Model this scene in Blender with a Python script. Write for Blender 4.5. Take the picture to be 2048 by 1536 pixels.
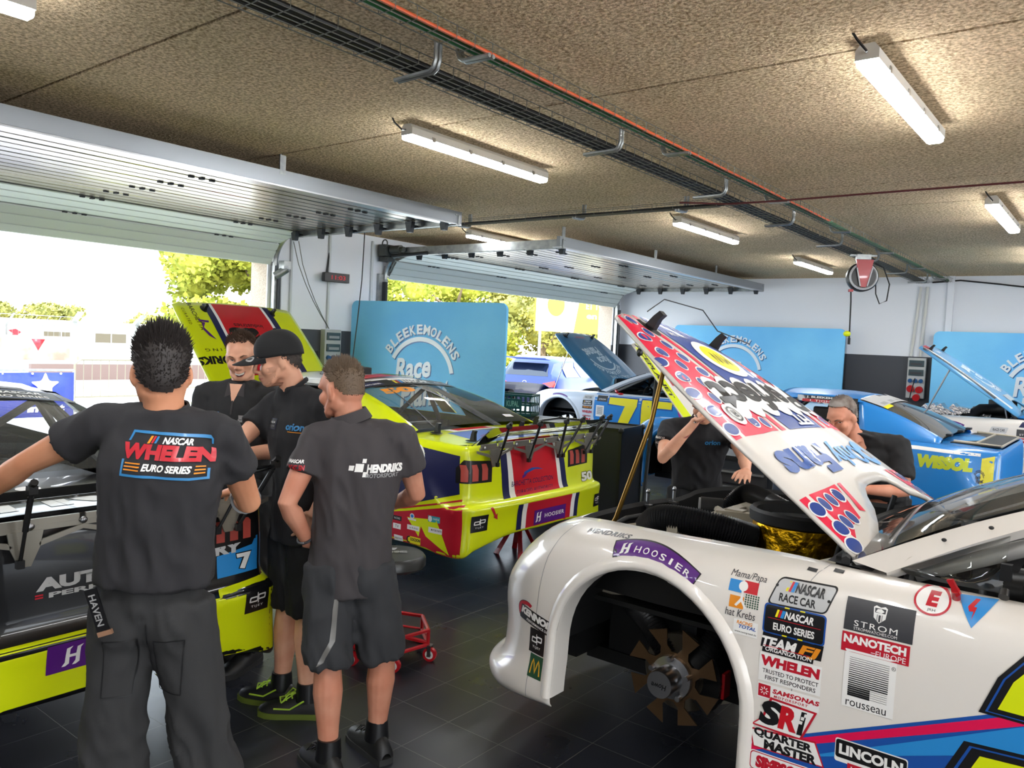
import bpy, bmesh, math, random
import numpy as np
from mathutils import Vector as V, Matrix as MX, noise
from mathutils.bvhtree import BVHTree
from mathutils.geometry import tessellate_polygon
random.seed(7)
SC = bpy.context.scene
COL = SC.collection
PI = math.pi
for o in list(bpy.data.objects):
    bpy.data.objects.remove(o)

# ------------------------------------------------------------------ camera
cam_d = bpy.data.cameras.new('camera')
cam = bpy.data.objects.new('camera', cam_d)
COL.objects.link(cam)
cam_d.sensor_fit = 'HORIZONTAL'
cam_d.sensor_width = 36.0
cam_d.lens = 1588.0 / 2048 * 36.0
cam_d.clip_start = 0.05
cam_d.clip_end = 800
_yaw, _pit, _rol = [math.radians(a) for a in (38.12, 2.93, 2.68)]
_f0 = V((-math.sin(_yaw), math.cos(_yaw), 0)); _r0 = V((math.cos(_yaw), math.sin(_yaw), 0)); _u0 = V((0, 0, 1))
_f = _f0 * math.cos(_pit) - _u0 * math.sin(_pit); _u = _u0 * math.cos(_pit) + _f0 * math.sin(_pit)
_r = _r0 * math.cos(_rol) + _u * math.sin(_rol); _u2 = _u * math.cos(_rol) - _r0 * math.sin(_rol)
cam.matrix_world = MX(((_r.x, _u2.x, -_f.x, 0), (_r.y, _u2.y, -_f.y, 0), (_r.z, _u2.z, -_f.z, 1.77), (0, 0, 0, 1)))
SC.camera = cam

# ------------------------------------------------------------------ sky, sun, exposure
SC.view_settings.view_transform = 'Standard'
SC.view_settings.look = 'None'
SC.view_settings.gamma = 1.0
SC.view_settings.use_curve_mapping = False
SC.view_settings.exposure = 1.75
SKY, SUN, LAMP = 2.1, 2.1, 22.0
w = bpy.data.worlds.new('sky')
SC.world = w
w.use_nodes = True
nt = w.node_tree
bg = nt.nodes['Background']
geo = nt.nodes.new('ShaderNodeTexCoord')
sep = nt.nodes.new('ShaderNodeSeparateXYZ')
rmp = nt.nodes.new('ShaderNodeValToRGB')
rmp.color_ramp.elements[0].position = 0.0
rmp.color_ramp.elements[0].color = (0.96, 0.98, 1.0, 1)
rmp.color_ramp.elements[1].position = 0.5
rmp.color_ramp.elements[1].color = (0.66, 0.82, 1.0, 1)
nt.links.new(geo.outputs['Generated'], sep.inputs[0])
nt.links.new(sep.outputs['Z'], rmp.inputs[0])
nt.links.new(rmp.outputs[0], bg.inputs['Color'])
bg.inputs['Strength'].default_value = SKY
sun_d = bpy.data.lights.new('sun', 'SUN')
sun_d.energy = SUN
sun_d.angle = 0.01
sun_d.color = (1.0, 0.95, 0.86)
sun = bpy.data.objects.new('sun', sun_d)
COL.objects.link(sun)
sun.rotation_euler = (math.radians(18), math.radians(36), 0)
SC.cycles.diffuse_bounces = 4
SC.cycles.glossy_bounces = 4
SC.cycles.transparent_max_bounces = 12
SC.cycles.caustics_reflective = False
SC.cycles.caustics_refractive = False
SC.cycles.sample_clamp_indirect = 6.0

# ------------------------------------------------------------------ materials
def S(r, g, b):
    def l(c):
        c = c / 255.0
        return c / 12.92 if c <= 0.04045 else ((c + 0.055) / 1.055) ** 2.4
    return (l(r), l(g), l(b), 1.0)

MATS = {}
def mat(name, col, rough=0.5, metal=0.0, coat=0.0, emit=0.0, bump=None, spec=None, var=None):
    if name in MATS:
        return MATS[name]
    m = bpy.data.materials.new(name)
    m.use_nodes = True
    t = m.node_tree
    p = t.nodes['Principled BSDF']
    p.inputs['Base Color'].default_value = col
    p.inputs['Roughness'].default_value = rough
    p.inputs['Metallic'].default_value = metal
    p.inputs['Coat Weight'].default_value = coat
    p.inputs['Coat Roughness'].default_value = 0.03
    if spec is not None:
        p.inputs['Specular IOR Level'].default_value = spec
    if emit:
        p.inputs['Emission Color'].default_value = col
        p.inputs['Emission Strength'].default_value = emit
    if bump or var:
        tc = t.nodes.new('ShaderNodeTexCoord')
        n = t.nodes.new('ShaderNodeTexNoise')
        sc, st, ds = bump if bump else (var[0], 0, 0.01)
        n.inputs['Scale'].default_value = sc
        n.inputs['Detail'].default_value = 4
        t.links.new(tc.outputs['Object'], n.inputs['Vector'])
        if bump:
            b = t.nodes.new('ShaderNodeBump')
            b.inputs['Strength'].default_value = st
            b.inputs['Distance'].default_value = ds
            t.links.new(n.outputs['Fac'], b.inputs['Height'])
            t.links.new(b.outputs['Normal'], p.inputs['Normal'])
        if var:
            n2 = t.nodes.new('ShaderNodeTexNoise')
            n2.inputs['Scale'].default_value = var[0]
            n2.inputs['Detail'].default_value = 3
            t.links.new(tc.outputs['Object'], n2.inputs['Vector'])
            r = t.nodes.new('ShaderNodeValToRGB')
            r.color_ramp.elements[0].position = 0.35
            r.color_ramp.elements[1].position = 0.65
            r.color_ramp.elements[0].color = col
            r.color_ramp.elements[1].color = var[1]
            t.links.new(n2.outputs['Fac'], r.inputs[0])
            t.links.new(r.outputs[0], p.inputs['Base Color'])
    MATS[name] = m
    return m

def glass(name, tint=(1, 1, 1, 1), refl=0.12, dirt=0.0, dcol=(0.3, 0.3, 0.29, 1)):
    if name in MATS:
        return MATS[name]
    m = bpy.data.materials.new(name)
    m.use_nodes = True
    t = m.node_tree
    t.nodes.clear()
    out = t.nodes.new('ShaderNodeOutputMaterial')
    tr = t.nodes.new('ShaderNodeBsdfTransparent')
    tr.inputs[0].default_value = tint
    gl = t.nodes.new('ShaderNodeBsdfGlossy')
    gl.inputs['Roughness'].default_value = 0.02
    lw = t.nodes.new('ShaderNodeLayerWeight')
    lw.inputs[0].default_value = refl
    mx = t.nodes.new('ShaderNodeMixShader')
    t.links.new(lw.outputs['Fresnel'], mx.inputs[0])
    last = tr
    if dirt:
        df = t.nodes.new('ShaderNodeBsdfDiffuse')
        df.inputs[0].default_value = dcol
        m2 = t.nodes.new('ShaderNodeMixShader')
        m2.inputs[0].default_value = dirt
        t.links.new(tr.outputs[0], m2.inputs[1])
        t.links.new(df.outputs[0], m2.inputs[2])
        last = m2
    t.links.new(last.outputs[0], mx.inputs[1])
    t.links.new(gl.outputs[0], mx.inputs[2])
    t.links.new(mx.outputs[0], out.inputs[0])
    MATS[name] = m
    return m

# paints and plain colours used in many places
def paint(name, r, g, b):
    return mat('paint ' + name, S(r, g, b), 0.32, 0, 0.6)
def vinyl(name, r, g, b):
    return mat('vinyl ' + name, S(r, g, b), 0.38, 0, 0.15)
WHITE = paint('white', 226, 220, 212)
NEON = paint('fluorescent yellow', 214, 226, 8)
BLACKP = paint('black', 14, 14, 17)
BLUEP = paint('bright blue', 32, 116, 200)
LBLUE = paint('pale blue white', 205, 214, 226)
vW = vinyl('white', 236, 234, 230); vK = vinyl('black', 14, 14, 16); vR = vinyl('red', 196, 22, 36)
vY = vinyl('yellow', 236, 222, 20); vN = vinyl('navy', 24, 28, 74); vB = vinyl('blue', 24, 78, 160)
vP = vinyl('purple', 84, 22, 120); vPk = vinyl('pink', 222, 16, 78); vC = vinyl('cyan', 40, 136, 206)
vO = vinyl('orange', 228, 140, 30); vG = vinyl('green', 26, 74, 50); vGy = vinyl('grey', 150, 150, 150)
vDG = vinyl('dark grey', 52, 52, 56); vCr = vinyl('carmine', 186, 24, 44); vNe = vinyl('neon', 214, 226, 8)
vSil = vinyl('silver', 190, 190, 190); vHB = vinyl('hood blue', 28, 62, 140); vHR = vinyl('hood red', 226, 22, 66)
RUBBER = mat('black rubber', S(20, 20, 21), 0.6)
BLKPL = mat('black plastic', S(18, 18, 19), 0.4)
BLKPAN = mat('black panel', S(10, 10, 11), 0.6)
STEEL = mat('steel', S(160, 160, 162), 0.3, 1.0)
GALV = mat('galvanised steel', S(172, 174, 172), 0.42, 0.85, var=(14, S(146, 150, 150)))
ALU = mat('aluminium', S(196, 198, 200), 0.32, 0.9)
BRASS = mat('heated brass', S(118, 92, 66), 0.36, 0.9)
CHAS = mat('chassis grey tube', S(176, 168, 150), 0.45, 0.1)
REDM = mat('red enamel', S(170, 20, 28), 0.35, 0, 0.3)
CLEAR = glass('clear lexan', (0.93, 0.94, 0.93, 1), 0.25)
TINT = glass('rear lexan', (0.72, 0.73, 0.72, 1), 0.25, 0.16, S(120, 120, 116))
WSG = glass('windscreen lexan', (0.8, 0.81, 0.81, 1), 0.42, 0.05)

# ------------------------------------------------------------------ object helpers
def tag(o, label=None, cat=None, group=None, kind=None):
    if label: o['label'] = label
    if cat: o['category'] = cat
    if group: o['group'] = group
    if kind: o['kind'] = kind
    return o

def thing(name, label, cat, loc=(0, 0, 0), rz=0.0, group=None):
    o = bpy.data.objects.new(name, None)
    o.empty_display_size = 0.2
    COL.objects.link(o)
    o.location = loc
    o.rotation_euler = (0, 0, rz)
    return tag(o, label, cat, group)

def dup(o, parent=None):
    c = o.copy()
    COL.objects.link(c)
    if parent is not None:
        c.parent = parent
    for ch in list(o.children):
        dup(ch, c)
    return c

class MB:
    def __init__(s):
        s.v, s.f, s.m, s.T = [], [], [], MX.Identity(4)
    def add(s, vs, fs, mi=0):
        n = len(s.v)
        s.v += [s.T @ V(p) for p in vs]
        s.f += [tuple(i + n for i in f) for f in fs]
        s.m += [mi] * len(fs)
        return s
    def box(s, c, d, mi=0, R=None):
        x, y, z = d[0] / 2, d[1] / 2, d[2] / 2
        ps = [V((a * x, b * y, e * z)) for a in (-1, 1) for b in (-1, 1) for e in (-1, 1)]
        if R is not None: ps = [R @ p for p in ps]
        c = V(c)
        return s.add([p + c for p in ps], [(0, 1, 3, 2), (4, 6, 7, 5), (0, 4, 5, 1), (2, 3, 7, 6), (0, 2, 6, 4), (1, 5, 7, 3)], mi)
    def tube(s, pts, r, n=8, mi=0, cap=True, closed=False):
        pts = [V(p) for p in pts]
        k = len(pts)
        rs = r if isinstance(r, (list, tuple)) else [r] * k
        vs, fs = [], []
        up = None
        for i, p in enumerate(pts):
            if closed: d = pts[(i + 1) % k] - pts[i - 1]
            else: d = (pts[min(i + 1, k - 1)] - pts[max(i - 1, 0)])
            d = d.normalized() if d.length > 1e-9 else V((0, 0, 1))
            if up is None:
                up = V((0, 0, 1)) if abs(d.z) < 0.9 else V((1, 0, 0))
            a = up - d * up.dot(d)
            if a.length < 1e-6: a = d.orthogonal()
            a.normalize(); b = d.cross(a); up = a
            for j in range(n):
                t = 2 * PI * j / n
                vs.append(p + (a * math.cos(t) + b * math.sin(t)) * rs[i])
        for i in range(k if closed else k - 1):
            for j in range(n):
                i2 = (i + 1) % k; j2 = (j + 1) % n
                fs.append((i * n + j, i * n + j2, i2 * n + j2, i2 * n + j))
        if cap and not closed:
            fs.append(tuple(range(n - 1, -1, -1)))
            fs.append(tuple((k - 1) * n + j for j in range(n)))
        return s.add(vs, fs, mi)
    def cyl(s, p, q, r, r2=None, n=16, mi=0):
        return s.tube([p, q], [r, r if r2 is None else r2], n, mi)
    def ell(s, c, rad, nu=16, nv=10, mi=0, R=None):
        c = V(c); vs, fs = [], []
        for i in range(nv + 1):
            ph = PI * i / nv
            for j in range(nu):
                th = 2 * PI * j / nu
                p = V((rad[0] * math.sin(ph) * math.cos(th), rad[1] * math.sin(ph) * math.sin(th), rad[2] * math.cos(ph)))
                vs.append((R @ p if R is not None else p) + c)
        for i in range(nv):
            for j in range(nu):
                j2 = (j + 1) % nu
                fs.append((i * nu + j, (i + 1) * nu + j, (i + 1) * nu + j2, i * nu + j2))
        return s.add(vs, fs, mi)
    def prism(s, poly, ext, mi=0):
        a = [V(p) for p in poly]; e = V(ext); n = len(a)
        tr = tessellate_polygon([a])
        fs = [tuple(t) for t in tr] + [tuple(i + n for i in reversed(t)) for t in tr]
        fs += [(i, (i + 1) % n, (i + 1) % n + n, i + n) for i in range(n)]
        return s.add(a + [p + e for p in a], fs, mi)
    def lathe(s, prof, c=(0, 0, 0), n=24, mi=0, R=None, cap=False):
        vs, fs = [], []; c = V(c); k = len(prof)
        for r, z in prof:
            for j in range(n):
                t = 2 * PI * j / n
                p = V((r * math.cos(t), r * math.sin(t), z))
                vs.append((R @ p if R is not None else p) + c)
        for i in range(k - 1):
            for j in range(n):
                j2 = (j + 1) % n
                fs.append((i * n + j, i * n + j2, (i + 1) * n + j2, (i + 1) * n + j))
        if cap:
            fs.append(tuple(range(n - 1, -1, -1))); fs.append(tuple((k - 1) * n + j for j in range(n)))
        return s.add(vs, fs, mi)
    def grid(s, rows, mi=0, wrap=False):
        k = len(rows[0]); vs = [p for r in rows for p in r]; fs = []
        for i in range(len(rows) - 1):
            for j in range(k if wrap else k - 1):
                j2 = (j + 1) % k
                fs.append((i * k + j, i * k + j2, (i + 1) * k + j2, (i + 1) * k + j))
        return s.add(vs, fs, mi)
    def bvh(s):
        return BVHTree.FromPolygons([tuple(p) for p in s.v], s.f)
    def build(s, name, mats, parent=None, loc=None, smooth=40, bevel=0, solid=0, rot=None, weld=False, solo=-1, orient=None):
        me = bpy.data.meshes.new(name)
        me.from_pydata([tuple(p) for p in s.v], [], s.f)
        for m in (mats if isinstance(mats, (list, tuple)) else [mats]):
            me.materials.append(m)
        me.polygons.foreach_set('material_index', s.m)
        bm = bmesh.new(); bm.from_mesh(me)
        if weld: bmesh.ops.remove_doubles(bm, verts=bm.verts, dist=1e-5)
        bmesh.ops.recalc_face_normals(bm, faces=bm.faces)
        if orient:
            d = V(orient); f = max(bm.faces, key=lambda q: q.calc_center_median().dot(d)); f.normal_update()
            if f.normal.dot(d) < 0: bmesh.ops.reverse_faces(bm, faces=bm.faces)
        bm.to_mesh(me); bm.free()
        if smooth:
            me.shade_smooth()
            me.set_sharp_from_angle(angle=math.radians(smooth))
        o = bpy.data.objects.new(name, me)
        COL.objects.link(o)
        if parent is not None: o.parent = parent
        if loc is not None: o.location = loc
        if rot is not None: o.rotation_euler = rot
        if bevel:
            b = o.modifiers.new('bevel', 'BEVEL'); b.width = bevel; b.segments = 2; b.limit_method = 'ANGLE'
        if solid:
            b = o.modifiers.new('solid', 'SOLIDIFY'); b.thickness = solid; b.offset = solo
        return o

def box(name, c, d, m, parent=None, bevel=0, R=None):
    return MB().box(c, d, 0, R).build(name, m, parent, bevel=bevel, smooth=30 if bevel else 0)

def struct(name, mb, mats, **k):
    return tag(mb.build(name, mats, **k), kind='structure')

def crom(P, n, closed=False):
    """Catmull-Rom through the rows of P, n samples a span."""
    P = np.asarray(P, float); out = []
    k = len(P)
    for i in range(k if closed else k - 1):
        p0 = P[(i - 1) % k] if closed or i > 0 else 2 * P[0] - P[1]
        p1, p2 = P[i], P[(i + 1) % k]
        p3 = P[(i + 2) % k] if closed or i + 2 < k else 2 * P[-1] - P[-2]
        for j in range(n):
            t = j / n
            out.append(0.5 * (2 * p1 + (p2 - p0) * t + (2 * p0 - 5 * p1 + 4 * p2 - p3) * t * t + (3 * p1 - p0 - 3 * p2 + p3) * t ** 3))
    if not closed: out.append(P[-1])
    return np.array(out)

# ------------------------------------------------------------------ stickers and lettering laid on a surface
_fc = bpy.data.curves.new('lettering', 'FONT')
_fo = bpy.data.objects.new('lettering', _fc)
_tc = {}
def text2d(body, w, h, shear=0.0, bold=0.0, space=1.0):
    key = (body, shear, bold, space)
    if key not in _tc:
        _fc.body = body; _fc.shear = shear; _fc.offset = bold; _fc.space_character = space; _fc.resolution_u = 3
        me = _fo.to_mesh()
        vs = [(v.co.x, v.co.y) for v in me.vertices]
        fs = [tuple(p.vertices) for p in me.polygons]
        _fo.to_mesh_clear()
        _tc[key] = (vs, fs)
    vs, fs = _tc[key]
    x0 = min(p[0] for p in vs); x1 = max(p[0] for p in vs); y0 = min(p[1] for p in vs); y1 = max(p[1] for p in vs)
    sx = w / (x1 - x0); sy = h / (y1 - y0) if h else sx
    return [((p[0] - (x0 + x1) / 2) * sx, (p[1] - (y0 + y1) / 2) * sy) for p in vs], fs

def ellp(cx, cy, rx, ry, n=24, ang=0.0, a0=0.0, a1=2 * PI):
    full = abs(a1 - a0 - 2 * PI) < 1e-6
    ts = [a0 + (a1 - a0) * i / (n if full else n - 1) for i in range(n)]
    ca, sa = math.cos(ang), math.sin(ang)
    return [(cx + rx * math.cos(t) * ca - ry * math.sin(t) * sa, cy + rx * math.cos(t) * sa + ry * math.sin(t) * ca) for t in ts]
def rectp(cx, cy, w, h, ang=0.0, sk=0.0):
    ca, sa = math.cos(ang), math.sin(ang)
    return [(cx + (x + sk * y) * ca - y * sa, cy + (x + sk * y) * sa + y * ca) for x, y in ((-w / 2, -h / 2), (w / 2, -h / 2), (w / 2, h / 2), (-w / 2, h / 2))]
def rrect(cx, cy, w, h, r, ang=0.0, sk=0.0, n=5):
    ca, sa = math.cos(ang), math.sin(ang); out = []
    for sx, sy, a in ((1, 1, 0), (-1, 1, PI / 2), (-1, -1, PI), (1, -1, 1.5 * PI)):
        for i in range(n):
            t = a + PI / 2 * i / (n - 1)
            x = sx * (w / 2 - r) + r * math.cos(t); y = sy * (h / 2 - r) + r * math.sin(t)
            x += sk * y
            out.append((cx + x * ca - y * sa, cy + x * sa + y * ca))
    return out
def arcband(cx, cy, r0, r1, a0, a1, n=20, ky=1.0):
    a = [(cx + r1 * math.cos(a0 + (a1 - a0) * i / n), cy + ky * r1 * math.sin(a0 + (a1 - a0) * i / n)) for i in range(n + 1)]
    b = [(cx + r0 * math.cos(a0 + (a1 - a0) * i / n), cy + ky * r0 * math.sin(a0 + (a1 - a0) * i / n)) for i in range(n + 1)]
    return a + b[::-1]

class Decal:
    """Layers of flat shapes in a frame (O, right, up, normal) that are laid on a surface."""
    def __init__(s, fr, bvh=None, grid=0.03, off=0.0016):
        s.O, s.R, s.U, s.N = [V(a) for a in fr]
        s.bvh, s.g, s.off = bvh, grid, off
        s.L = []
        s.X = MX.Identity(3)
    def at(s, cx, cy, ang=0.0, sk=0.0, k=1.0):
        """local placement for the shapes that follow: rotate, shear, scale, move"""
        ca, sa = math.cos(ang) * k, math.sin(ang) * k
        s.X = MX(((ca, ca * sk - sa, cx), (sa, sa * sk + ca, cy), (0, 0, 1)))
        return s
    def _t(s, p):
        q = s.X @ V((p[0], p[1], 1)); return (q.x, q.y)
    def poly(s, pts, m, holes=(), dz=0):
        loops = [[V((x, y, 0)) for x, y in map(s._t, pts)]] + [[V((x, y, 0)) for x, y in map(s._t, h)] for h in holes]
        tr = tessellate_polygon(loops)
        s.L.append(([(p.x, p.y) for l in loops for p in l], [tuple(t) for t in tr], m))
        return s
    def text(s, body, cx, cy, w, h, m, shear=0.0, bold=0.0, space=1.0, ang=0.0, warp=None):
        vs, fs = text2d(body, w, h, shear, bold, space)
        if warp: vs = [warp(p) for p in vs]
        ca, sa = math.cos(ang), math.sin(ang)
        s.L.append(([s._t((cx + x * ca - y * sa, cy + x * sa + y * ca)) for x, y in vs], fs, m))
        return s
    def arctext(s, body, cx, cy, r, a0, a1, h, w, m, bold=0.02, ky=1.0, shear=0.0):
        n = len(body)
        for i, ch in enumerate(body):
            if ch == ' ': continue
            a = a0 + (a1 - a0) * (i / (n - 1) if n > 1 else 0.5)
            s.text(ch, cx + r * math.cos(a), cy + ky * r * math.sin(a), w * (0.4 if ch in 'I1' else 1.15 if ch in 'MW' else 1), h, m, shear, bold, ang=a - PI / 2)
        return s
    def build(s, name, parent, label=None):
        mats, V3, F3, M3 = [], [], [], []
        boxes = []
        for vs, fs, m in s.L:
            b = (min(p[0] for p in vs), max(p[0] for p in vs), min(p[1] for p in vs), max(p[1] for p in vs))
            lv = 1 + max([q[4] for q in boxes if q[0] < b[1] and b[0] < q[1] and q[2] < b[3] and b[2] < q[3]], default=-1)
            boxes.append(b + (lv,))
        for li, (vs, fs, m) in enumerate(s.L):
            bm = bmesh.new()
            bv = [bm.verts.new((x, y, 0)) for x, y in vs]
            for f in fs:
                try: bm.faces.new([bv[i] for i in f])
                except ValueError: pass
            if s.bvh is not None:
                xs = [p[0] for p in vs]; ys = [p[1] for p in vs]
                for ax, lo, hi in ((0, min(xs), max(xs)), (1, min(ys), max(ys))):
                    k = math.floor(lo / s.g) + 1
                    while k * s.g < hi - 1e-6:
                        co = V((k * s.g, 0, 0)) if ax == 0 else V((0, k * s.g, 0))
                        no = V((1, 0, 0)) if ax == 0 else V((0, 1, 0))
                        bmesh.ops.bisect_plane(bm, geom=bm.verts[:] + bm.edges[:] + bm.faces[:], plane_co=co, plane_no=no, dist=1e-6)
                        k += 1
            bm.verts.index_update()
            n0 = len(V3); ok = []
            off = s.off + 0.0005 * boxes[li][4]
            for v in bm.verts:
                p = s.O + s.R * v.co.x + s.U * v.co.y
                if s.bvh is None:
                    V3.append(p + s.N * off); ok.append(True)
                else:
                    h, nn, fi, d = s.bvh.ray_cast(p + s.N * 0.6, -s.N, 1.6)
                    if h is None: V3.append(p); ok.append(False)
                    else:
                        if nn.dot(s.N) < 0: nn = -nn
                        V3.append(h + nn * off); ok.append(True)
            if m not in mats: mats.append(m)
            mi = mats.index(m)
            for f in bm.faces:
                ids = [v.index for v in f.verts]
                if all(ok[i] for i in ids):
                    F3.append(tuple(i + n0 for i in ids)); M3.append(mi)
            bm.free()
        me = bpy.data.meshes.new(name)
        me.from_pydata([tuple(p) for p in V3], [], F3)
        for m in mats: me.materials.append(m)
        me.polygons.foreach_set('material_index', M3)
        bm = bmesh.new(); bm.from_mesh(me)
        loose = [v for v in bm.verts if not v.link_faces]
        bmesh.ops.delete(bm, geom=loose, context='VERTS')
        for f in bm.faces:
            f.normal_update()
            if s.bvh is None and f.normal.dot(s.N) < 0: f.normal_flip()
        bm.to_mesh(me); bm.free()
        me.shade_smooth()
        o = bpy.data.objects.new(name, me)
        COL.objects.link(o)
        if parent is not None: o.parent = parent
        if label: o['label'] = label
        return o

# ================================================================== the setting
XL, YB, ZC = -8.5, 14.37, 3.17
XR, YF = 6.0, -6.0

def tile_mat():
    m = bpy.data.materials.new('dark floor tiles'); m.use_nodes = True
    t = m.node_tree; p = t.nodes['Principled BSDF']
    tc = t.nodes.new('ShaderNodeTexCoord')
    br = t.nodes.new('ShaderNodeTexBrick')
    br.offset = 0.0; br.squash = 1.0
    br.inputs['Scale'].default_value = 1.0
    br.inputs['Brick Width'].default_value = 0.3
    br.inputs['Row Height'].default_value = 0.3
    br.inputs['Mortar Size'].default_value = 0.0022
    br.inputs['Mortar Smooth'].default_value = 0.3
    br.inputs['Color1'].default_value = S(37, 39, 46)
    br.inputs['Color2'].default_value = S(43, 44, 50)
    br.inputs['Mortar'].default_value = S(92, 90, 88)
    t.links.new(tc.outputs['Object'], br.inputs['Vector'])
    t.links.new(br.outputs['Color'], p.inputs['Base Color'])
    ns = t.nodes.new('ShaderNodeTexNoise'); ns.inputs['Scale'].default_value = 3.0; ns.inputs['Detail'].default_value = 5
    t.links.new(tc.outputs['Object'], ns.inputs['Vector'])
    mr = t.nodes.new('ShaderNodeMapRange')
    mr.inputs['To Min'].default_value = 0.2; mr.inputs['To Max'].default_value = 0.4
    t.links.new(ns.outputs['Fac'], mr.inputs['Value'])
    t.links.new(mr.outputs[0], p.inputs['Roughness'])
    b = t.nodes.new('ShaderNodeBump'); b.inputs['Strength'].default_value = 0.3; b.inputs['Distance'].default_value = 0.002
    b.invert = True
    t.links.new(br.outputs['Fac'], b.inputs['Height']); t.links.new(b.outputs[0], p.inputs['Normal'])
    return m

def spray_mat():
    m = bpy.data.materials.new('sprayed mineral ceiling'); m.use_nodes = True
    t = m.node_tree; p = t.nodes['Principled BSDF']; p.inputs['Roughness'].default_value = 0.95
    p.inputs['Specular IOR Level'].default_value = 0.1
    tc = t.nodes.new('ShaderNodeTexCoord')
    n1 = t.nodes.new('ShaderNodeTexNoise'); n1.inputs['Scale'].default_value = 52; n1.inputs['Detail'].default_value = 4; n1.inputs['Roughness'].default_value = 0.6
    n2 = t.nodes.new('ShaderNodeTexNoise'); n2.inputs['Scale'].default_value = 1.1; n2.inputs['Detail'].default_value = 3
    for n in (n1, n2): t.links.new(tc.outputs['Object'], n.inputs['Vector'])
    r = t.nodes.new('ShaderNodeValToRGB')
    r.color_ramp.elements[0].position = 0.36; r.color_ramp.elements[0].color = S(176, 148, 114)
    r.color_ramp.elements[1].position = 0.62; r.color_ramp.elements[1].color = S(255, 230, 194)
    t.links.new(n1.outputs['Fac'], r.inputs[0])
    r2 = t.nodes.new('ShaderNodeValToRGB')
    r2.color_ramp.elements[0].position = 0.3; r2.color_ramp.elements[0].color = (0.84, 0.86, 0.8, 1)
    r2.color_ramp.elements[1].position = 0.7; r2.color_ramp.elements[1].color = (1.0, 0.98, 0.96, 1)
    t.links.new(n2.outputs['Fac'], r2.inputs[0])
    mx = t.nodes.new('ShaderNodeMix'); mx.data_type = 'RGBA'; mx.blend_type = 'MULTIPLY'; mx.inputs[0].default_value = 1.0
    t.links.new(r.outputs[0], mx.inputs[6]); t.links.new(r2.outputs[0], mx.inputs[7])
    t.links.new(mx.outputs[2], p.inputs['Base Color'])
    b = t.nodes.new('ShaderNodeBump'); b.inputs['Strength'].default_value = 1.0; b.inputs['Distance'].default_value = 0.03
    t.links.new(n1.outputs['Fac'], b.inputs['Height']); t.links.new(b.outputs[0], p.inputs['Normal'])
    return m

WALLW = mat('white wall paint', S(226, 229, 234), 0.6, bump=(30, 0.05, 0.004))
WALLD = mat('dark grey wall paint', S(62, 64, 70), 0.5, bump=(30, 0.05, 0.004))
CONC = mat('exposed aggregate concrete', S(176, 160, 142), 0.9, bump=(90, 0.8, 0.01), var=(110, S(214, 200, 184)))
struct('floor', MB().box(((XR + XL - 0.35) / 2, (YB + YF) / 2, -0.05), (XR - XL + 0.35, YB - YF, 0.1)), tile_mat(), smooth=0)
cm = MB()
joints = [YF, -3.2, 2.02, 3.81, 6.77, 7.77, 11.7, YB + 0.3]
for a, b in zip(joints[:-1], joints[1:]):
    cm.box(((XR + XL - 0.35) / 2, (a + b) / 2, ZC + 0.06), (XR - XL + 0.95, b - a - 0.022, 0.12))
cm.box(((XR + XL) / 2, (YB + YF) / 2, ZC + 0.17), (XR - XL + 1.0, YB - YF + 0.8, 0.1))
struct('ceiling', cm, spray_mat(), smooth=0)

def band_wall(mb, x0, x1, y0, y1, z0, z1, split):
    cx, cy, sx, sy = (x0 + x1) / 2, (y0 + y1) / 2, x1 - x0, y1 - y0
    if z0 < split: mb.box((cx, cy, (z0 + split) / 2), (sx, sy, split - z0), 1)
    if z1 > split: mb.box((cx, cy, (max(split, z0) + z1) / 2), (sx, sy, z1 - max(split, z0)), 0)

mb = MB(); band_wall(mb, XL - 0.35, XR, YB, YB + 0.2, 0, ZC, 1.86)
struct('wall_back', mb, [WALLW, WALLD], smooth=0)
mb = MB()
for a, b in ((YF, -5.2), (0.8, 2.8), (8.8, YB)): band_wall(mb, XR, XR + 0.2, a, b, 0, ZC, 1.86)  # gaps are unseen openings, added to let in more daylight
mb.box((XR + 0.1, (YB + YF) / 2, 2.92), (0.2, YB - YF, 0.5), 0)
struct('wall_right', mb, [WALLW, WALLD], smooth=0)
mb = MB(); band_wall(mb, XL - 0.35, XR, YF - 0.2, YF, 0, ZC, 1.86)
struct('wall_front', mb, [WALLW, WALLD], smooth=0)
mb = MB()
D1, D2, DH = (-0.55, 5.85), (7.80, 14.08), 2.66
for a, b in ((YF, D1[0]), (D1[1], D2[0]), (D2[1], YB)):
    band_wall(mb, XL - 0.02, XL, a, b, 0, ZC, 1.83)
    mb.box((XL - 0.185, (a + b) / 2, ZC / 2), (0.33, b - a, ZC), 2)
for a, b in (D1, D2):
    mb.box((XL - 0.01, (a + b) / 2, (DH + ZC) / 2), (0.02, b - a, ZC - DH), 0)
    mb.box((XL - 0.185, (a + b) / 2, (DH + ZC) / 2), (0.33, b - a, ZC - DH), 2)
struct('wall_left', mb, [WALLW, WALLD, CONC], smooth=0)

# slim plaster pilasters and pipe boxes on the back wall
tb = MB()
tb.box((-2.42, YB - 0.03, 2.5), (0.09, 0.06, 1.34)); tb.box((-2.42, YB - 0.03, 0.93), (0.09, 0.06, 1.86), 1)
struct('trim_1', tb, [WALLW, WALLD], smooth=0)

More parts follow.
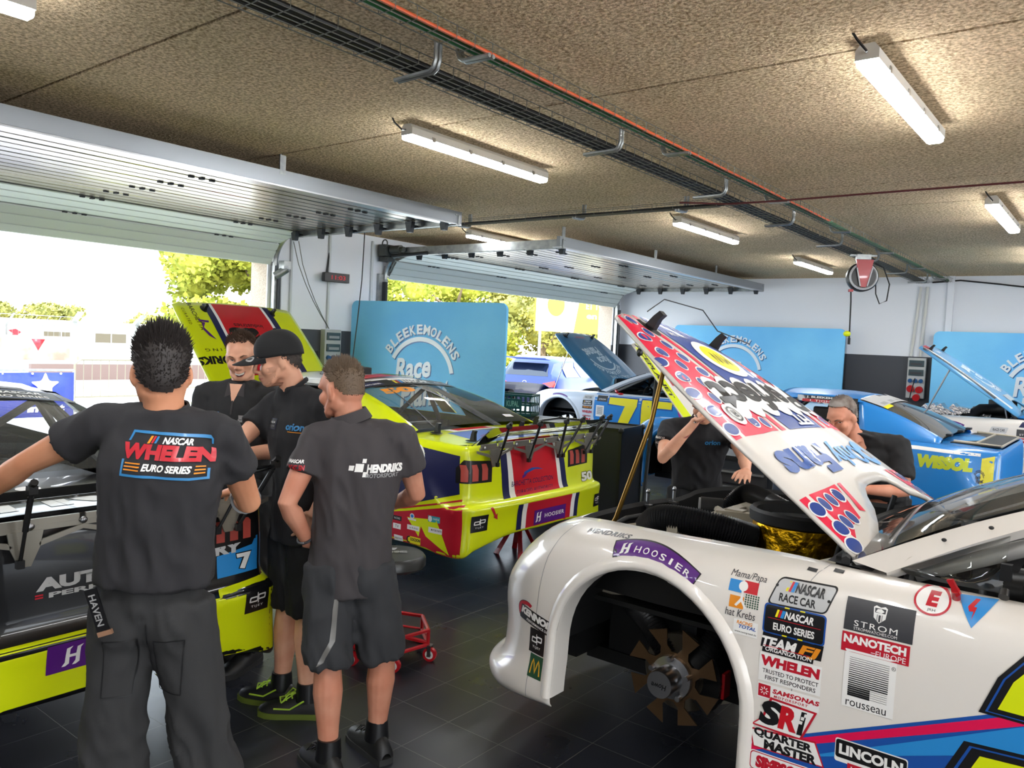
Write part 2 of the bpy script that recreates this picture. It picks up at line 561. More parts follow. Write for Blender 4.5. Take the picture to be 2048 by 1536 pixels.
# ------------------------------------------------------------------ sectional overhead doors, rolled up under the ceiling
DOORM = mat('galvanised door skin', S(160, 150, 134), 0.26, 0.85, bump=(2, 0.03, 0.02))
DOORT = mat('door lip', S(186, 190, 194), 0.4, 0.5)
DOORL = mat('door skin daylight tone', S(206, 212, 206), 0.55, 0.2)  # same skin made paler: daylight on the tipped panels put into the colour
SEAL = mat('door seam', S(40, 42, 46), 0.7)
DARKM = mat('dark steel', S(62, 64, 66), 0.45, 0.8)
def overhead_door(name, y0, y1, motor):
    root = thing(name, None, None, (0, 0, 0)); root['kind'] = 'structure'
    ZH = 2.95
    # horizontal leaf: six ribbed sections, then one section tipping down to the header
    ym, L = (y0 + y1) / 2, y1 - y0
    xs = [-5.5, -5.98, -6.46, -6.94, -7.42, -7.9]
    segs = [((xs[i], ZH + 0.03), (xs[i + 1], ZH + 0.03)) for i in range(5)] + [((-7.9, ZH + 0.02), (-8.28, ZH - 0.1)), ((-8.28, ZH - 0.1), (-8.46, ZH - 0.36))]
    for (xa, za), (xb, zb) in segs:
        d = V((xb - xa, 0, zb - za)); ln = d.length; d.normalize(); n = V((d.z, 0, -d.x))
        if n.z > 0: n = -n
        prof = [(0.008, 0), (0.02, 0.006), (ln * 0.30, 0.006), (ln * 0.31, -0.004), (ln * 0.345, -0.004), (ln * 0.355, 0.006), (ln * 0.645, 0.006), (ln * 0.655, -0.004), (ln * 0.69, -0.004), (ln * 0.70, 0.006), (ln - 0.02, 0.006), (ln - 0.008, 0)]
        mb = MB()
        rows = [[V((xa, yy, za)) + d * s + n * h for s, h in prof] for yy in (y0 + 0.06, y1 - 0.06)]
        mb.grid(rows)
        top = [V((xa, yy, za)) + d * s - n * 0.04 for yy in (y0 + 0.06, y1 - 0.06) for s in (0.008, ln - 0.008)]
        mb.add(top, [(0, 1, 3, 2)])
        for k in range(4):
            yy = y0 + L * (k + 0.5) / 4
            for q in (-0.09, 0.09): mb.box(V((xa, yy + q, za)) + d * 0.004 + n * 0.012, (0.03, 0.04, 0.012), 1)
            mb.box(V((xa, yy, za)) + d * 0.004 + n * 0.012, (0.05, 0.03, 0.012), 1)
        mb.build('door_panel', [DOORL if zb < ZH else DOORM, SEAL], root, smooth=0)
    # bottom lip with rubber seal across the header
    mb = MB().box((-8.46, ym, DH + 0.02), (0.06, L - 0.04, 0.09), 0).box((-8.46, ym, DH + 0.09), (0.05, L - 0.04, 0.06), 1)
    mb.build('bottom_rail', [ALU, GALV], root, smooth=0)
    # end channel of the hanging frame
    mb = MB().box((-5.44, ym, ZH + 0.045), (0.05, L + 0.1, 0.12), 0).box((-5.47, ym, ZH - 0.02), (0.11, L + 0.1, 0.014), 1)
    mb.build('end_rail', [mat('rail grey steel', S(150, 154, 158), .4, .7), ALU], root, smooth=0)
    for yy, sg in ((y0, 1), (y1, -1)):
        mb = MB().box((-6.75, yy, ZH + 0.02), (2.7, 0.02, 0.1)).box((-6.75, yy + sg * 0.025, ZH - 0.03), (2.7, 0.05, 0.012)).box((-6.75, yy + sg * 0.025, ZH + 0.07), (2.7, 0.05, 0.012))
        arc = [(-8.1 - 0.34 * math.sin(a), yy, ZH - 0.36 + 0.36 * math.cos(a)) for a in [PI / 2 * i / 8 for i in range(9)]]
        mb.tube(arc, 0.03, 6); mb.box((-8.44, yy, (ZH - 0.36) / 2), (0.06, 0.05, ZH - 0.36))
        mb.box((-8.47, yy + sg * -0.06, DH / 2), (0.05, 0.1, DH))
        mb.build('track', GALV, root, smooth=30)
        mb = MB().box((-8.42, yy - sg * 0.03, 1.3), (0.09, 0.035, 2.5))
        mb.build('guide_cover', DARKM, root, smooth=0)
        for x in xs:
            mb = MB().prism([(x - 0.05, yy + sg * 0.09, ZH + 0.02), (x + 0.05, yy + sg * 0.09, ZH + 0.02), (x + 0.03, yy + sg * 0.09, ZH - 0.09), (x - 0.02, yy + sg * 0.09, ZH - 0.09)], (0, sg * 0.05, 0))
            mb.cyl((x, yy, ZH - 0.02), (x, yy + sg * 0.1, ZH - 0.02), 0.018, n=10)
            mb.build('roller', DARKM, root, smooth=30)
    for yy in [y0 + 0.02, y0 + L * 0.36, y0 + L * 0.68]:
        box('hanger', (-5.42, yy, (ZH + 0.08 + ZC) / 2), (0.012, 0.055, ZC - ZH - 0.06), GALV, root)
    if motor:
        mb = MB().box((-8.36, y0 - 0.06, 2.98), (0.14, 0.2, 0.16)).cyl((-8.26, y0 - 0.06, 2.99), (-8.08, y0 - 0.06, 2.99), 0.06).cyl((-8.08, y0 - 0.06, 2.99), (-8.02, y0 - 0.06, 2.99), 0.035)
        mb.tube([(-8.3 + 0.05 * math.cos(a), y0 - 0.16, 3.07 + 0.05 * math.sin(a)) for a in [PI * 2 * i / 12 for i in range(12)]], 0.01, 6, closed=True)
        mb.box((-8.36, y0 - 0.06, 2.86), (0.18, 0.14, 0.06))
        mb.build('motor', mat('motor grey', S(84, 86, 84), 0.45, 0.5), root)
        MB().cyl((-8.2, y0 - 0.1, 2.9), (-7.6, y0 - 0.03, 2.93), 0.025).build('motor_shaft', DARKM, root)
    else:
        mb = MB().cyl((-8.3, y1 + 0.08, 2.56), (-8.4, y1 - 0.02, 2.46), 0.05).box((-8.32, y1 + 0.06, 2.6), (0.1, 0.1, 0.1))
        mb.build('spring_bracket', GALV, root)
    return root
overhead_door('door_1', D1[0] - 0.02, D1[1] + 0.06, False)
overhead_door('door_2', D2[0] - 0.06, D2[1] + 0.04, True)

# ------------------------------------------------------------------ batten lamps
LHOUS = mat('lamp housing', S(190, 188, 182), 0.5)
LEMIT = mat('lamp diffuser lit', (0.94, 0.97, 1.0, 1), 0.4, emit=LAMP)
def make_lamp():
    r = thing('ceiling_lamp', '', 'lamp', group='white batten lamps under the ceiling')
    prof = [(-0.05, 0.03), (-0.05, 0.075), (-0.03, 0.1), (0.03, 0.1), (0.05, 0.075), (0.05, 0.03)]
    MB().prism([(x, -0.75, z) for x, z in prof], (0, 1.5, 0)).build('housing', LHOUS, r, smooth=0)
    prof = [(-0.047, 0.03), (-0.044, 0.008), (-0.03, 0.0), (0.03, 0.0), (0.044, 0.008), (0.047, 0.03)]
    MB().prism([(x, -0.745, z) for x, z in prof], (0, 1.49, 0)).build('diffuser', LEMIT, r, smooth=0)
    for y in (-0.55, -0.18, 0.18, 0.55):
        for s in (-1, 1): box('clip', (s * 0.052, y, 0.035), (0.006, 0.03, 0.03), STEEL, r)
    MB().tube([(0, -0.76, 0.06), (0.01, -0.80, 0.05), (-0.02, -0.84, 0.09), (-0.05, -0.84, 0.14)], 0.006, 6).build('cord', BLKPL, r)
    return r
lamp0 = make_lamp()
lamps = [(-3.8, 0.66, 'lit batten lamp cut by the picture edge above the black car'), (-3.8, 4.37, 'lit batten lamp beside the black cable tray, over the yellow car'),
         (-3.8, 8.2, 'lit batten lamp next to the rolled up door with the blue banner below'), (-3.8, 11.85, 'small lit batten lamp nearest the back wall'),
         (-1.02, 4.45, 'large lit batten lamp over the white car, right of the green cables'), (-1.02, 8.25, 'lit batten lamp beyond the red cable, near the hose reel'),
         (-6.6, 8.15, 'lit batten lamp half hidden above the second rolled up door'), (-1.02, 0.66, ''), (1.76, 0.66, ''), (1.76, 4.45, ''), (1.76, 8.25, ''), (-1.02, 11.85, ''), (1.76, 11.85, ''), (-3.8, -3.1, ''), (-1.02, -3.1, ''), (1.76, -3.1, ''), (4.5, 0.66, ''), (4.5, 4.45, '')]  # lamps without a label are unseen, added along the grid to light the room
for i, (x, y, lb) in enumerate(lamps):
    o = lamp0 if i == 0 else dup(lamp0)
    o.location = (x, y, 3.05)
    o['label'] = lb or 'added unseen lit batten lamp beyond the edge of the picture'
    if not lb: o['group'] = 'added unseen white batten lamps beyond the picture'

# ------------------------------------------------------------------ wire cable trays with their cables
WIRE = mat('tray wire', S(120, 120, 112), 0.5, 0.6)
def cable_tray(label, x0, x1, z, y0, y1, side, wid, along='y', brk=(), step=0.12):
    r = thing('cable_tray', label, 'cable tray', group='wire cable trays under the ceiling')
    def P(a, x, zz): return (x, a, zz) if along == 'y' else (a, x, zz)
    n = 5 if wid > 0.13 else 4; k = int((y1 - y0) / step)
    prof = [(x0, z + .055)] + [(x0 + (x1 - x0) * i / (n - 1), z) for i in range(n)] + [(x1, z + .055)]
    o = MB().grid([[V(P(y0 + (y1 - y0) * i / k, x, q)) for x, q in prof] for i in range(k + 1)]).build('wire_mesh', WIRE, r, smooth=0)
    wm = o.modifiers.new('wire', 'WIREFRAME'); wm.thickness = .0058; wm.use_even_offset = False; wm.use_boundary = True
    for a in brk:
        e = x1 + 0.02 if side > 0 else x0 - 0.02; b = x0 - 0.04 if side > 0 else x1 + 0.04
        pts = [P(a, e + side * 0.035, ZC), P(a, e + side * 0.035, z + 0.03), P(a, e + side * 0.02, z - 0.005), P(a, e, z - 0.018), P(a, b, z - 0.022)]
        m2 = MB()
        for q in (-0.014, 0.014): m2.tube([(p[0], p[1] + q, p[2]) if along == 'y' else (p[0] + q, p[1], p[2]) for p in pts], 0.011, 6)
        m2.build('bracket', GALV, r)
    return r
ZT = 3.06
cable_tray('wide wire tray carrying black cables to the back wall', -2.93, -2.75, ZT, -2.0, YB - 0.05, 1, 0.18, brk=(0.7, 2.75, 4.45, 6.1, 7.7, 9.3, 10.9, 12.5, 13.9))
cable_tray('narrow wire tray carrying green and orange cables', -2.50, -2.40, ZT + 0.01, -2.0, YB - 0.05, -1, 0.1, brk=(0.9, 2.75, 4.75, 6.6, 8.4, 10.2, 12.0, 13.5))
cable_tray('thin wire tray crossing from the doors to the wide tray', 6.50, 6.58, ZT - 0.02, -6.9, -2.95, 1, 0.08, along='x', brk=(-5.9, -4.4, -3.3), step=0.2)
def cable(label, pts, r, m, group=None, name='cable'):
    return tag(MB().tube(pts, r, 8).build(name, m), label, 'cable', group)
def wav(x, z, y0, y1, amp, ph, n=60):
    return [(x + amp * math.sin(ph + 0.9 * i) * (0.5 + 0.5 * math.sin(i * 0.37 + ph)), y0 + (y1 - y0) * i / n, z + 0.2 * amp * math.cos(ph + i)) for i in range(n + 1)]
CBK = mat('black cable', S(16, 16, 17), 0.5)
for i, x in enumerate((-2.905, -2.876, -2.845, -2.815, -2.785)):
    cable('black cable lying in the wide wire tray', wav(x, ZT + 0.02, -2, YB - 0.08, 0.006, i * 1.7), 0.015, CBK, 'black cables in the wide tray')
CGR = mat('green cable', S(32, 96, 52), 0.5); COR = mat('orange cable', S(206, 84, 36), 0.5)
cable('thick green cable in the narrow tray, beside the orange one', wav(-2.468, ZT + 0.034, -2, YB - 0.1, 0.004, 0.4), 0.021, CGR)
cable('orange cable in the narrow wire tray', wav(-2.418, ZT + 0.026, -2, 7.9, 0.003, 1.4), 0.009, COR)
cable('dark cable in the thin crossing tray', [(-6.9 + 0.2 * i, 6.54 + 0.01 * math.sin(i), ZT - 0.005) for i in range(21)], 0.013, CBK)
cable('dark red cable sagging across the ceiling', [(-3.2, 6.3, 3.05), (-2.86, 6.52, 3.05), (-2.4, 6.5, 3.04), (-1.6, 6.5, 3.045), (-0.6, 6.52, 3.05), (1.0, 6.6, 3.08)], 0.008, mat('dark red cable', S(84, 34, 34), 0.5))
cable('black cable sagging along the top of the back wall', [(-2.7, YB - 0.03, 3.07), (-2.3, YB - 0.03, 3.1), (-1.8, YB - 0.03, 3.04), (-1.0, YB - 0.03, 2.93), (0.2, YB - 0.03, 2.86)], 0.012, CBK)
for nm, x, lab in (('a', -2.86, 'grey conduit on the back wall, the leaning one of two'), ('b', -2.76, 'pale conduit on the back wall above the socket panel')):
    tag(MB().tube([(x, YB - 0.03, 3.0), (x - (0.08 if nm == 'a' else 0.04), YB - 0.03, 1.86)], 0.022, 10).build('conduit', mat('pvc conduit', S(206, 206, 200), 0.5)), lab, 'pipe')

# ------------------------------------------------------------------ hose reel under the trays
r = thing('hose_reel', 'red and black hose reel hanging from the black cable tray', 'hose reel', (-2.72, 10.3, 2.78), math.radians(28))
MB().lathe([(0.0, -0.07), (0.17, -0.07), (0.18, -0.05), (0.18, 0.05), (0.16, 0.075), (0.0, 0.08)], n=32, R=MX.Rotation(PI / 2, 3, 'X')).build('drum_cover', BLKPL, r)
MB().lathe([(0.135, 0.07), (0.15, 0.085), (0.165, 0.07)], n=32, R=MX.Rotation(PI / 2, 3, 'X')).build('ring', mat('pale grey plastic', S(196, 196, 196), 0.4), r)
MB().prism([(-0.1, -0.105, 0.2), (0.1, -0.105, 0.2), (0.075, -0.105, 0.06), (0.03, -0.1, -0.13), (-0.03, -0.1, -0.13), (-0.075, -0.105, 0.06)], (0, 0.04, 0)).build('shield', REDM, r, smooth=0)
mb = MB()
for s in (-1, 1): mb.tube([(s * 0.088, -0.11, 0.1), (s * 0.04, -0.11, -0.12)], 0.008, 6)
mb.build('shield_edge', mat('pale grey plastic', S(196, 196, 196), 0.4), r)
MB().box((0, 0.0, 0.24), (0.16, 0.1, 0.06)).box((0, 0, 0.26), (0.3, 0.05, 0.02)).build('mount', GALV, r, smooth=0)
MB().tube([(-0.12, 0, -0.15), (-0.11, 0, -0.3), (-0.1, 0, -0.75)], 0.009, 8).cyl((-0.1, 0, -0.75), (-0.1, 0, -0.83), 0.016).build('hose', RUBBER, r)
MB().ell((-0.13, 0, -0.70), (0.045, 0.03, 0.035)).build('stopper_tag', vNe, r)
MB().box((-0.12, 0, -0.17), (0.05, 0.05, 0.03)).build('outlet', REDM, r)
MB().tube([(0.14, 0, 0.17), (0.24, 0, 0.12), (0.32, 0, -0.08), (0.3, 0, -0.28), (0.22, 0, -0.32), (0.17, 0, -0.2), (0.16, 0, -0.05)], 0.008, 8).build('feed_hose', RUBBER, r)

# ------------------------------------------------------------------ things on the left pillar
def socket_panel(loc, rz, label, red):
    r = thing('socket_panel', label, 'socket panel', loc, rz)
    body = mat('panel grey plastic', S(176, 178, 176), 0.5)
    box('enclosure', (0, -0.05, 0.31), (0.27, 0.1, 0.66), body, r, bevel=0.008)
    for z in (0.55, 0.40):
        f = box('breaker_window', (0, -0.108, z), (0.22, 0.02, 0.1), mat('smoked cover', S(70, 84, 88), 0.15), r, bevel=0.004)
        box('breaker_strip', (0, -0.12, z - 0.01), (0.17, 0.006, 0.035), vDG if red else vGy, f)
    for k in range(3):
        MB().cyl((-0.08 + 0.08 * k, -0.1, 0.27), (-0.08 + 0.08 * k, -0.135, 0.262), 0.032).build('blue_socket', mat('socket blue', S(40, 88, 140), 0.4), r)
    if red:
        for x, z in ((-0.065, 0.14), (0.065, 0.13), (0.03, 0.0)):
            MB().cyl((x, -0.09, z), (x, -0.15, z - 0.01), 0.055).build('red_socket', mat('socket red', S(186, 28, 34), 0.4), r)
    else:
        for x in (-0.06, 0.06): MB().cyl((x, -0.1, 0.1), (x, -0.14, 0.1), 0.05).build('blue_socket', mat('socket blue', S(40, 88, 140), 0.4), r)
    return r
socket_panel((XL, 6.82, 1.2), math.radians(90), 'grey socket panel with blue sockets on the pillar between the doors', False)
socket_panel((-2.83, YB, 1.2), 0, 'grey socket panel with red sockets on the back wall', True)
r = thing('wall_clock', 'black digital clock on the pillar between the doors', 'clock', (XL, 6.72, 2.52))
box('case', (0.16, 0.06, 0), (0.08, 0.36, 0.12), BLKPL, r, bevel=0.006, R=MX.Rotation(math.radians(-12), 3, 'Z'))
box('arm', (0.06, 0.0, 0.0), (0.12, 0.05, 0.06), BLKPL, r)
d = Decal(((0.205, 0.068, 0), (0.2, 0.97, 0), (0, 0, 1), (0.97, -0.2, 0)), None, off=0.002)
d.text('11:03', 0.0, 0, 0.2, 0.055, mat('led red', S(150, 20, 26), 0.5, emit=0.5)); d.build('digit_print', r)
tag(MB().tube([(XL + 0.01, 6.78, 3.1), (XL + 0.02, 6.78, 2.9), (XL + 0.02, 6.74, 2.58)], 0.012, 6).build('cable', CBK), 'short black cable feeding the digital clock', 'cable')
PIPE = mat('pale pipe', S(200, 204, 206), 0.5)
for y, z0, lab in ((6.18, 1.0, 'thin pale pipe beside the first door track'), (6.78, 1.85, 'pale conduit running down to the grey socket panel'), (7.52, 1.2, 'thin pale pipe near the second door track')):
    tag(MB().tube([(XL + 0.02, y, z0), (XL + 0.02, y, 3.1)], 0.018, 8).build('conduit', PIPE), lab, 'pipe')
_ch = [[(XL + .35 + dx, 5.96, 2.88)] + [(XL + .35 + dx - (.27 + dx) * t, 5.96 + .8 * t ** 1.15, 2.85 - t - .06 * math.sin(t * PI)) for t in (.2, .4, .6, .8, 1.0)] for dx in (0.0, .1)]
tag(MB().tube(_ch[0] + _ch[1][::-1], .005, 6).build('door_chain', WIRE), 'hanging door chain looped over to the grey socket panel', 'chain')
cable('thin black cable dropping in front of the blue banner by the doors', [(XL + 0.5, 6.95, ZC), (XL + 0.5, 6.93, 2.5), (XL + 0.48, 6.9, 2.0), (XL + 0.46, 6.85, 1.4)], 0.007, CBK)
r = thing('wall_notice', 'red and white safety notice on the dark pillar', 'sign', (XL, 6.28, 1.68))
box('plate', (0.006, 0, 0), (0.006, 0.13, 0.22), vW, r)
d = Decal(((0.009, 0, 0), (0, 1, 0), (0, 0, 1), (1, 0, 0)), None)
d.poly(rectp(0, 0.035, 0.12, 0.12), vCr); d.poly(rectp(0, -0.085, 0.12, 0.035), vC)
d.poly(rectp(-0.028, 0.045, 0.02, 0.07), vW); d.poly(rectp(0.03, 0.05, 0.04, 0.05), vW); d.poly(rectp(0.03, 0.05, 0.02, 0.03), vCr)
for k in range(3): d.poly(rectp(0, -0.035 - 0.012 * k, 0.1, 0.005), vCr)
d.build('print', r)
r = thing('notice_board', 'white paper sheet clipped on a dark board on the pillar', 'notice board', (XL, 6.5, 1.3))
box('board', (0.02, -0.02, 0.0), (0.03, 0.3, 0.5), BLKPAN, r)
box('sheet', (0.037, -0.04, -0.02), (0.002, 0.19, 0.36), vW, r)
d = Decal(((0.039, -0.04, -0.02), (0, 1, 0), (0, 0, 1), (1, 0, 0)), None)
for k in range(12): d.poly(rectp(0, 0.13 - 0.022 * k, 0.14, 0.004), vGy)
d.build('print', r)
r = thing('door_switch', 'black door switch box beside the first door track', 'switch', (XL, 6.02, 1.9))
box('case', (0.04, 0, 0), (0.08, 0.09, 0.22), BLKPL, r, bevel=0.008)
MB().cyl((0.08, 0, 0.05), (0.1, 0, 0.05), 0.02).build('button', vNe, r)
MB().tube([(0.04, 0, -0.11), (0.05, 0.04, -0.25), (0.04, 0.06, -0.45)], 0.007, 6).build('lead', BLKPL, r)

# ================================================================== race cars
ZS = [.11, .13, .20, .34, .50, .62, .74, .82, .862, .885]
OS = [-.015, 0, 0, 0, .006, .004, -.005, -.03, -.075, -.13]
ZFF = [.11, .13, .20, .34, .50, .62, .72, .80, .845, .868]
OFF = [-.015, 0, 0, 0, .006, .004, -.005, -.035, -.10, -.205]
ZF = [.05, .09, .13, .17, .30, .42, .52, .64, .73, .775]
OF = [.06, .08, .075, .015, 0, .01, -.005, -.08, -.18, -.28]
ZR = [.18, .20, .28, .35, .405, .425, .465, .66, .83, .872]
ORC = [.01, .02, .015, .01, .015, .008, -.05, -.058, -.072, -.11]
OR_ = [-.03, -.005, 0, .005, .015, .008, -.05, -.058, -.072, -.11]
ZRC = [.085, .11, .20, .32, .405, .44, .48, .66, .83, .872]
def mixl(a, b, t): return [x + (y - x) * t for x, y in zip(a, b)]
CARROWS = [(0, 0, ZF, OF), (.02, -.35, ZF, OF), (.09, -.62, ZF, OF), (.21, -.79, mixl(ZF, ZFF, .25), mixl(OF, OFF, .2)), (.38, -.885, mixl(ZF, ZFF, .6), mixl(OF, OFF, .55)),
           (.60, -.935, mixl(ZF, ZFF, .88), mixl(OF, OFF, .86)), (.95, -.965, ZFF, OFF), (1.40, -.965, mixl(ZFF, ZS, .6), OFF), (1.72, -.955, ZS, OS), (2.4, -.95, ZS, OS), (3.2, -.96, ZS, OS),
           (3.65, -.97, ZS, OS), (4.1, -.965, ZS, OS), (4.5, -.955, ZS, OS), (4.80, -.93, ZRC, mixl(OS, ORC, .6)), (4.94, -.885, ZRC, ORC), (4.99, -.77, mixl(ZRC, ZR, .4), OR_), (5.0, -.4, ZR, OR_), (5.0, 0, ZR, OR_)]
UF, UR, ZH_, RA = 0.95, 3.62, 0.345, 0.40

def ring():
    P = np.array([[u, y] + list(z) + list(o) for u, y, z, o in CARROWS])
    H = crom(P, 9)
    lev = []
    for i, h in enumerate(H):
        d = H[min(i + 1, len(H) - 1)][:2] - H[max(i - 1, 0)][:2]
        if i == 0 or i == len(H) - 1: d = np.array([0, -1.0 if i == 0 else 1.0])
        d = d / (np.linalg.norm(d) + 1e-9)
        n = np.array([-abs(d[1]) if h[0] < 2 else abs(d[1]), -abs(d[0])])
        zo = crom(np.stack([h[2:12], h[12:22]], 1), 3)
        lev.append([(h[0] + n[0] * o, h[1] + n[1] * o, z) for z, o in zo])
    full = lev + [[(a, -b, c) for a, b, c in r] for r in lev[-2:0:-1]]
    return lev, full
LEV, FULL = ring()
INN = np.array([r[-1] for r in LEV])      # inner top edge of the left half, nose to tail
def inner(u):
    a = INN[len(INN) // 8:]
    i = np.argsort(a[:, 0])
    return float(np.interp(u, a[i, 0], a[i, 1])), float(np.interp(u, a[i, 0], a[i, 2]))

def body_mb():
    K = len(FULL[0]); n = len(FULL)
    vs = [V(p) for r in FULL for p in r]
    fs = []
    def inside(p):
        if abs(p.y) < .8: return False
        for uc in (UF, UR):
            du, dz = p.x - uc, p.z - ZH_
            if du * du + dz * dz < RA * RA or (abs(du) < RA and dz < 0): return True
        return False
    used_in, used_out = set(), set()
    for i in range(n):
        i2 = (i + 1) % n
        for j in range(K - 1):
            f = (i * K + j, i2 * K + j, i2 * K + j + 1, i * K + j + 1)
            c = sum((vs[q] for q in f), V()) / 4
            if inside(c): used_in.update(f)
            else: used_out.update(f); fs.append(f)
    for q in used_in & used_out:
        p = vs[q]; uc = UF if abs(p.x - UF) < abs(p.x - UR) else UR
        du, dz = p.x - uc, p.z - ZH_
        if dz < 0: p.x = uc + math.copysign(RA, du)
        else:
            l = math.hypot(du, dz) or 1; p.x = uc + du / l * RA; p.z = ZH_ + dz / l * RA
    mb = MB(); mb.add(vs, fs)
    return mb
BODY = body_mb()
BODYBVH = BODY.bvh()
LEFT = ((0, -1.5, 0), (1, 0, 0), (0, 0, 1), (0, -1, 0))
REAR = ((5.6, 0, 0), (0, 1, 0), (0, 0, 1), (1, 0, 0))
TOPR = ((0, 0, 1.6), (0, 1, 0), (-1, 0, 0), (0, 0, 1))
HOODF = ((0, 0, .4), (0, -1, 0), (1, 0, 0), (0, 0, 1))

def side_y(u, z):
    h, nn, fi, d = BODYBVH.ray_cast(V((u, -2, z)), V((0, 1, 0)), 3)
    return h.y if h else -.95

def hood_mb(notch=True, nar=.20, twist=0.0):
    """hinged at (u=1.63, z=.93): local x is u - 1.63"""
    mb = MB(); rows = []
    NS = 25
    for i in range(22):
        t = i / 21; row = []
        for j in range(NS):
            s = -1 + 2 * j / (NS - 1)
            uf = .24 + .04 * s * s
            a = abs(s)
            if notch:
                if a < .40: ur = 1.43 + .10 * (a / .40) ** 4
                elif a < .56: ur = 1.53 + (a - .40) / .16 * .05
                else: ur = 1.58 + (a - .56) / .44 * .19
            else: ur = 1.58
            u = uf + (ur - uf) * t
            hw = .755 - nar * max(0, (1.08 - u) / .84) ** 1.8
            k = (u - .24) / 1.36
            z = .785 + .145 * min(1, k) ** .8 + .035 * (1 - s * s) * min(1, t * 3 + .4) - .02 * max(0, a - .93) / .07
            z += .012 * math.exp(-((a - .55) / .05) ** 2) * min(1, t * 2)
            z -= twist * (1 - t) ** .9 * (s + 1) / 2
            row.append(V((u - 1.63, s * hw, z - .93)))
        rows.append(row)
    mb.grid(rows)
    return mb

GRAYIN = mat('cockpit grey', S(70, 70, 70), 0.6)
CAGE = mat('roll cage grey', S(150, 150, 150), 0.4, 0.3)

def arch_pts(uc, r, y_off=0.0):
    out = []
    for z in (.14, .2, .27): out.append((uc - r, z))
    for i in range(25): out.append((uc - r * math.cos(PI * i / 24), ZH_ + r * math.sin(PI * i / 24)))
    for z in (.27, .2, .14): out.append((uc + r, z))
    return out

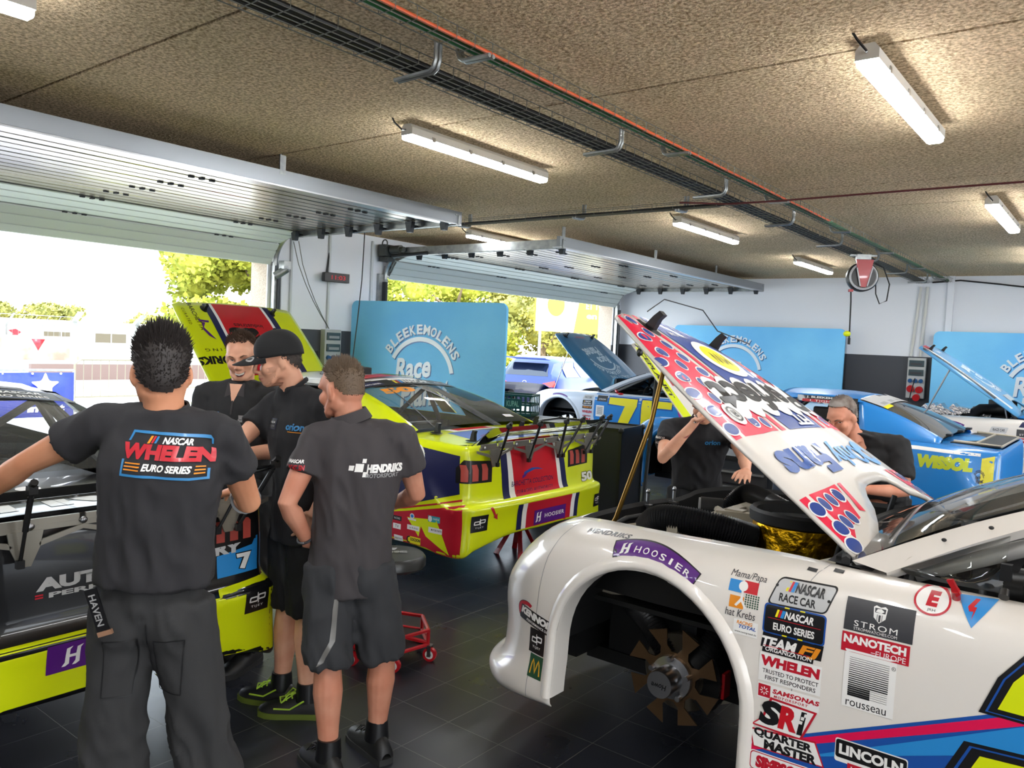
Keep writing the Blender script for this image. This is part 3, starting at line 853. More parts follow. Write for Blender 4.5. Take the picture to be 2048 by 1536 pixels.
def race_car(label, xn, yc, lift, col, trim=None, roofc=None, hood=None, hoodm=None, spoiler=False, brass=True, group=None, name='race_car', notch=True, nar=.20, twist=0.0, cpil=None, rear_window=None, detail=True, hub_sides=(-1,)):
    r = thing(name, label, 'race car', (xn, yc, lift), 0, group)
    C = {'root': r}
    b = MB(); b.v = list(BODY.v); b.f = list(BODY.f); b.m = [0] * len(b.f)
    b.build('body', [col], r, smooth=50, solid=.004, orient=(0, -1, 0))
    # wheel arch lips
    for uc in (UF, UR):
        for sg in (-1, 1):
            pts = arch_pts(uc, RA + .012)
            rows = []
            n = len(pts)
            for i, (u, z) in enumerate(pts):
                a = math.atan2(max(0, z - ZH_), u - uc); ru, rz = math.cos(a), math.sin(a)
                y = side_y(u + ru * .03, z + rz * .03)
                y = max(-1.0, min(-.86, y))
                sec = [(-.012, .10), (-.014, .012), (-.010, -.014), (.006, -.022), (.024, -.012), (.040, .004)]
                rows.append([V((u + ru * q, -sg * (y + d), z + rz * q)) if False else V((u + ru * q, (y + d) * (1 if sg < 0 else -1), z + rz * q)) for q, d in sec])
            MB().grid(rows).build('wheel_arch', trim or col, r, smooth=60)
    # dark floor, wheel wells and bay
    mb = MB()
    mb.box((2.6, 0, .17), (4.4, .86, .06)).box((2.55, 0, .2), (1.7, 1.8, .08))
    for uc in (UF, UR):
        for sg in (-1, 1):
            a = [V((uc - .43 * math.cos(PI * i / 12), sg * .90, ZH_ + .43 * math.sin(PI * i / 12))) for i in range(13)]
            mb.grid([a, [V((p.x, sg * .44, p.z)) for p in a]])
            mb.box((uc, sg * .43, .46), (.86, .02, .5))
    mb.box((1.58, 0, .55), (.03, 1.5, .7)).box((4.1, 0, .5), (.03, 1.5, .7)).box((4.7, 0, .3), (.5, 1.3, .12))
    mb.box((.42, 0, .34), (.06, 1.2, .3))
    mb.build('chassis', BLKPAN, r, smooth=0)
    # inner flange of the bonnet opening
    lo = [p for p in FULL if p[-1][0] < 1.63]
    half = [p[-1] for p in LEV if p[-1][0] < 1.63]
    loop = half[::-1] + [(a, -b_, c) for a, b_, c in half[1:]]
    MB().grid([[V(p) for p in loop], [V((p[0] + .012, p[1] * .985, p[2] - .02)) for p in loop], [V((p[0] + .02, p[1] * .97, p[2] - .3)) for p in loop]]).build('bay_lining', BLKPAN, r, smooth=0)
    MB().box((.9, 0, .5), (1.1, 1.3, .02)).build('bay_floor', BLKPAN, r, smooth=0)
    # cowl, deck, roof, pillars
    yi, zi = inner(1.63)
    cw = [[V((u, s * abs(inner(max(1.55, min(u, 1.73)))[0]), zi + .005 + .02 * (1 - s * s))) for s in [-1 + .2 * j for j in range(11)]] for u in (1.55, 1.63, 1.70)]
    MB().grid(cw).build('cowl', BLKPL, r)
    rows = []
    for i in range(9):
        u = 4.25 + (4.885 - 4.25) * i / 8
        y, z = inner(u)
        rows.append([V((u, y * s, z + .018 * (1 - s * s))) for s in [-1 + .125 * j for j in range(17)]])
    dk = MB().grid(rows)
    C['deck_bvh'] = dk.bvh()
    dk.build('boot_lid', col, r)
    rc = roofc or col
    def roof_z(u, s): return 1.212 + .045 * (1 - s * s) + .012 * math.sin((u - 2.28) / 1.02 * PI) - .012 * max(0, (u - 3.0) / .3)
    rows = []
    for i in range(13):
        u0 = 2.28 + 1.02 * i / 12
        rows.append([V((u0 - .05 * (1 - s * s) * (1 - i / 6) if i < 6 else u0 + .05 * (1 - s * s) * (i / 6 - 1), s * (.575 - .02 * abs(i / 6 - 1)), roof_z(u0, s))) for s in [-1 + .1 * j for j in range(21)]])
    rows[0:0] = []
    rf = MB().grid(rows)
    C['roof_bvh'] = rf.bvh()
    rf.build('roof', rc, r, solid=.012, orient=(0, 0, 1))
    for sg in (-1, 1):
        mb = MB()
        # A pillar: broad flat strip from cowl to roof
        p0, p1 = V((1.63, sg * .80, .905)), V((2.32, sg * .572, 1.218))
        p0b, p1b = V((1.745, sg * .835, .895)), V((2.40, sg * .592, 1.205))
        mid = [(p0.lerp(p1, t) + V((0, 0, .022 * math.sin(PI * t))), p0b.lerp(p1b, t) + V((0, 0, .022 * math.sin(PI * t)))) for t in [i / 8 for i in range(9)]]
        mb.grid([[a for a, _ in mid], [b2 for _, b2 in mid], [b2 + V((0, -sg * .03, -.03)) for _, b2 in mid], [a + V((.02, -sg * .03, -.03)) for a, _ in mid], [a for a, _ in mid]])
        mb.build('a_pillar', rc if trim is None else col, r, smooth=50)
        mb = MB()
        # roof rail, B pillar and the broad C pillar sheet
        mb.grid([[V((2.28 + 1.02 * i / 8, sg * .575, 1.214)) for i in range(9)], [V((2.33 + 1.02 * i / 8, sg * .605, 1.185)) for i in range(9)], [V((2.33 + 1.02 * i / 8, sg * .58, 1.17)) for i in range(9)]])
        mb.build('roof_rail', rc, r, smooth=50)
        mb = MB(); rows = []
        for i in range(13):
            t = i / 12
            a = V((3.30, sg * .575, 1.205)).lerp(V((4.30, sg * .72, .925)), t) + V((0, 0, .03 * math.sin(PI * t)))
            u = 3.42 + (4.30 - 3.42) * t
            b2 = V((u, sg * abs(inner(u)[0]), inner(u)[1]))
            if t < .45: top = V((3.12 + .3 * t, sg * .60, 1.19)).lerp(a, t / .45)
            rows.append([a.lerp(b2, k / 6) + V((0, sg * .02 * math.sin(PI * k / 6), 0)) for k in range(7)])
        mb.grid(rows)
        if sg < 0: C['c_bvh'] = mb.bvh()
        mb.build('c_pillar', cpil or col, r, smooth=60, solid=.006)
        mb = MB().prism([(3.05, sg * .59, 1.19), (3.14, sg * .59, 1.19), (3.3, sg * .83, .9), (3.12, sg * .83, .9)], (0, -sg * .02, 0))
        mb.build('b_pillar', cpil or col, r, smooth=0)
    # windscreen
    rows = []
    for i in range(9):
        t = i / 8
        rows.append([V((1.63 + (2.30 - 1.63) * t - (.10 - .05 * t) * (1 - s * s), s * (.80 + (.572 - .80) * t), .905 + (1.214 - .905) * t + .03 * math.sin(PI * t) + .045 * t * (1 - s * s) + .02 * (1 - t) * (1 - s * s))) for s in [-1 + .125 * j for j in range(17)]])
    ws = MB().grid(rows); C['ws_bvh'] = ws.bvh()
    ws.build('windscreen', WSG, r)
    ed = [rows[0][j] for j in range(17)]
    MB().tube([p + V((-.02, 0, -.005)) for p in ed], .016, 6).build('windscreen_seal', RUBBER, r)
    rows = []
    for i in range(9):
        t = i / 8
        rows.append([V((3.30 + 1.0 * t + .05 * (1 - s * s) * (1 - t), s * (.575 + .145 * t), 1.205 + (.925 - 1.205) * t + .03 * math.sin(PI * t) + .04 * (1 - s * s) * (1 - t) + .015 * t * (1 - s * s))) for s in [-1 + .125 * j for j in range(17)]])
    rw = MB().grid(rows); C['rw_bvh'] = rw.bvh()
    rw.build('rear_window', rear_window or TINT, r)
    # cockpit
    MB().box((1.85, 0, .8), (.3, 1.3, .16)).box((1.9, .2, .86), (.2, .3, .1)).build('dashboard', BLKPL, r, bevel=.02)
    mb = MB().box((2.75, -.32, .45), (.5, .5, .14)).box((2.98, -.32, .72), (.14, .5, .62)).box((2.96, -.32, 1.02), (.12, .3, .2)).box((2.85, -.55, 1.0), (.24, .05, .22)).box((2.85, -.09, 1.0), (.24, .05, .22))
    mb.build('driver_seat', BLKPL, r, bevel=.03)
    mb = MB().tube([(2.2, -.32 + .17 * math.cos(a), .82 + .17 * math.sin(a)) for a in [2 * PI * i / 20 for i in range(20)]], .015, 6, closed=True)
    mb.cyl((2.2, -.32, .82), (1.9, -.32, .78), .022).box((2.2, -.32, .82), (.015, .3, .04)).cyl((1.98, -.32, .79), (2.08, -.32, .8), .07)
    mb.build('steering_wheel', BLKPL, r)
    mb = MB()
    for sg in (-1, 1):
        mb.tube([(1.75, sg * .70, .4), (1.79, sg * .70, .88), (2.34, sg * .53, 1.17), (3.2, sg * .53, 1.18), (4.1, sg * .55, .85)], .023, 8)
        mb.tube([(3.15, sg * .53, 1.17), (3.15, sg * .72, .85), (3.15, sg * .74, .3)], .023, 8)
        mb.tube([(1.79, sg * .72, .66), (3.15, sg * .74, .66)], .023, 8)
        mb.tube([(3.15, sg * .53, 1.16), (3.15, -sg * .6, .4)], .022, 8)
    for u, z in ((2.34, 1.17), (3.15, 1.18)): mb.tube([(u, -.53, z), (u, .53, z)], .023, 8)
    mb.tube([(3.15, -.72, .8), (3.15, .72, .8)], .023, 8)
    mb.build('roll_cage', CAGE, r)
    MB().box((3.6, 0, .78), (.9, 1.3, .02)).box((2.4, 0, .22), (1.9, 1.5, .04)).box((2.4, .82, .52), (1.6, .03, .6)).box((2.4, -.82, .45), (1.6, .03, .46)).build('cockpit_tub', GRAYIN, r, smooth=0)
    # bonnet
    if hood is not None:
        h = hood_mb(notch, nar, twist)
        C['hood_bvh'] = h.bvh()
        ho = h.build('bonnet', [hoodm or col, WHITE], r, loc=(1.63, 0, .93), rot=(0, hood, 0), solid=.014, smooth=50, orient=(0, 0, 1))
        C['hood'] = ho
    # hubs and brakes, wheels off
    if detail:
        for uc in (UF,):
            for sg in hub_sides:
                hub(r, uc, sg, brass)
    if spoiler: make_spoiler(r)
    return C

def hub(r, uc, sg, brass):
    RX = MX.Rotation(-sg * PI / 2, 3, 'X')
    o = (uc, sg * .66, .27)
    h = thing('hub', None, None, o); h.parent = r
    MB().lathe([(0, .12), (.052, .12), (.055, .112), (.055, .03), (.085, .022), (.09, 0), (.09, -.06)], n=28, R=RX).build('hub_cap', STEEL, h)
    if sg < 0 and brass:
        D = Decal(((0, -.1205, 0), (-1, 0, 0), (0, 0, -1), (0, -1, 0)), None); D.text('Howe', 0, .005, .065, .022, vK, .2, .02); D.build('hub_lettering', h)
    pts = []
    for k in range(8):
        a = 2 * PI * (k + .5) / 8
        for da, rr in ((-.28, .10), (-.13, .125), (-.2, .19), (.24, .2), (.10, .125), (.24, .10)): pts.append((rr * math.cos(a + da), rr * math.sin(a + da)))
    MB().prism([V((p[0], -sg * 0, p[1])) for p in pts], (0, sg * .006, 0)).build('cooling_fan', BRASS if brass else ALU, h, smooth=0)
    mb = MB()
    for k in range(5):
        a = 2 * PI * k / 5 + .3
        mb.cyl((.08 * math.cos(a), sg * 0, .08 * math.sin(a)), (.08 * math.cos(a), sg * .05, .08 * math.sin(a)), .011, n=8)
    mb.build('wheel_studs', STEEL, h)
    MB().lathe([(.07, -.1), (.155, -.1), (.16, -.095), (.16, -.065), (.155, -.06), (.07, -.06)], n=40, R=RX).build('brake_disc', mat('bare iron', S(120, 112, 100), 0.35, 0.9), h)
    mb = MB()
    for i in range(7):
        a = -.6 + 1.2 * i / 6
        mb.box((.15 * math.cos(a), -sg * .08, .15 * math.sin(a)), (.07, .09, .06), 0, MX.Rotation(-a, 3, 'Y'))
    mb.build('brake_caliper', BLKPL, h, smooth=0)
    MB().box((.19, -sg * .08, 0), (.012, .06, .1)).build('caliper_pad', REDM, h, smooth=0)
    MB().cyl((0, -sg * .06, 0), (0, -sg * .18, 0), .05).box((0, -sg * .15, .0), (.07, .06, .36)).build('upright', DARKM, h)
    mb = MB().tube([(-.02, -sg * .14, .17), (-.1, -sg * .42, .16)], .016, 8).tube([(.0, -sg * .14, -.16), (-.12, -sg * .44, -.1)], .02, 8).tube([(.0, -sg * .14, -.16), (.3, -sg * .44, -.1)], .02, 8)
    mb.tube([(-.1, -sg * .2, .02), (-.12, -sg * .44, .02)], .012, 8)
    mb.build('control_arms', CHAS, h)
    mb = MB().cyl((.05, -sg * .2, -.1), (-.0, -sg * .36, .36), .035, n=12)
    mb.build('damper', mat('damper grey', S(92, 88, 80), 0.4, 0.5), h)
    return h

def make_spoiler(r):
    s = thing('spoiler', None, None, (0, 0, 0)); s.parent = r
    rows = [[V((4.965 + .125 * t, y, .885 + .13 * t)) for t in (0, .5, 1)] for y in [-.80 + 1.6 * i / 8 for i in range(9)]]
    MB().grid(rows).build('spoiler_blade', glass('spoiler lexan', (.92, .93, .93, 1), .10, .02), s, solid=.005, label=None) if False else MB().grid(rows).build('spoiler_blade', glass('spoiler lexan', (.92, .93, .93, 1), .10, .02), s, solid=.005)
    mb = MB()
    for i in range(8):
        ya, yb = -.78 + 1.56 * i / 8 + .012, -.78 + 1.56 * (i + 1) / 8 - .012
        mb.prism([(4.975, ya, .89), (4.975, yb, .89), (4.975, yb, .862), (4.975, ya, .862)], (.012, 0, 0))
    mb.box((4.982, 0, .856), (.012, 1.56, .02))
    for yc in (-.62, -.2, .2, .62):
        for sg in (-1, 1):
            mb.prism([(4.985, yc + sg * .2, .85), (4.985, yc + sg * .2, .832), (4.985, yc + sg * .05, .79), (4.985, yc + sg * .045, .80), (4.985, yc + sg * .06, .815)], (.008, 0, 0))
        mb.prism([(4.985, yc - .06, .85), (4.985, yc + .06, .85), (4.985, yc + .05, .79), (4.985, yc + .02, .72), (4.985, yc - .02, .72), (4.985, yc - .05, .79)], (.008, 0, 0))
    mb.build('spoiler_bracket', mat('brushed bracket', S(158, 152, 140), 0.35, 0.8), s, smooth=0)
    mb = MB()
    for i in range(9):
        y = -.74 + 1.48 * i / 8
        mb.ell((4.995, y, .865), (.008, .014, .014), 10, 6)
    mb.build('bracket_bolt', STEEL, s)
    for y, dy in ((-.60, .0), (-.22, 0), (.18, -.05), (.24, .12), (.56, .1), (.66, .12)):
        q = V((5.0, y, .735)); p = V((5.095, y + dy, 1.02))
        mb = MB().tube([q, p], .007, 8).box(tuple(p), (.03, .03, .03)).cyl(p + V((-.02, 0, .0)), p + V((.02, 0, .03)), .014, n=8).box(tuple(q), (.025, .025, .03)).tube([q.lerp(p, .45), q.lerp(p, .9)], .011, 8)
        mb.build('strut_rod', BLKPL, s, smooth=40)
    for sg in (-1, 1):
        MB().tube([(5.07, sg * .79, .995), (4.93, sg * .81, .88)], .0035, 5).build('stay_wire', STEEL, s)
    return s

def pin(parent, p, n, m=BLKPL, k=1.0):
    """quick release bonnet pin: oval plate with an upright grip"""
    n = V(n).normalized()
    R = V((0, 0, 1)).rotation_difference(n).to_matrix()
    mb = MB()
    mb.ell((0, 0, 0), (.06 * k, .04 * k, .006), 16, 4)
    mb.prism([(-.012, -.016, 0), (.03, -.016, 0), (.028, -.016, .05), (.036, -.016, .075), (.012, -.016, .08), (.0, -.016, .05)], (0, .032, 0))
    for i in range(len(mb.v)): mb.v[i] = R @ (mb.v[i] * k) + V(p)
    return mb.build('bonnet_pin', m, parent, smooth=40)

# ================================================================== lettering used on the cars
def nascar(D, cx, cy, w, h, m=vW, ang=0.0):
    D.at(cx, cy, ang)
    bw = w * .065
    for i, c in enumerate((vY, vR, vC)):
        D.poly(rectp(-w / 2 + bw * (.9 + i * 1.15), 0, bw * (1.25 if i == 2 else .9), h, 0, .25), c)
    D.text('NASCAR', w * .12, 0, w * .74, h, m, .22, .035)
    D.at(0, 0)
def hoosier(D, cx, cy, w, h, ang=0.0, box=True):
    D.at(cx, cy, ang)
    if box: D.poly(rectp(0, 0, w, h), vP)
    x = -w * .36; s = h * .34
    for q in (-.5, .5): D.poly([(x + q * s - .16 * s, -s), (x + q * s + .2 * s, -.8 * s), (x + q * s + .25 * s, .7 * s), (x + q * s + .5 * s, s), (x + q * s - .1 * s, .85 * s), (x + q * s - .2 * s, -.6 * s), (x + q * s - .5 * s, -s)], vW)
    D.poly(rectp(x, 0, s * .9, s * .3), vW)
    D.text('HOOSIER', w * .14, 0, w * .62, h * .28, vW, 0, .015, 1.1)
    D.at(0, 0)
def tijey(D, cx, cy, w, h, box=vK):
    D.at(cx, cy)
    if box: D.poly(rectp(0, 0, w, h), box)
    k = w / 2
    D.poly(rrect(-.32 * k, .05 * h, .72 * k, .24 * h, .09 * k, 0, .1), vW, [rrect(-.32 * k, .05 * h, .5 * k, .12 * h, .04 * k, 0, .1)])
    D.poly(rrect(.32 * k, .12 * h, .72 * k, .24 * h, .09 * k, 0, .1), vW, [rrect(.32 * k, .12 * h, .5 * k, .12 * h, .04 * k, 0, .1)])
    D.poly(rectp(-.02 * k, .16 * h, .08 * k, .3 * h), vW); D.poly(rectp(.06 * k, .02 * h, .08 * k, .3 * h), vW)
    D.text('TIJEY', 0, -.26 * h, w * .52, h * .12, vW, 0, .01, 1.25)
    D.at(0, 0)
def checker(D, cx, cy, s, m):
    for x, y, k in ((0, 0, 1), (-.95, -.05, .62), (.62, .86, .5), (.75, -.8, .62)):
        D.poly(rectp(cx + x * s, cy + y * s, s * k, s * k, 0, .15), m)

# ================================================================== the white car in front
WL = .2 - .95 * math.tan(math.radians(1.0))
WC = race_car('white race car with its spotted bonnet raised and front wheels off', -2.33, 3.55, WL, WHITE, hood=math.radians(42), hoodm=WHITE, hub_sides=(-1, 1), twist=.13)
WR = WC['root']; WR.rotation_euler = (-math.radians(1.0), 0, 0)
dz = 0.0
def side(name='sticker', g=.025): return Decal(LEFT, BODYBVH, g)
D = side()
D.text('Mama/Papa', 1.335, .81, .125, .026, vDG, .15, 0)
D.poly(rectp(1.3, .775, .05, .038), vC); D.poly(rectp(1.351, .778, .05, .038), vR); D.poly(rectp(1.309, .724, .05, .04), vO)
for i in range(6):
    for j in range(6): D.poly(ellp(1.34 + .0085 * i, .716 + .0075 * j, .003, .003, 8), vG)
D.poly(ellp(1.325, .778, .016, .016, 16), vW)
D.poly([(1.322, .765), (1.329, .765), (1.33, .735), (1.345, .71), (1.338, .707), (1.325, .728), (1.31, .71), (1.303, .714), (1.321, .738)], vW)
D.text('hat Krebs', 1.326, .688, .105, .026, vDG, .15, 0)
D.build('sticker', WR, 'charity sticker with four coloured squares')
D = side(); D.poly(rectp(1.349, .644, .084, .05), vW); D.text('RACING', 1.345, .66, .055, .012, vO, .2, .03); D.text('TOTAL', 1.355, .647, .06, .012, vB, .2, .03); D.text('www.racing-total.de', 1.35, .628, .075, .008, vK)
D.build('sticker', WR)
D = side()
D.poly(rrect(1.52, .79, .19, .088, .015, .03, .35), vK); D.poly(rrect(1.52, .79, .18, .078, .012, .03, .35), vSil)
nascar(D, 1.528, .808, .125, .03, vK); D.text('RACE CAR', 1.508, .772, .118, .026, vK, 0, .03)
for x, y in ((1.435, .805), (1.605, .79)): D.poly(ellp(x, y, .005, .005, 10), vK)
D.build('sticker', WR)
D = side()
D.poly(rrect(1.506, .697, .2, .098, .012), vB); D.poly(rrect(1.506, .697, .19, .088, .01), vK)
nascar(D, 1.506, .719, .125, .025, vW); D.poly(rectp(1.506, .7, .17, .0015), vR); D.text('EURO SERIES', 1.507, .676, .132, .024, vW, 0, .03)
for x in (1.48, 1.53):
    for y in (.742, .652): D.poly(rectp(x, y, .016, .004), vY)
D.build('sticker', WR)
D = side()
D.poly(rectp(1.505, .625, .195, .05, 0, .1), vK); D.poly(rectp(1.495, .6, .165, .03, 0, .1), vK)
D.text('TEAM', 1.465, .62, .115, .036, vW, .2, .04); D.text('FJ', 1.563, .618, .07, .04, vO, .2, .04); D.text('ORGANIZATION', 1.497, .597, .15, .014, vW, .1, .02); D.poly(rectp(1.49, .607, .15, .002), vR)
D.build('sticker', WR)
D = side()
D.poly(rectp(1.505, .535, .2, .095), vW)
D.text('WHELEN', 1.505, .557, .19, .034, vCr, .05, .06); D.text('TRUSTED TO PROTECT', 1.508, .523, .18, .014, vK, 0, .01); D.text('FIRST RESPONDERS', 1.509, .502, .162, .014, vK, 0, .01)
D.build('sticker', WR)
D = side()
D.poly(rectp(1.505, .455, .2, .05), vW); D.poly(rectp(1.428, .455, .04, .042), vCr)
for k in range(8): D.poly(rectp(1.428 + .01 * math.cos(k * PI / 4), .455 + .01 * math.sin(k * PI / 4), .008, .003, k * PI / 4), vW)
D.text('SAMSONAS', 1.53, .462, .15, .016, vCr, .15, .05, 1.1); D.text('MOTORSPORT', 1.515, .445, .11, .009, vCr, .15, .02, 1.3)
D.build('sticker', WR)
# painted stripes along the flank
D = Decal(LEFT, BODYBVH, .04, off=.0012)
def yl(u): return .257 + (u - 1.357) * .4565
D.poly([(1.352, yl(1.352)), (2.4, yl(2.4)), (3.2, yl(3.2) if yl(3.2) < .8 else .8), (3.2, .12), (1.352, .12)], vB)
D.poly([(1.352, yl(1.352) - .012), (2.6, yl(2.6) - .012), (2.6, yl(2.6) - .05), (1.352, yl(1.352) - .034)], vPk)
D.poly([(1.55, .27), (2.6, .80), (2.6, .66)], vC)
D.build('paint_stripe', WR)
D = Decal(LEFT, BODYBVH, .03, off=.0022)
D.poly([(1.39, .33), (1.425, .365), (1.45, .44), (1.6, .432), (1.555, .325)], vCr); D.poly([(1.4, .335), (1.433, .365), (1.456, .432), (1.59, .426), (1.55, .333)], vW)
D.text('S', 1.452, .386, .075, .085, vK, .15, .06); D.text('R', 1.508, .384, .06, .08, vR, .15, .06); D.text('I', 1.554, .382, .03, .08, vK, .25, .08)
for x, y in ((1.556, .40), (1.566, .412), (1.551, .385)): D.poly(rectp(x, y, .01, .011, 0, .2), vW)
D.build('sticker', WR)
D = Decal(LEFT, BODYBVH, .03, off=.0024)
D.poly([(1.387, .318), (1.6, .338), (1.632, .262), (1.4, .256)], vCr); D.poly([(1.392, .313), (1.597, .332), (1.626, .266), (1.405, .26)], vW)
D.text('QUARTER', 1.497, .309, .19, .032, vK, 0, .05); D.text('MASTER', 1.523, .277, .17, .032, vK, 0, .05)
D.build('sticker', WR)
D = Decal(LEFT, BODYBVH, .03, off=.0024)
D.poly(rrect(1.497, .212, .21, .068, .014), vW); D.poly(rrect(1.497, .212, .204, .062, .012), vCr); D.poly(rrect(1.497, .212, .198, .056, .011), vW); D.text('SIMPSON', 1.497, .212, .165, .042, vCr, .08, .07)
D.build('sticker', WR)
D = side()
D.poly(rectp(1.757, .77, .198, .098), vDG)
D.poly([(1.738, .805), (1.745, .81), (1.758, .806), (1.771, .81), (1.778, .805), (1.775, .775), (1.758, .76), (1.741, .775)], vW)
D.poly([(1.742, .803), (1.774, .803), (1.773, .79), (1.743, .79)], vDG); D.poly([(1.745, .792), (1.75, .8), (1.76, .802), (1.77, .796), (1.762, .79)], vW)
D.poly(rectp(1.758, .774, .006, .02), vDG); D.poly(rectp(1.751, .776, .003, .018), vGy); D.poly(rectp(1.765, .776, .003, .018), vGy)
D.text('STROM', 1.75, .746, .125, .017, vW, 0, 0, 1.2); D.text('STROMWATCHES.COM', 1.75, .73, .125, .009, vW)
D.build('sticker', WR)
D = side()
D.poly(rectp(1.754, .685, .195, .06), vCr); D.text('NANOTECH', 1.752, .695, .18, .026, vW, 0, .05); D.text('EUROPE', 1.8, .668, .085, .017, vW, 0, 0); D.poly(rectp(1.75, .668, .012, .002), vW)
D.build('sticker', WR)
D = side()
D.poly(rectp(1.745, .573, .15, .18), vW)
for k in range(19):
    y = .64 - .0065 * k; th = .0012 + .00022 * k
    if k < 14: D.poly(rectp(1.743, y, .115, th), vK)
    else: D.poly(rectp(1.718, y, .065, th + .001), vK); D.poly(rectp(1.775, y, .05, .001), vK)
D.text('rousseau', 1.741, .497, .117, .018, vK); D.poly(ellp(1.812, .636, .006, .006, 14), vDG, [ellp(1.812, .636, .0048, .0048, 14)]); D.text('R', 1.812, .636, .005, .006, vDG)
D.build('sticker', WR)
D = Decal(LEFT, BODYBVH, .012)
D.poly(ellp(1.891, .852, .05, .038, 32), vCr); D.poly(ellp(1.891, .852, .044, .032, 32), vW); D.text('E', 1.893, .856, .034, .036, vCr, .1, .06); D.text('JRH', 1.893, .828, .022, .009, vK)
D.build('sticker', WR)
D = Decal(LEFT, BODYBVH, .012)
D.poly([(1.955, .878), (2.056, .882), (2.002, .805)], vC); D.poly([(1.985, .856), (2.0, .875), (2.012, .875), (2.0, .857), (2.008, .857), (1.999, .825), (2.001, .846), (1.99, .845)], vR)
D.build('sticker', WR)
D = Decal(LEFT, BODYBVH, .03, off=.0024)
D.poly(rrect(1.765, .338, .21, .075, .008), vW); D.poly(rrect(1.765, .343, .205, .058, .008), vK); D.text('LINCOLN', 1.765, .343, .185, .034, vW, 0, .05); D.poly(rectp(1.765, .28, .13, .05), vCr); D.text('WELDERS', 1.765, .283, .11, .028, vW, 0, .03)
D.build('sticker', WR)
# big door numbers, yellow with black and blue outline
D = Decal(LEFT, BODYBVH, .05, off=.0026)
def big(D, pts, cx, cy):
    for k, m in ((1.0, vK), (.93, vB), (.9, vK), (.8, vNe)): D.poly([(cx + (x - cx) * k, cy + (y - cy) * (k if k > .85 else k * .97)) for x, y in pts], m)
n5 = [(2.04, .575), (2.085, .70), (2.15, .775), (2.62, .80), (2.62, .70), (2.3, .69), (2.27, .64), (2.5, .62), (2.62, .5), (2.6, .54), (2.16, .56)]
big(D, [(2.04, .58), (2.08, .69), (2.14, .77), (2.5, .80), (2.5, .58)], 2.27, .68)
big(D, [(1.955, .36), (2.01, .485), (2.5, .52), (2.5, .2), (1.93, .2)], 2.22, .35)
D.build('door_number', WR)
D = Decal(LEFT, BODYBVH, .02)
D.at(.93, .335)
D.poly(arcband(0, 0, .452, .51, PI * .595, PI * .345, 20), vK); D.poly(arcband(0, 0, .456, .506, PI * .592, PI * .348, 20), vP)
D.at(0, 0)
a = PI * .56
D.at(.93 + .48 * math.cos(a), .335 + .48 * math.sin(a), a - PI / 2)
for q in (-.011, .011): D.poly([(q - .005, -.017), (q + .006, -.013), (q + .006, .012), (q + .012, .018), (q - .004, .015), (q - .006, -.01), (q - .012, -.017)], vW)
D.poly(rectp(0, 0, .02, .006), vW)
D.at(0, 0)
D.arctext('HOOSIER', .93, .335, .479, PI * .525, PI * .375, .02, .026, vW, .012)
D.build('sticker', WR, 'purple curved sticker over the wheel arch')
D = Decal(LEFT, BODYBVH, .015)
D.at(.43, .432, -.13, 0)
D.poly(arcband(-.06, .0, .05, .062, PI * 1.25, PI * .35, 18, .75), vK); D.poly(arcband(-.055, 0, .042, .064, PI * 1.2, PI * .36, 18, .7), vCr)
D.poly(rrect(0.005, -.008, .21, .062, .008, 0, .1), vK); D.text('KENNOL', 0, .002, .19, .032, vW, .15, .07); D.text('PERFORMANCE OIL', .02, -.027, .14, .011, vW, .1, .02)
D.at(0, 0); D.build('sticker', WR)
D = Decal(LEFT, BODYBVH, .015); tijey(D, .45, .338, .092, .1); D.build('sticker', WR)
D = Decal(LEFT, BODYBVH, .015)
D.poly(rectp(.458, .238, .078, .092), vG)
gold = vinyl('gold', 214, 164, 44)
for q in (-1, 1): D.poly([(.458 + q * .03, .206), (.458 + q * .024, .25), (.458 + q * .015, .268), (.458 + q * .006, .25), (.458, .222), (.458, .208), (.458 + q * .009, .236), (.458 + q * .015, .258), (.458 + q * .02, .24), (.458 + q * .023, .206)][::1 if q > 0 else -1], gold)
D.build('sticker', WR, 'green sticker with gold double arch')
D = Decal(((0, -1.3, .9), (1, 0, 0), (0, .5, .866), (0, -.866, .5)), BODYBVH, .02)
D.text('HENDRIKS', .725, .17, .21, .026, vDG, .2, .04, 1.1); D.build('sticker', WR)
# joint line between nose and wing, wing slots, latch
D = Decal(LEFT, BODYBVH, .015, off=.001)
ln = [(.535, .84), (.50, .78), (.47, .70), (.445, .55), (.432, .42), (.425, .3), (.42, .16), (.415, .08)]
D.poly(ln + [(x + .0035, y) for x, y in ln[::-1]], vGy); D.build('panel_joint', WR)
D = Decal(LEFT, BODYBVH, .02)
for x, y in ((1.523, .862), (1.604, .872)): D.poly(rectp(x, y, .033, .007), vDG); D.poly(rectp(x, y, .03, .004), vK)
D.build('wing_slot', WR)
D = Decal(LEFT, BODYBVH, .02, off=.001)
ln = [(1.585, .9), (1.545, .86), (1.525, .82), (1.52, .74), (1.515, .5), (1.51, .3), (1.505, .12)]
D.poly(ln + [(x + .003, y) for x, y in ln[::-1]], vGy); D.build('panel_joint', WR)
MB().cyl((1.95, -.86, .86), (1.95, -.90, .90), .012).prism([(1.925, -.905, .925), (1.94, -.905, .93), (1.965, -.905, .89), (1.955, -.905, .88)], (0, .02, 0)).build('cutoff_lever', REDM, WR)
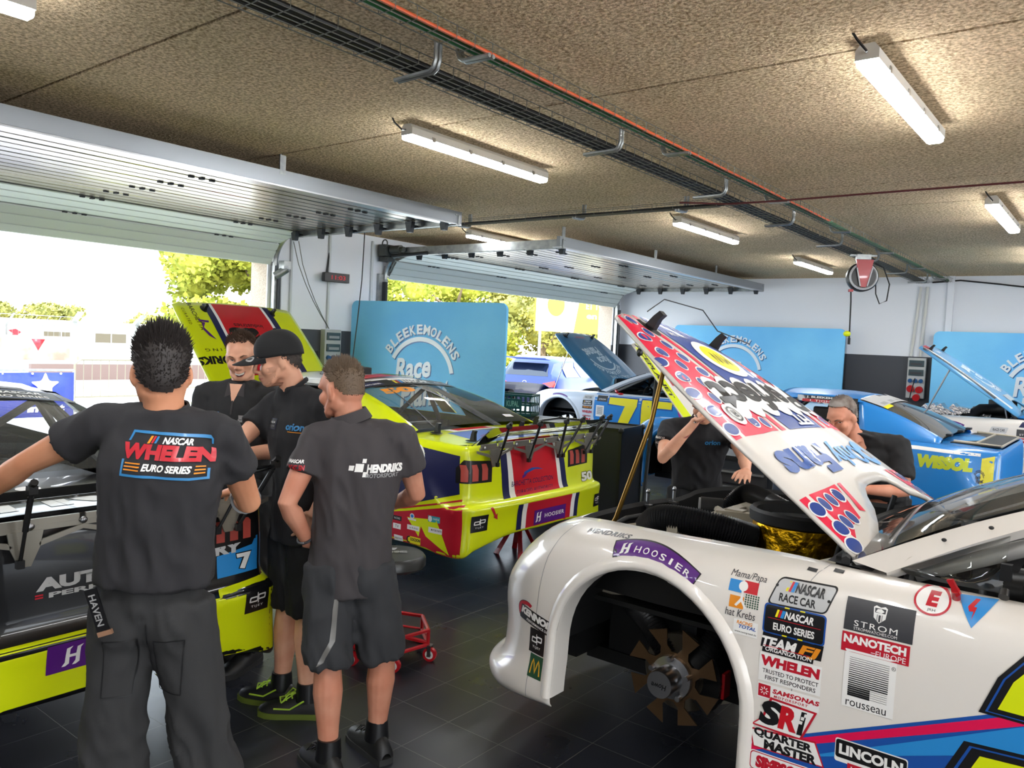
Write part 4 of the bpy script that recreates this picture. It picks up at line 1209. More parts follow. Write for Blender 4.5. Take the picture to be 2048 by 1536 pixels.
# side window: clear quarter pane and black trim
def side_y2(u, z): return -.835 + (z - .9) / .3 * .235
fr = [(1.775, .92), (1.80, .95), (1.90, 1.0), (2.06, 1.075), (2.06, .902), (1.9, .90), (1.80, .905)]
MB().add([(u, side_y2(u, z) + .004, z) for u, z in fr], [tuple(t) for t in tessellate_polygon([[V((u, z, 0)) for u, z in fr]])]).build('quarter_window', CLEAR, WR, solid=.004)
MB().box((2.065, -.80, .96), (.03, .03, .05)).cyl((2.07, -.85, .915), (2.07, -.87, .90), .014).build('window_latch', BLKPL, WR)
for u, z in ((1.86, 1.0), (1.98, 1.055), (2.1, 1.1)): MB().ell((u + .03, -.80 + (z - .96) * .7, z + .02), (.008, .008, .006), 8, 6).build('window_clip', BLKPL, WR)
MB().cyl((2.02, -.6, .98), (1.93, -.6, .97), .055).cyl((1.9, -.45, 1.0), (1.82, -.45, .98), .045).box((1.93, -.6, .91), (.04, .04, .1)).build('dash_gauge', BLKPL, WR)
MB().tube([(1.8, -.70, .88), (2.35, -.56, 1.13)], .03, 10).build('window_brace', mat('brace grey', S(160, 158, 154), .4, .3), WR)
# engine bay furniture
BAY = WR
def tubes(name, pts, r, m, n=10, label=None): 
    o = MB().tube(pts, r, n).build(name, m, BAY)
    if label: o['label'] = label
    return o
def ribbed(name, pts, r, m):
    P = crom(np.array(pts), 14); L = len(P); rs = [r * (1 + .10 * (1 if (i // 1) % 2 else -1)) for i in range(L * 2)]
    Q = []
    for i in range(L - 1): Q += [P[i], (P[i] + P[i + 1]) / 2]
    Q.append(P[-1])
    return MB().tube([tuple(p) for p in Q], rs[:len(Q)], 14).build(name, m, BAY, smooth=80)
RB = mat('ribbed duct black', S(30, 30, 31), .35)
ribbed('air_duct', [(.60, -.36, .72), (.70, -.40, .83), (.85, -.40, .85), (1.0, -.36, .835), (1.10, -.28, .80)], .055, RB)
ribbed('air_duct', [(.66, .48, .76), (.74, .50, .85), (.84, .44, .86), (1.08, .25, .83)], .05, RB)
ribbed('brake_duct', [(.52, -.30, .40), (.72, -.50, .43), (.86, -.58, .36), (.90, -.56, .27)], .05, RB)
ribbed('brake_duct', [(1.18, -.38, .72), (1.12, -.52, .58), (1.08, -.60, .42), (1.0, -.58, .3)], .045, RB)
gold_foil = mat('gold foil', S(226, 176, 30), .28, 1.0, bump=(11, .6, .05))
MB().lathe([(.17, .60), (.192, .605), (.195, .86), (.19, .885)], c=(1.24, -.13, 0), n=40).build('air_cleaner', gold_foil, WR, 'gold foil wrapped drum') if False else MB().lathe([(.17, .60), (.192, .605), (.195, .86), (.19, .885)], c=(1.24, -.13, 0), n=40).build('air_cleaner', gold_foil, WR)
MB().lathe([(.192, .87), (.21, .88), (.212, .92), (.2, .932), (.182, .922), (.178, .88)], c=(1.24, -.13, 0), n=40).build('air_cleaner_rim', RUBBER, WR)
MB().lathe([(0, .885), (.10, .882), (.15, .87), (.178, .882)], c=(1.24, -.13, 0), n=40).build('air_cleaner_lid', ALU, WR)
mb = MB()
mb.box((.80, .0, .80), (.05, .9, .05)).box((.98, .12, .81), (.42, .05, .05), 0, MX.Rotation(.35, 3, 'Z')).box((1.0, .28, .81), (.4, .05, .05), 0, MX.Rotation(-.3, 3, 'Z')).tube([(.82, -.1, .80), (1.12, .0, .79)], .026, 10).tube([(.55, -.5, .77), (.8, -.1, .81)], .02, 8).tube([(.55, .5, .77), (.8, .1, .81)], .02, 8)
mb.box((.86, .1, .835), (.09, .06, .015))
mb.tube([(1.56, -.62, .86), (1.0, -.66, .62), (.5, -.56, .5)], .02, 8).tube([(1.56, .62, .86), (1.0, .66, .62), (.5, .56, .5)], .02, 8)
mb.build('front_frame', CHAS, WR)
MB().box((.5, 0, .58), (.06, 1.0, .3)).build('radiator', BLKPAN, WR)
MB().cyl((.7, .32, .79), (.6, .27, .79), .055).build('oil_catch_can', RUBBER, WR); MB().cyl((.6, .27, .79), (.592, .266, .79), .05).build('can_cap', vGy, WR)
for x, y in ((.50, -.05), (.62, .02)): MB().box((x, y, .76), (.09, .05, .035), 0, MX.Rotation(.6, 3, 'Z')).build('hose_clamp', mat('green clamp', S(16, 84, 56), .3, .4), WR)
for x, y in ((.31, .24), (.36, .45)): MB().cyl((x, y, .68), (x, y, .82), .009, n=8).box((x, y, .755), (.05, .03, .012)).ell((x, y, .83), (.012, .012, .016), 8, 6).build('locating_pin', STEEL, WR)
tubes('bay_hose', [(.4, -.3, .72), (.38, -.1, .74), (.42, .2, .74), (.5, .4, .72)], .014, RUBBER)
tubes('bay_hose', [(.55, -.30, .73), (.5, -.2, .75), (.52, -.05, .75), (.6, .05, .72)], .012, RUBBER)
tubes('bonnet_prop', [(.57, -.62, .76), (.62, -.62, .85), (.75, -.60, 1.28), (.79, -.585, 1.545)], .010, mat('brass rod', S(150, 116, 54), .3, .9))
tubes('bonnet_hinge', [(1.44, -.36, .72), (1.5, -.36, .98)], .012, DARKM); tubes('bonnet_hinge', [(1.44, .36, .72), (1.5, .36, .98)], .012, DARKM)
# spotted bonnet artwork
HB = WC['hood']
H = Decal(HOODF, WC['hood_bvh'], .04, off=.0014)
def half(D, pts, m):
    D.poly(pts, m); D.poly([(-a, b) for a, b in pts[::-1]], m)
def edge(b): 
    u = b + 1.63
    return .755 - .20 * max(0, (1.08 - u) / .84) ** 1.8 - .012
eb = [-1.345 + .0795 * k for k in range(11)]
half(H, [(.47, -1.35), (.36, -.55)] + [(edge(b), b) for b in eb[::-1]], vHR)
half(H, [(.43, -1.36), (.385, -1.365), (.27, -.55), (.32, -.55)], vHR)
H.poly([(.345, -1.368), (.23, -.55), (-.23, -.55), (-.345, -1.368), (0, -1.378)], vHB)
half(H, [(.43, -.245), (.745, -.245), (.745, .0), (.60, -.08), (.50, -.09)], vHR)
half(H, [(.36, -.245), (.40, -.245), (.46, -.115), (.43, -.1)], vHR)
H.build('bonnet_paint', HB)
H = Decal(HOODF, WC['hood_bvh'], .04, off=.0030)
for (a, b) in [(.52, -1.30), (.50, -1.21), (.47, -1.12), (.585, -1.17), (.60, -1.06), (.46, -1.03), (.56, -.975), (.44, -.93), (.67, -1.01), (.655, -.90), (.55, -.86), (.70, -.81), (.60, -.765), (.70, -.70), (.62, -.655), (.715, -.60), (.5, -.615), (.42, -.60), (.49, -.2), (.57, -.195), (.65, -.19), (.715, -.185), (.56, -.105), (.635, -.10), (.70, -.09), (.72, -.02)]:
    for sg in (1, -1):
        H.poly(ellp(sg * a, b, .034, .036, 18), vW); H.poly(ellp(sg * a, b, .028, .03, 18), vHB)
H.build('dot_print', HB)
H = Decal(HOODF, WC['hood_bvh'], .04, off=.0048)
for cx, w in ((.50, .13), (.36, .17), (.19, .17), (.02, .17), (-.14, .15), (-.28, .16), (-.42, .17)): H.poly(ellp(cx, -.765, w * .62, .135, 18), vW)
H.poly(ellp(.595, -.665, .06, .06, 18), vW)
H.text('Perfect', .06, -.765, 1.02, .2, vK, .15, .035)
H.poly(ellp(.595, -.665, .04, .042, 20), vK, [ellp(.595, -.665, .033, .035, 20)]); H.text('R', .595, -.665, .03, .04, vK, 0, .03)
H.text('FIT', -.05, -.60, .22, .07, vW, .1, .04)
H.text('Only', -.10, -.375, .46, .16, vC, .15, .03); H.text('Fans', .40, -.375, .50, .16, vB, .15, .05)
H.poly(ellp(-.40, -.36, .085, .085, 24), vC, [ellp(-.40, -.35, .035, .035, 16)])
H.poly(ellp(.0, -1.06, .22, .14, 32), vW); H.poly(ellp(0, -1.06, .16, .10, 32), vY); H.text('WISSOL', 0, -1.06, .25, .06, vK, .1, .03) if False else H.text('MW', 0, -1.06, .2, .09, vK, .1, .0)
H.text('STROM', .16, -1.235, .18, .035, vSil, 0, .02)
H.build('bonnet_lettering', HB)
HP = WC['hood_bvh']
def onhood(a, b):
    h, n, f, d = HP.ray_cast(V((b, -a, .5)), V((0, 0, -1)), 2); return h, (n if n.z > 0 else -n)
for a in (.40, -.40):
    h, n = onhood(a, -1.27); pin(HB, h, n, k=1.15)
MB().tube([V((-1.37, -.3, -.12)), V((-1.39, -.2, -.05)), V((-1.25, -.1, .02)), V((-1.2, .1, -.05)), V((-1.1, .3, -.03))], .003, 5).build('pin_lanyard', BLKPL, HB)

# ================================================================== the yellow car at the first door
YCAR = race_car('fluorescent yellow race car with red side panel and a clear boot spoiler', -8.6, 5.06, .15, NEON, hood=math.radians(50), nar=.02, spoiler=True, roofc=paint('roof white', 228, 228, 224), hub_sides=())
YR = YCAR['root']
D = Decal(REAR, BODYBVH, .03)
LK = vinyl('lamp black', 16, 14, 14)
def lampg(name, c0, c1):
    m = bpy.data.materials.new(name); m.use_nodes = True
    m.node_tree.nodes['Principled BSDF'].inputs['Base Color'].default_value = c0
    m.node_tree.nodes['Principled BSDF'].inputs['Roughness'].default_value = .35
    return m
LRED = vinyl('lamp red', 178, 74, 64)
def lamp_at(D, x0, x1, z0, z1, sg, ta):
    w = x1 - x0
    if sg < 0: D.poly([(x0, z0 + .01), (x0, z1 - .06), (x0 + ta, z1), (x1, z1 - .02), (x1, z0)], LK)
    else: D.poly([(x0, z0), (x0, z1 - .03), (x1 - ta, z1), (x1, z1 - .06), (x1, z0 + .01)], LK)
    for i in range(3):
        x = x0 + w * (.2 + .29 * i)
        D.poly([(x - w * .09, z0 + .02), (x + w * .09, z0 + .02), (x + w * .09, z0 + .10), (x + w * .02 * -sg * 0 + w * .03, z1 - .035), (x - w * .12, z1 - .035), (x - w * .09, z0 + .10)], LRED)
CLF = ((4.93, -.86, 0), (.6, .8, 0), (0, 0, 1), (.8, -.6, 0))
lamp_at(D, .40, .70, .615, .785, 1, .06)
D.build('lamp_print', YR, 'printed tail lamp graphic')
D = Decal(CLF, BODYBVH, .02, off=.003); lamp_at(D, -.06, .225, .60, .775, -1, .05)
D.build('lamp_print', YR, 'printed tail lamp graphic')
D = Decal(REAR, BODYBVH, .03, off=.0014)
# upper centre panel
D.poly([(-.50, .84), (-.42, .84), (-.36, .455), (-.45, .455)], vN); D.poly([(-.425, .84), (-.375, .84), (-.30, .455), (-.37, .455)], vW); D.poly([(-.38, .85), (.18, .85), (.28, .455), (-.30, .455)], vR)
D.poly([(.18, .85), (.225, .85), (.33, .455), (.28, .455)], vW); D.poly([(.225, .85), (.30, .85), (.40, .455), (.33, .455)], vN)
D.poly(rectp(-.31, .29, .06, .235), vN); D.poly(rectp(-.25, .29, .055, .235), vW); D.poly(rectp(.08, .29, .605, .235), vCr); D.poly(rectp(.41, .29, .055, .235), vW); D.poly(rectp(.465, .29, .055, .235), vN)
D.build('tail_stripe', YR)
D = Decal(REAR, BODYBVH, .03, off=.003)
D.poly([(-.2, .635), (-.1, .66), (-.02, .655), (.05, .635), (.0, .64), (-.06, .645), (-.12, .632), (-.2, .615)], vB); D.poly([(-.22, .61), (-.15, .63), (-.18, .6), (-.22, .585)], vP)
D.text('BARCHETTA COLLECTION', -.08, .556, .54, .04, vN, 0, .01, 1.05); D.text('CURATED AUTHORITY', -.05, .487, .48, .03, vN, 0, .01, 1.25)
tijey(D, -.765, .326, .165, .118)
D.poly([(-.67, .425), (-.64, .43), (-.60, .37), (-.585, .38), (-.575, .33), (-.625, .355), (-.612, .36)], vCr)
hoosier(D, .095, .275, .43, .115)
D.text('50', .705, .512, .19, .09, vK, -.1, .09); D.text('50', .705, .512, .18, .08, vW, -.1, .05)
tijey(D, .81, .30, .12, .11)
D.build('tail_sticker', YR)
D = Decal(LEFT, BODYBVH, .03, off=.0014)
D.poly([(4.1, .84), (4.5, .836), (4.86, .80), (4.88, .53), (4.54, .43), (4.1, .36)], vN)
D.poly(arcband(4.48, .745, .085, .105, PI * .5, -PI * .5, 14), vW); D.poly(arcband(4.48, .745, .045, .05, PI * .5, -PI * .5, 10), vGy)
D.poly([(4.02, .30), (4.44, .385), (4.9, .495), (4.9, .482), (4.44, .372), (4.02, .285)], vCr); D.poly([(4.02, .27), (4.44, .352), (4.93, .46), (4.945, .43), (4.945, .05), (4.9, .05), (4.02, .05)], vCr)
D.poly([(4.46, .31), (4.74, .335), (4.87, .10), (4.65, .20), (4.60, .265), (4.58, .185)], vNe)
D.build('flank_paint', YR)
D = Decal(LEFT, BODYBVH, .03, off=.003)
D.poly(rectp(4.36, .285, .09, .035), vK); D.text('RACING', 4.36, .285, .06, .015, vW)
D.poly(ellp(4.51, .325, .022, .02, 16), vW); D.poly(ellp(4.51, .325, .015, .013, 16), vC); D.poly(rectp(4.51, .30, .08, .012), vW)
D.poly(rectp(4.72, .335, .11, .045), vinyl('teal', 60, 160, 170)); D.poly(ellp(4.685, .335, .018, .022, 12), vW); D.text('CASTLE', 4.74, .338, .055, .014, vW, 0, .02)
D.poly(rectp(4.36, .225, .08, .04), vW); D.text('TV', 4.36, .225, .04, .02, vK); D.poly(rectp(4.525, .24, .12, .035), vW); D.text('car & driver', 4.53, .24, .09, .014, vK)
D.poly(rectp(4.735, .255, .125, .04), vW); D.text('MOTOR PARTS', 4.745, .257, .095, .014, vK, 0, .02)
D.poly(rectp(4.38, .14, .09, .04), vW); D.text('Selection', 4.38, .14, .07, .014, vK); D.poly(rectp(4.54, .15, .125, .05), vY); D.text('COCOON', 4.55, .155, .1, .022, vK, 0, .05); D.poly(arcband(4.49, .15, .016, .026, PI * .4, PI * 1.6, 10), vK)
D.build('flank_sticker', YR)
RWF = ((3.8, 0, 1.08), (0, 1, 0), (-.963, 0, .27), (.27, 0, .963))
D = Decal(RWF, YCAR['rw_bvh'], .06, off=.006)
D.poly([(-.60, .32), (-.56, .49), (.56, .49), (.60, .32)], vK); nascar(D, .04, .40, .44, .085, vW)
D.poly(rectp(-.42, .40, .22, .1), vN); D.text('EURO SERIES', -.42, .39, .18, .03, vW, .1, .02); D.poly(rectp(.44, .40, .2, .1), vDG); D.text('EURO SERIES', .44, .40, .17, .03, vW, .1, .02)
D.build('window_banner', YR)
D = Decal(RWF, YCAR['rw_bvh'], .06, off=.006)
D.text('50', -.30, .19, .36, .13, vO, 0, .06); D.build('window_number', YR)
D = Decal(RWF, YCAR['rw_bvh'], .06, off=.006)
D.poly(rectp(.5, -.42, .12, .05), vW)
for s_ in (-1, 1): D.poly([(s_ * .74, -.5), (s_ * .72, -.5), (s_ * .58, .46), (s_ * .60, .46)], vNe)
D.poly([(-.55, -.52), (-.54, -.52), (-.34, .3), (-.36, .3)], vDG); D.poly([(.10, -.52), (.125, -.52), (-.02, .3), (-.04, .3)], vDG)
D.build('window_strap', YR)
D = Decal(TOPR, YCAR['roof_bvh'], .05, off=.014)
D.poly([(-.5, -3.24), (.1, -3.24), (.0, -3.06), (-.5, -3.16)], vR); D.poly([(.35, -3.24), (.54, -3.24), (.54, -2.32), (.48, -2.32)], vNe); D.build('roof_paint', YR)
mb = MB().prism([(2.62, -.36, 1.25), (2.95, -.36, 1.26), (2.95, -.36, 1.33), (2.72, -.36, 1.34)], (0, .36, 0)); mb.build('roof_hatch', BLKPL, YR, bevel=.01)
D = Decal(((4.5, 0, 1.2), (0, 1, 0), (-1, 0, 0), (0, 0, 1)), YCAR['deck_bvh'], .05, off=.0016)
D.poly([(-.40, .23), (.14, .23), (.16, .10), (-.42, .10)], vW); D.poly([(-.33, .23), (.08, .23), (.10, .13), (-.34, .13)], vR)
D.poly([(-.52, .08), (.38, .08), (.5, -.36), (-.6, -.36)], vB); D.poly([(-.1, .06), (.3, .06), (.32, -.25), (-.12, -.25)], vDG); D.text('BARCHETTA', .1, -.08, .3, .05, vSil); D.poly(ellp(-.3, -.15, .12, .04, 16, .3), vP)
D.build('boot_print', YR)
for u, y in ((4.40, -.62), (4.80, -.66), (4.42, .62), (4.62, .15), (4.80, .68)):
    z = inner(u)[1] + .02; pin(YR, (u, y, z), (0, 0, 1))
# raised yellow bonnet print
HB = YCAR['hood']
H = Decal(HOODF, YCAR['hood_bvh'], .05, off=.0014)
H.poly([(-.30, -1.365), (-.33, -.3), (.33, -.3), (.30, -1.365)], vR)
for s_ in (-1, 1):
    H.poly([(s_ * .30, -1.365), (s_ * .335, -1.365), (s_ * .365, -.1), (s_ * .33, -.1)], vW); H.poly([(s_ * .335, -1.365), (s_ * .41, -1.355), (s_ * .44, -.1), (s_ * .365, -.1)], vN)
H.build('bonnet_paint', HB)
H = Decal(HOODF, YCAR['hood_bvh'], .05, off=.003)
H.text('ae', .1, -.88, .36, .22, vK, .1, .07); H.text('industries', .0, -1.02, .36, .06, vK, 0, .01); H.text('HENDRIKS', .47, -.52, .62, .11, vK, .15, .05); H.text('RACING', .45, -.66, .4, .04, vK, 0, 0, 1.5)
H.at(.56, -1.15, PI / 2).text('BARCHETTA', 0, 0, .42, .05, vK, 0, .01).text('CURATED', .0, -.1, .25, .03, vK, 0, 0, 1.4); H.at(0, 0)
H.poly([(.50, -1.05), (.54, -.98), (.50, -.88), (.47, -.80), (.53, -.86), (.56, -.95), (.53, -1.06)], vP); H.poly([(.45, -1.08), (.56, -1.1), (.56, -1.07), (.46, -1.05)], vP)
H.build('bonnet_lettering', HB)
HP = YCAR['hood_bvh']
for a in (.42, -.42):
    h, n = onhood(a, -1.27); pin(HB, h, n)
tag(MB().tube([(-7.94, 4.7, 1.95), (-7.97, 4.75, 2.01)], .004, 5).build('bonnet_clip', STEEL, None), 'small clip', 'clip') if False else None

# ================================================================== the black car at the left
BC = race_car('black race car with yellow lower bumper and clear spoiler', -8.1, 1.36, .16, BLACKP, spoiler=True, hub_sides=())
BR = BC['root']
D = Decal(REAR, BODYBVH, .03)
D.poly([(-.88, .43), (0, .433), (.58, .43), (.60, .455), (.885, .475), (.89, .30), (.885, .05), (-.88, .05)], vNe)
D.build('bumper_paint', BR, 'yellow lower band')
D = Decal(REAR, BODYBVH, .03, off=.0014)
D.poly([(.595, .60), (.60, .50), (.885, .505), (.885, .60), (.86, .675), (.80, .66), (.78, .625)], vC); D.build('bumper_paint', BR, 'blue corner block')
D = Decal(REAR, BODYBVH, .03, off=.003)
D.text('7', .734, .557, .09, .085, vK, -.15, .1); D.text('7', .734, .557, .08, .075, vW, -.15, .05); D.at(0, 0)
tijey(D, .77, .383, .13, .112)
hoosier(D, .20, .355, .66, .112)
D.text('AUTO INDUSTRY', .29, .628, .87, .05, vSil, 0, .06); D.text('PERFORMANCE', .21, .583, .62, .02, vSil, 0, .04); D.poly(rectp(-.134, .589, .028, .006), vCr); D.poly(rectp(-.134, .579, .028, .006), vCr)
lamp_at(D, -.80, -.55, .64, .79, -1, .05); lamp_at(D, .565, .80, .64, .79, 1, .05)
D.build('tail_sticker', BR)
D = Decal(((4.5, 0, 1.2), (0, 1, 0), (-1, 0, 0), (0, 0, 1)), BC['deck_bvh'], .05, off=.0016)
D.text('orion', .02, -.12, 1.12, .40, vW, 0, .04)
D.build('boot_lettering', BR)
D = Decal(((4.5, 0, 1.2), (0, 1, 0), (-1, 0, 0), (0, 0, 1)), BC['deck_bvh'], .05, off=.0012)
for y in (-.1, .02, .14): D.poly(rectp(0, y, 1.5, .004), vDG)
for x in (-.0, .42): D.poly(rectp(x, -.2, .003, .36, .12), vDG)
D.build('panel_joint', BR)
D = Decal(RWF, BC['rw_bvh'], .06, off=.006)
D.poly([(-.60, .30), (-.56, .49), (.56, .49), (.60, .30)], vK); nascar(D, .30, .42, .32, .045, vW); D.text('EURO SERIES', .31, .355, .33, .045, vW, .1, .02)
D.poly(rrect(.30, .39, .48, .15, .02), vB, [rrect(.30, .39, .47, .14, .02)])
D.build('window_banner', BR)
D = Decal(TOPR, BC['roof_bvh'], .05, off=.014)
D.poly([(-.56, -3.26), (.56, -3.26), (.5, -3.16), (-.5, -3.16)], vinyl('pale', 160, 200, 220)); D.poly([(-.5, -3.16), (.5, -3.16), (.5, -3.02), (-.5, -3.02)], vNe); D.build('roof_paint', BR)
MB().box((3.7, .1, .98), (.02, .26, .12), 0, MX.Rotation(.3, 3, 'Y')).cyl((3.7, .1, .92), (3.72, .1, .82), .02).build('cooling_grille', mat('grille', S(30, 30, 30), .5, bump=(160, 1, .01)), BR)

# ================================================================== the other race cars
BLD = paint('race blue', 36, 128, 204)
SC75 = race_car('blue and white race car with a yellow 75 by the second door', -8.15, 11.35, .2, LBLUE, hood=math.radians(44), hoodm=paint('bonnet blue', 52, 116, 160), brass=False)
R7 = SC75['root']
def plate_stack(D, u0, z0, k=1.0, n=9):
    hs = [.075, .085, .05, .08, .04, .09, .06, .06]
    z = z0
    for i, h in enumerate(hs[:n]):
        h *= k
        if i in (0,): D.poly(rrect(u0, z - h / 2, .17 * k, h * .9, .01, 0, .3), vSil); D.text('RACE CAR', u0, z - h / 2, .12 * k, h * .4, vK, .1, .02)
        elif i == 1: D.poly(rrect(u0, z - h / 2, .17 * k, h * .92, .01), vK); D.text('EURO SERIES', u0, z - h * .68, .13 * k, h * .26, vW, 0, .02); nascar(D, u0, z - h * .3, .12 * k, h * .24)
        elif i == 2: D.poly(rectp(u0, z - h / 2, .17 * k, h * .85, 0, .1), vK); D.text('TEAM FJ', u0, z - h / 2, .15 * k, h * .6, vO, .2, .04)
        elif i == 3: D.text('WHELEN', u0, z - h / 2, .17 * k, h * .5, vCr, 0, .05)
        elif i == 4: D.text('SAMSONAS', u0, z - h / 2, .15 * k, h * .5, vCr, .1, .03)
        elif i == 5: D.text('SRI', u0, z - h / 2, .14 * k, h * .8, vR, .2, .06)
        else: D.poly(rrect(u0, z - h / 2, .16 * k, h * .85, .01), vW); D.text('MASTER' if i == 6 else 'SIMPSON', u0, z - h / 2, .14 * k, h * .5, vK if i == 6 else vCr, 0, .04)
        z -= h * 1.05
D = Decal(LEFT, BODYBVH, .05, off=.0012)
D.poly([(1.62, .86), (1.9, .85), (3.1, .87), (3.1, .12), (1.75, .12), (1.62, .5)], BLD); D.build('flank_paint', R7, 'blue door panel')
D = Decal(LEFT, BODYBVH, .05, off=.0026)
for k, m, o in ((1, vB, 0), (0, vY, .02)):
    D.poly([(1.86 + o, .84 - o), (2.38 - o, .84 - o), (2.38 - o, .72), (2.12 - o * .5, .2), (1.93 + o, .2), (2.16, .70 + o * .3), (1.86 + o, .70 + o)], m)
    D.poly([(2.42 + o, .84 - o), (2.95 - o, .84 - o), (2.95 - o, .70 + o), (2.60 + o * .4, .70 + o), (2.60 + o * .4, .58 - o), (2.86, .58 - o), (2.96 - o, .50), (2.96 - o, .27), (2.86, .2 + o), (2.42 + o, .2 + o)], m)
D.poly([(2.58, .46), (2.8, .46), (2.8, .33), (2.58, .33)], vB)
D.build('door_number', R7)
D = Decal(LEFT, BODYBVH, .05, off=.0026); D.poly(arcband(3.18, .72, .10, .15, PI * .6, PI * 1.5, 14), vinyl('magenta', 176, 40, 150)); D.build('flank_paint', R7)
D = Decal(LEFT, BODYBVH, .03, off=.003)
plate_stack(D, 1.50, .83); D.poly(rectp(1.755, .79, .18, .09), vDG); D.text('STROM', 1.755, .78, .12, .02, vW); D.poly(rectp(1.73, .60, .14, .17), vW)
for k in range(12): D.poly(rectp(1.73, .66 - .01 * k, .10, .004), vK)
D.poly(arcband(.93, .335, .432, .48, PI * .58, PI * .37, 16), vP)
D.build('sticker', R7)
HB = SC75['hood']; H = Decal(HOODF, SC75['hood_bvh'], .05, off=.0016)
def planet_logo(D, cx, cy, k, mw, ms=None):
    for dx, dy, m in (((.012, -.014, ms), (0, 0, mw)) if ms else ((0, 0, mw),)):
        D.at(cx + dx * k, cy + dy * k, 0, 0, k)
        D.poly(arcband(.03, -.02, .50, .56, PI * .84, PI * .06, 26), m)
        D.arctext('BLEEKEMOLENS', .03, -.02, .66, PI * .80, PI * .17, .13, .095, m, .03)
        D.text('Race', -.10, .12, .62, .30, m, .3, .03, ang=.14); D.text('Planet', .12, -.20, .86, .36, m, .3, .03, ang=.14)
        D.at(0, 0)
planet_logo(H, .02, -.72, .62, vLB := vinyl('pale lettering', 196, 218, 232)); H.text('EXPERIENCE', .02, -1.24, .3, .06, vCr); H.text('QUALITY TIME', -.06, -.24, .62, .07, vLB)
H.build('bonnet_lettering', HB)
HP = SC75['hood_bvh']
for a in (.40, -.40): h, n = onhood(a, -1.27); pin(HB, h, n)
MB().tube([(.60, -.62, .80), (.86, -.60, 1.5)], .008, 6).build('bonnet_prop', STEEL, R7)
MB().tube([(1.9, -.80, .92), (1.95, -.84, .90)], .02, 8).ell((2.02, -.86, .88), (.05, .03, .02)).build('cutoff_lever', REDM, R7)

WSC = race_car('blue and white race car with yellow lettering on its rear wing', -5.78, 8.62, .18, BLD, roofc=BLD, hub_sides=(), rear_window=glass('grey lexan', (.5, .5, .5, 1), .3, .5, S(116, 112, 104)))
W5 = WSC['root']; W5.location.x = -.78 - 5 * .76; W5.scale = (.76, 1, 1)
D = Decal(LEFT, BODYBVH, .05, off=.0012)
D.poly([(3.3, .825), (4.1, .825), (4.72, .815), (4.72, .84), (4.1, .855), (3.3, .855)], vW); D.poly([(1.9, .80), (3.0, .80), (3.0, .12), (1.9, .12)], vW)
D.poly([(4.735, .80), (4.99, .86), (5.03, .86), (5.03, .3), (4.735, .3)], vinyl('lemon', 222, 212, 50)); D.build('flank_paint', W5)
D = Decal(LEFT, BODYBVH, .03, off=.0026)
D.text('WISSOL', 4.38, .735, .56, .115, vinyl('lime lettering', 190, 204, 40), .1, .09)
D.build('flank_lettering', W5)
D = Decal(((4.85, -1.4, .5), (.95, -.31, 0), (0, 0, 1), (.31, -.95, 0)), BODYBVH, .03, off=.003)
planet_logo(D, .04, .13, .105, vDG); D.text('HSV', .02, -.08, .2, .07, vW, 0, .06); D.build('flank_sticker', W5)
D = Decal(LEFT, BODYBVH, .05, off=.0026)
D.poly([(2.2, .80), (2.75, .80), (2.75, .66), (2.5, .2), (2.3, .2), (2.55, .64), (2.2, .64)], vCr); D.poly([(2.22, .78), (2.73, .78), (2.73, .66), (2.48, .22), (2.33, .22), (2.58, .66), (2.22, .66)], vK); D.poly([(2.24, .76), (2.71, .76), (2.71, .67), (2.47, .24), (2.36, .24), (2.61, .68), (2.24, .68)], vW)
D.build('door_number', W5)
D = Decal(((3.0, -1.3, 1.1), (1, 0, 0), (0, .5, .866), (0, -.866, .5)), WSC['roof_bvh'], .05, off=.02)
D.build('roof_print', W5) if D.L else None
MB().prism([(2.55, -.615, 1.215), (3.3, -.615, 1.215), (3.3, -.63, 1.16), (2.55, -.63, 1.16)], (0, -.01, 0)).build('name_strip', vK, W5, smooth=0)
D = Decal(((2.92, -.64, 1.187), (1, 0, 0), (0, .2, .98), (0, -.98, .2)), None, off=.002)
D.text('J. BLEEKEMOLEN', 0, .012, .5, .026, vW, 0, .03); D.poly(rectp(0, -.02, .6, .028), vCr); D.text('I. TIGHTEL', 0, -.02, .4, .02, vW); D.build('name_lettering', W5)
D = Decal(RWF, WSC['rw_bvh'], .06, off=.008)
D.poly([(-.60, .22), (-.56, .50), (.56, .50), (.60, .22)], vSil); D.poly([(-.62, .16), (-.40, .16), (-.38, .22), (-.60, .22)], vY)
for k in range(4): D.poly([(-.5 + .25 * k, .24), (-.35 + .25 * k, .24), (-.35 + .25 * k, .3), (-.5 + .25 * k, .3)], vGy)
D.build('window_banner', W5)
for a in (-.5, .1, .55): MB().box((4.32, a, .945), (.06, .1, .02)).build('window_hinge', BLKPL, W5)
MB().box((4.62, 0, .893), (.5, 1.36, .012)).build('boot_opening', BLKPAN, W5, smooth=0)
MB().tube([(4.4, -.66, .91), (4.88, -.62, .895), (4.88, .62, .895), (4.4, .66, .91)], .012, 6).tube([(4.62, -.6, .9), (4.62, .6, .9)], .016, 6).build('boot_frame', CHAS, W5)

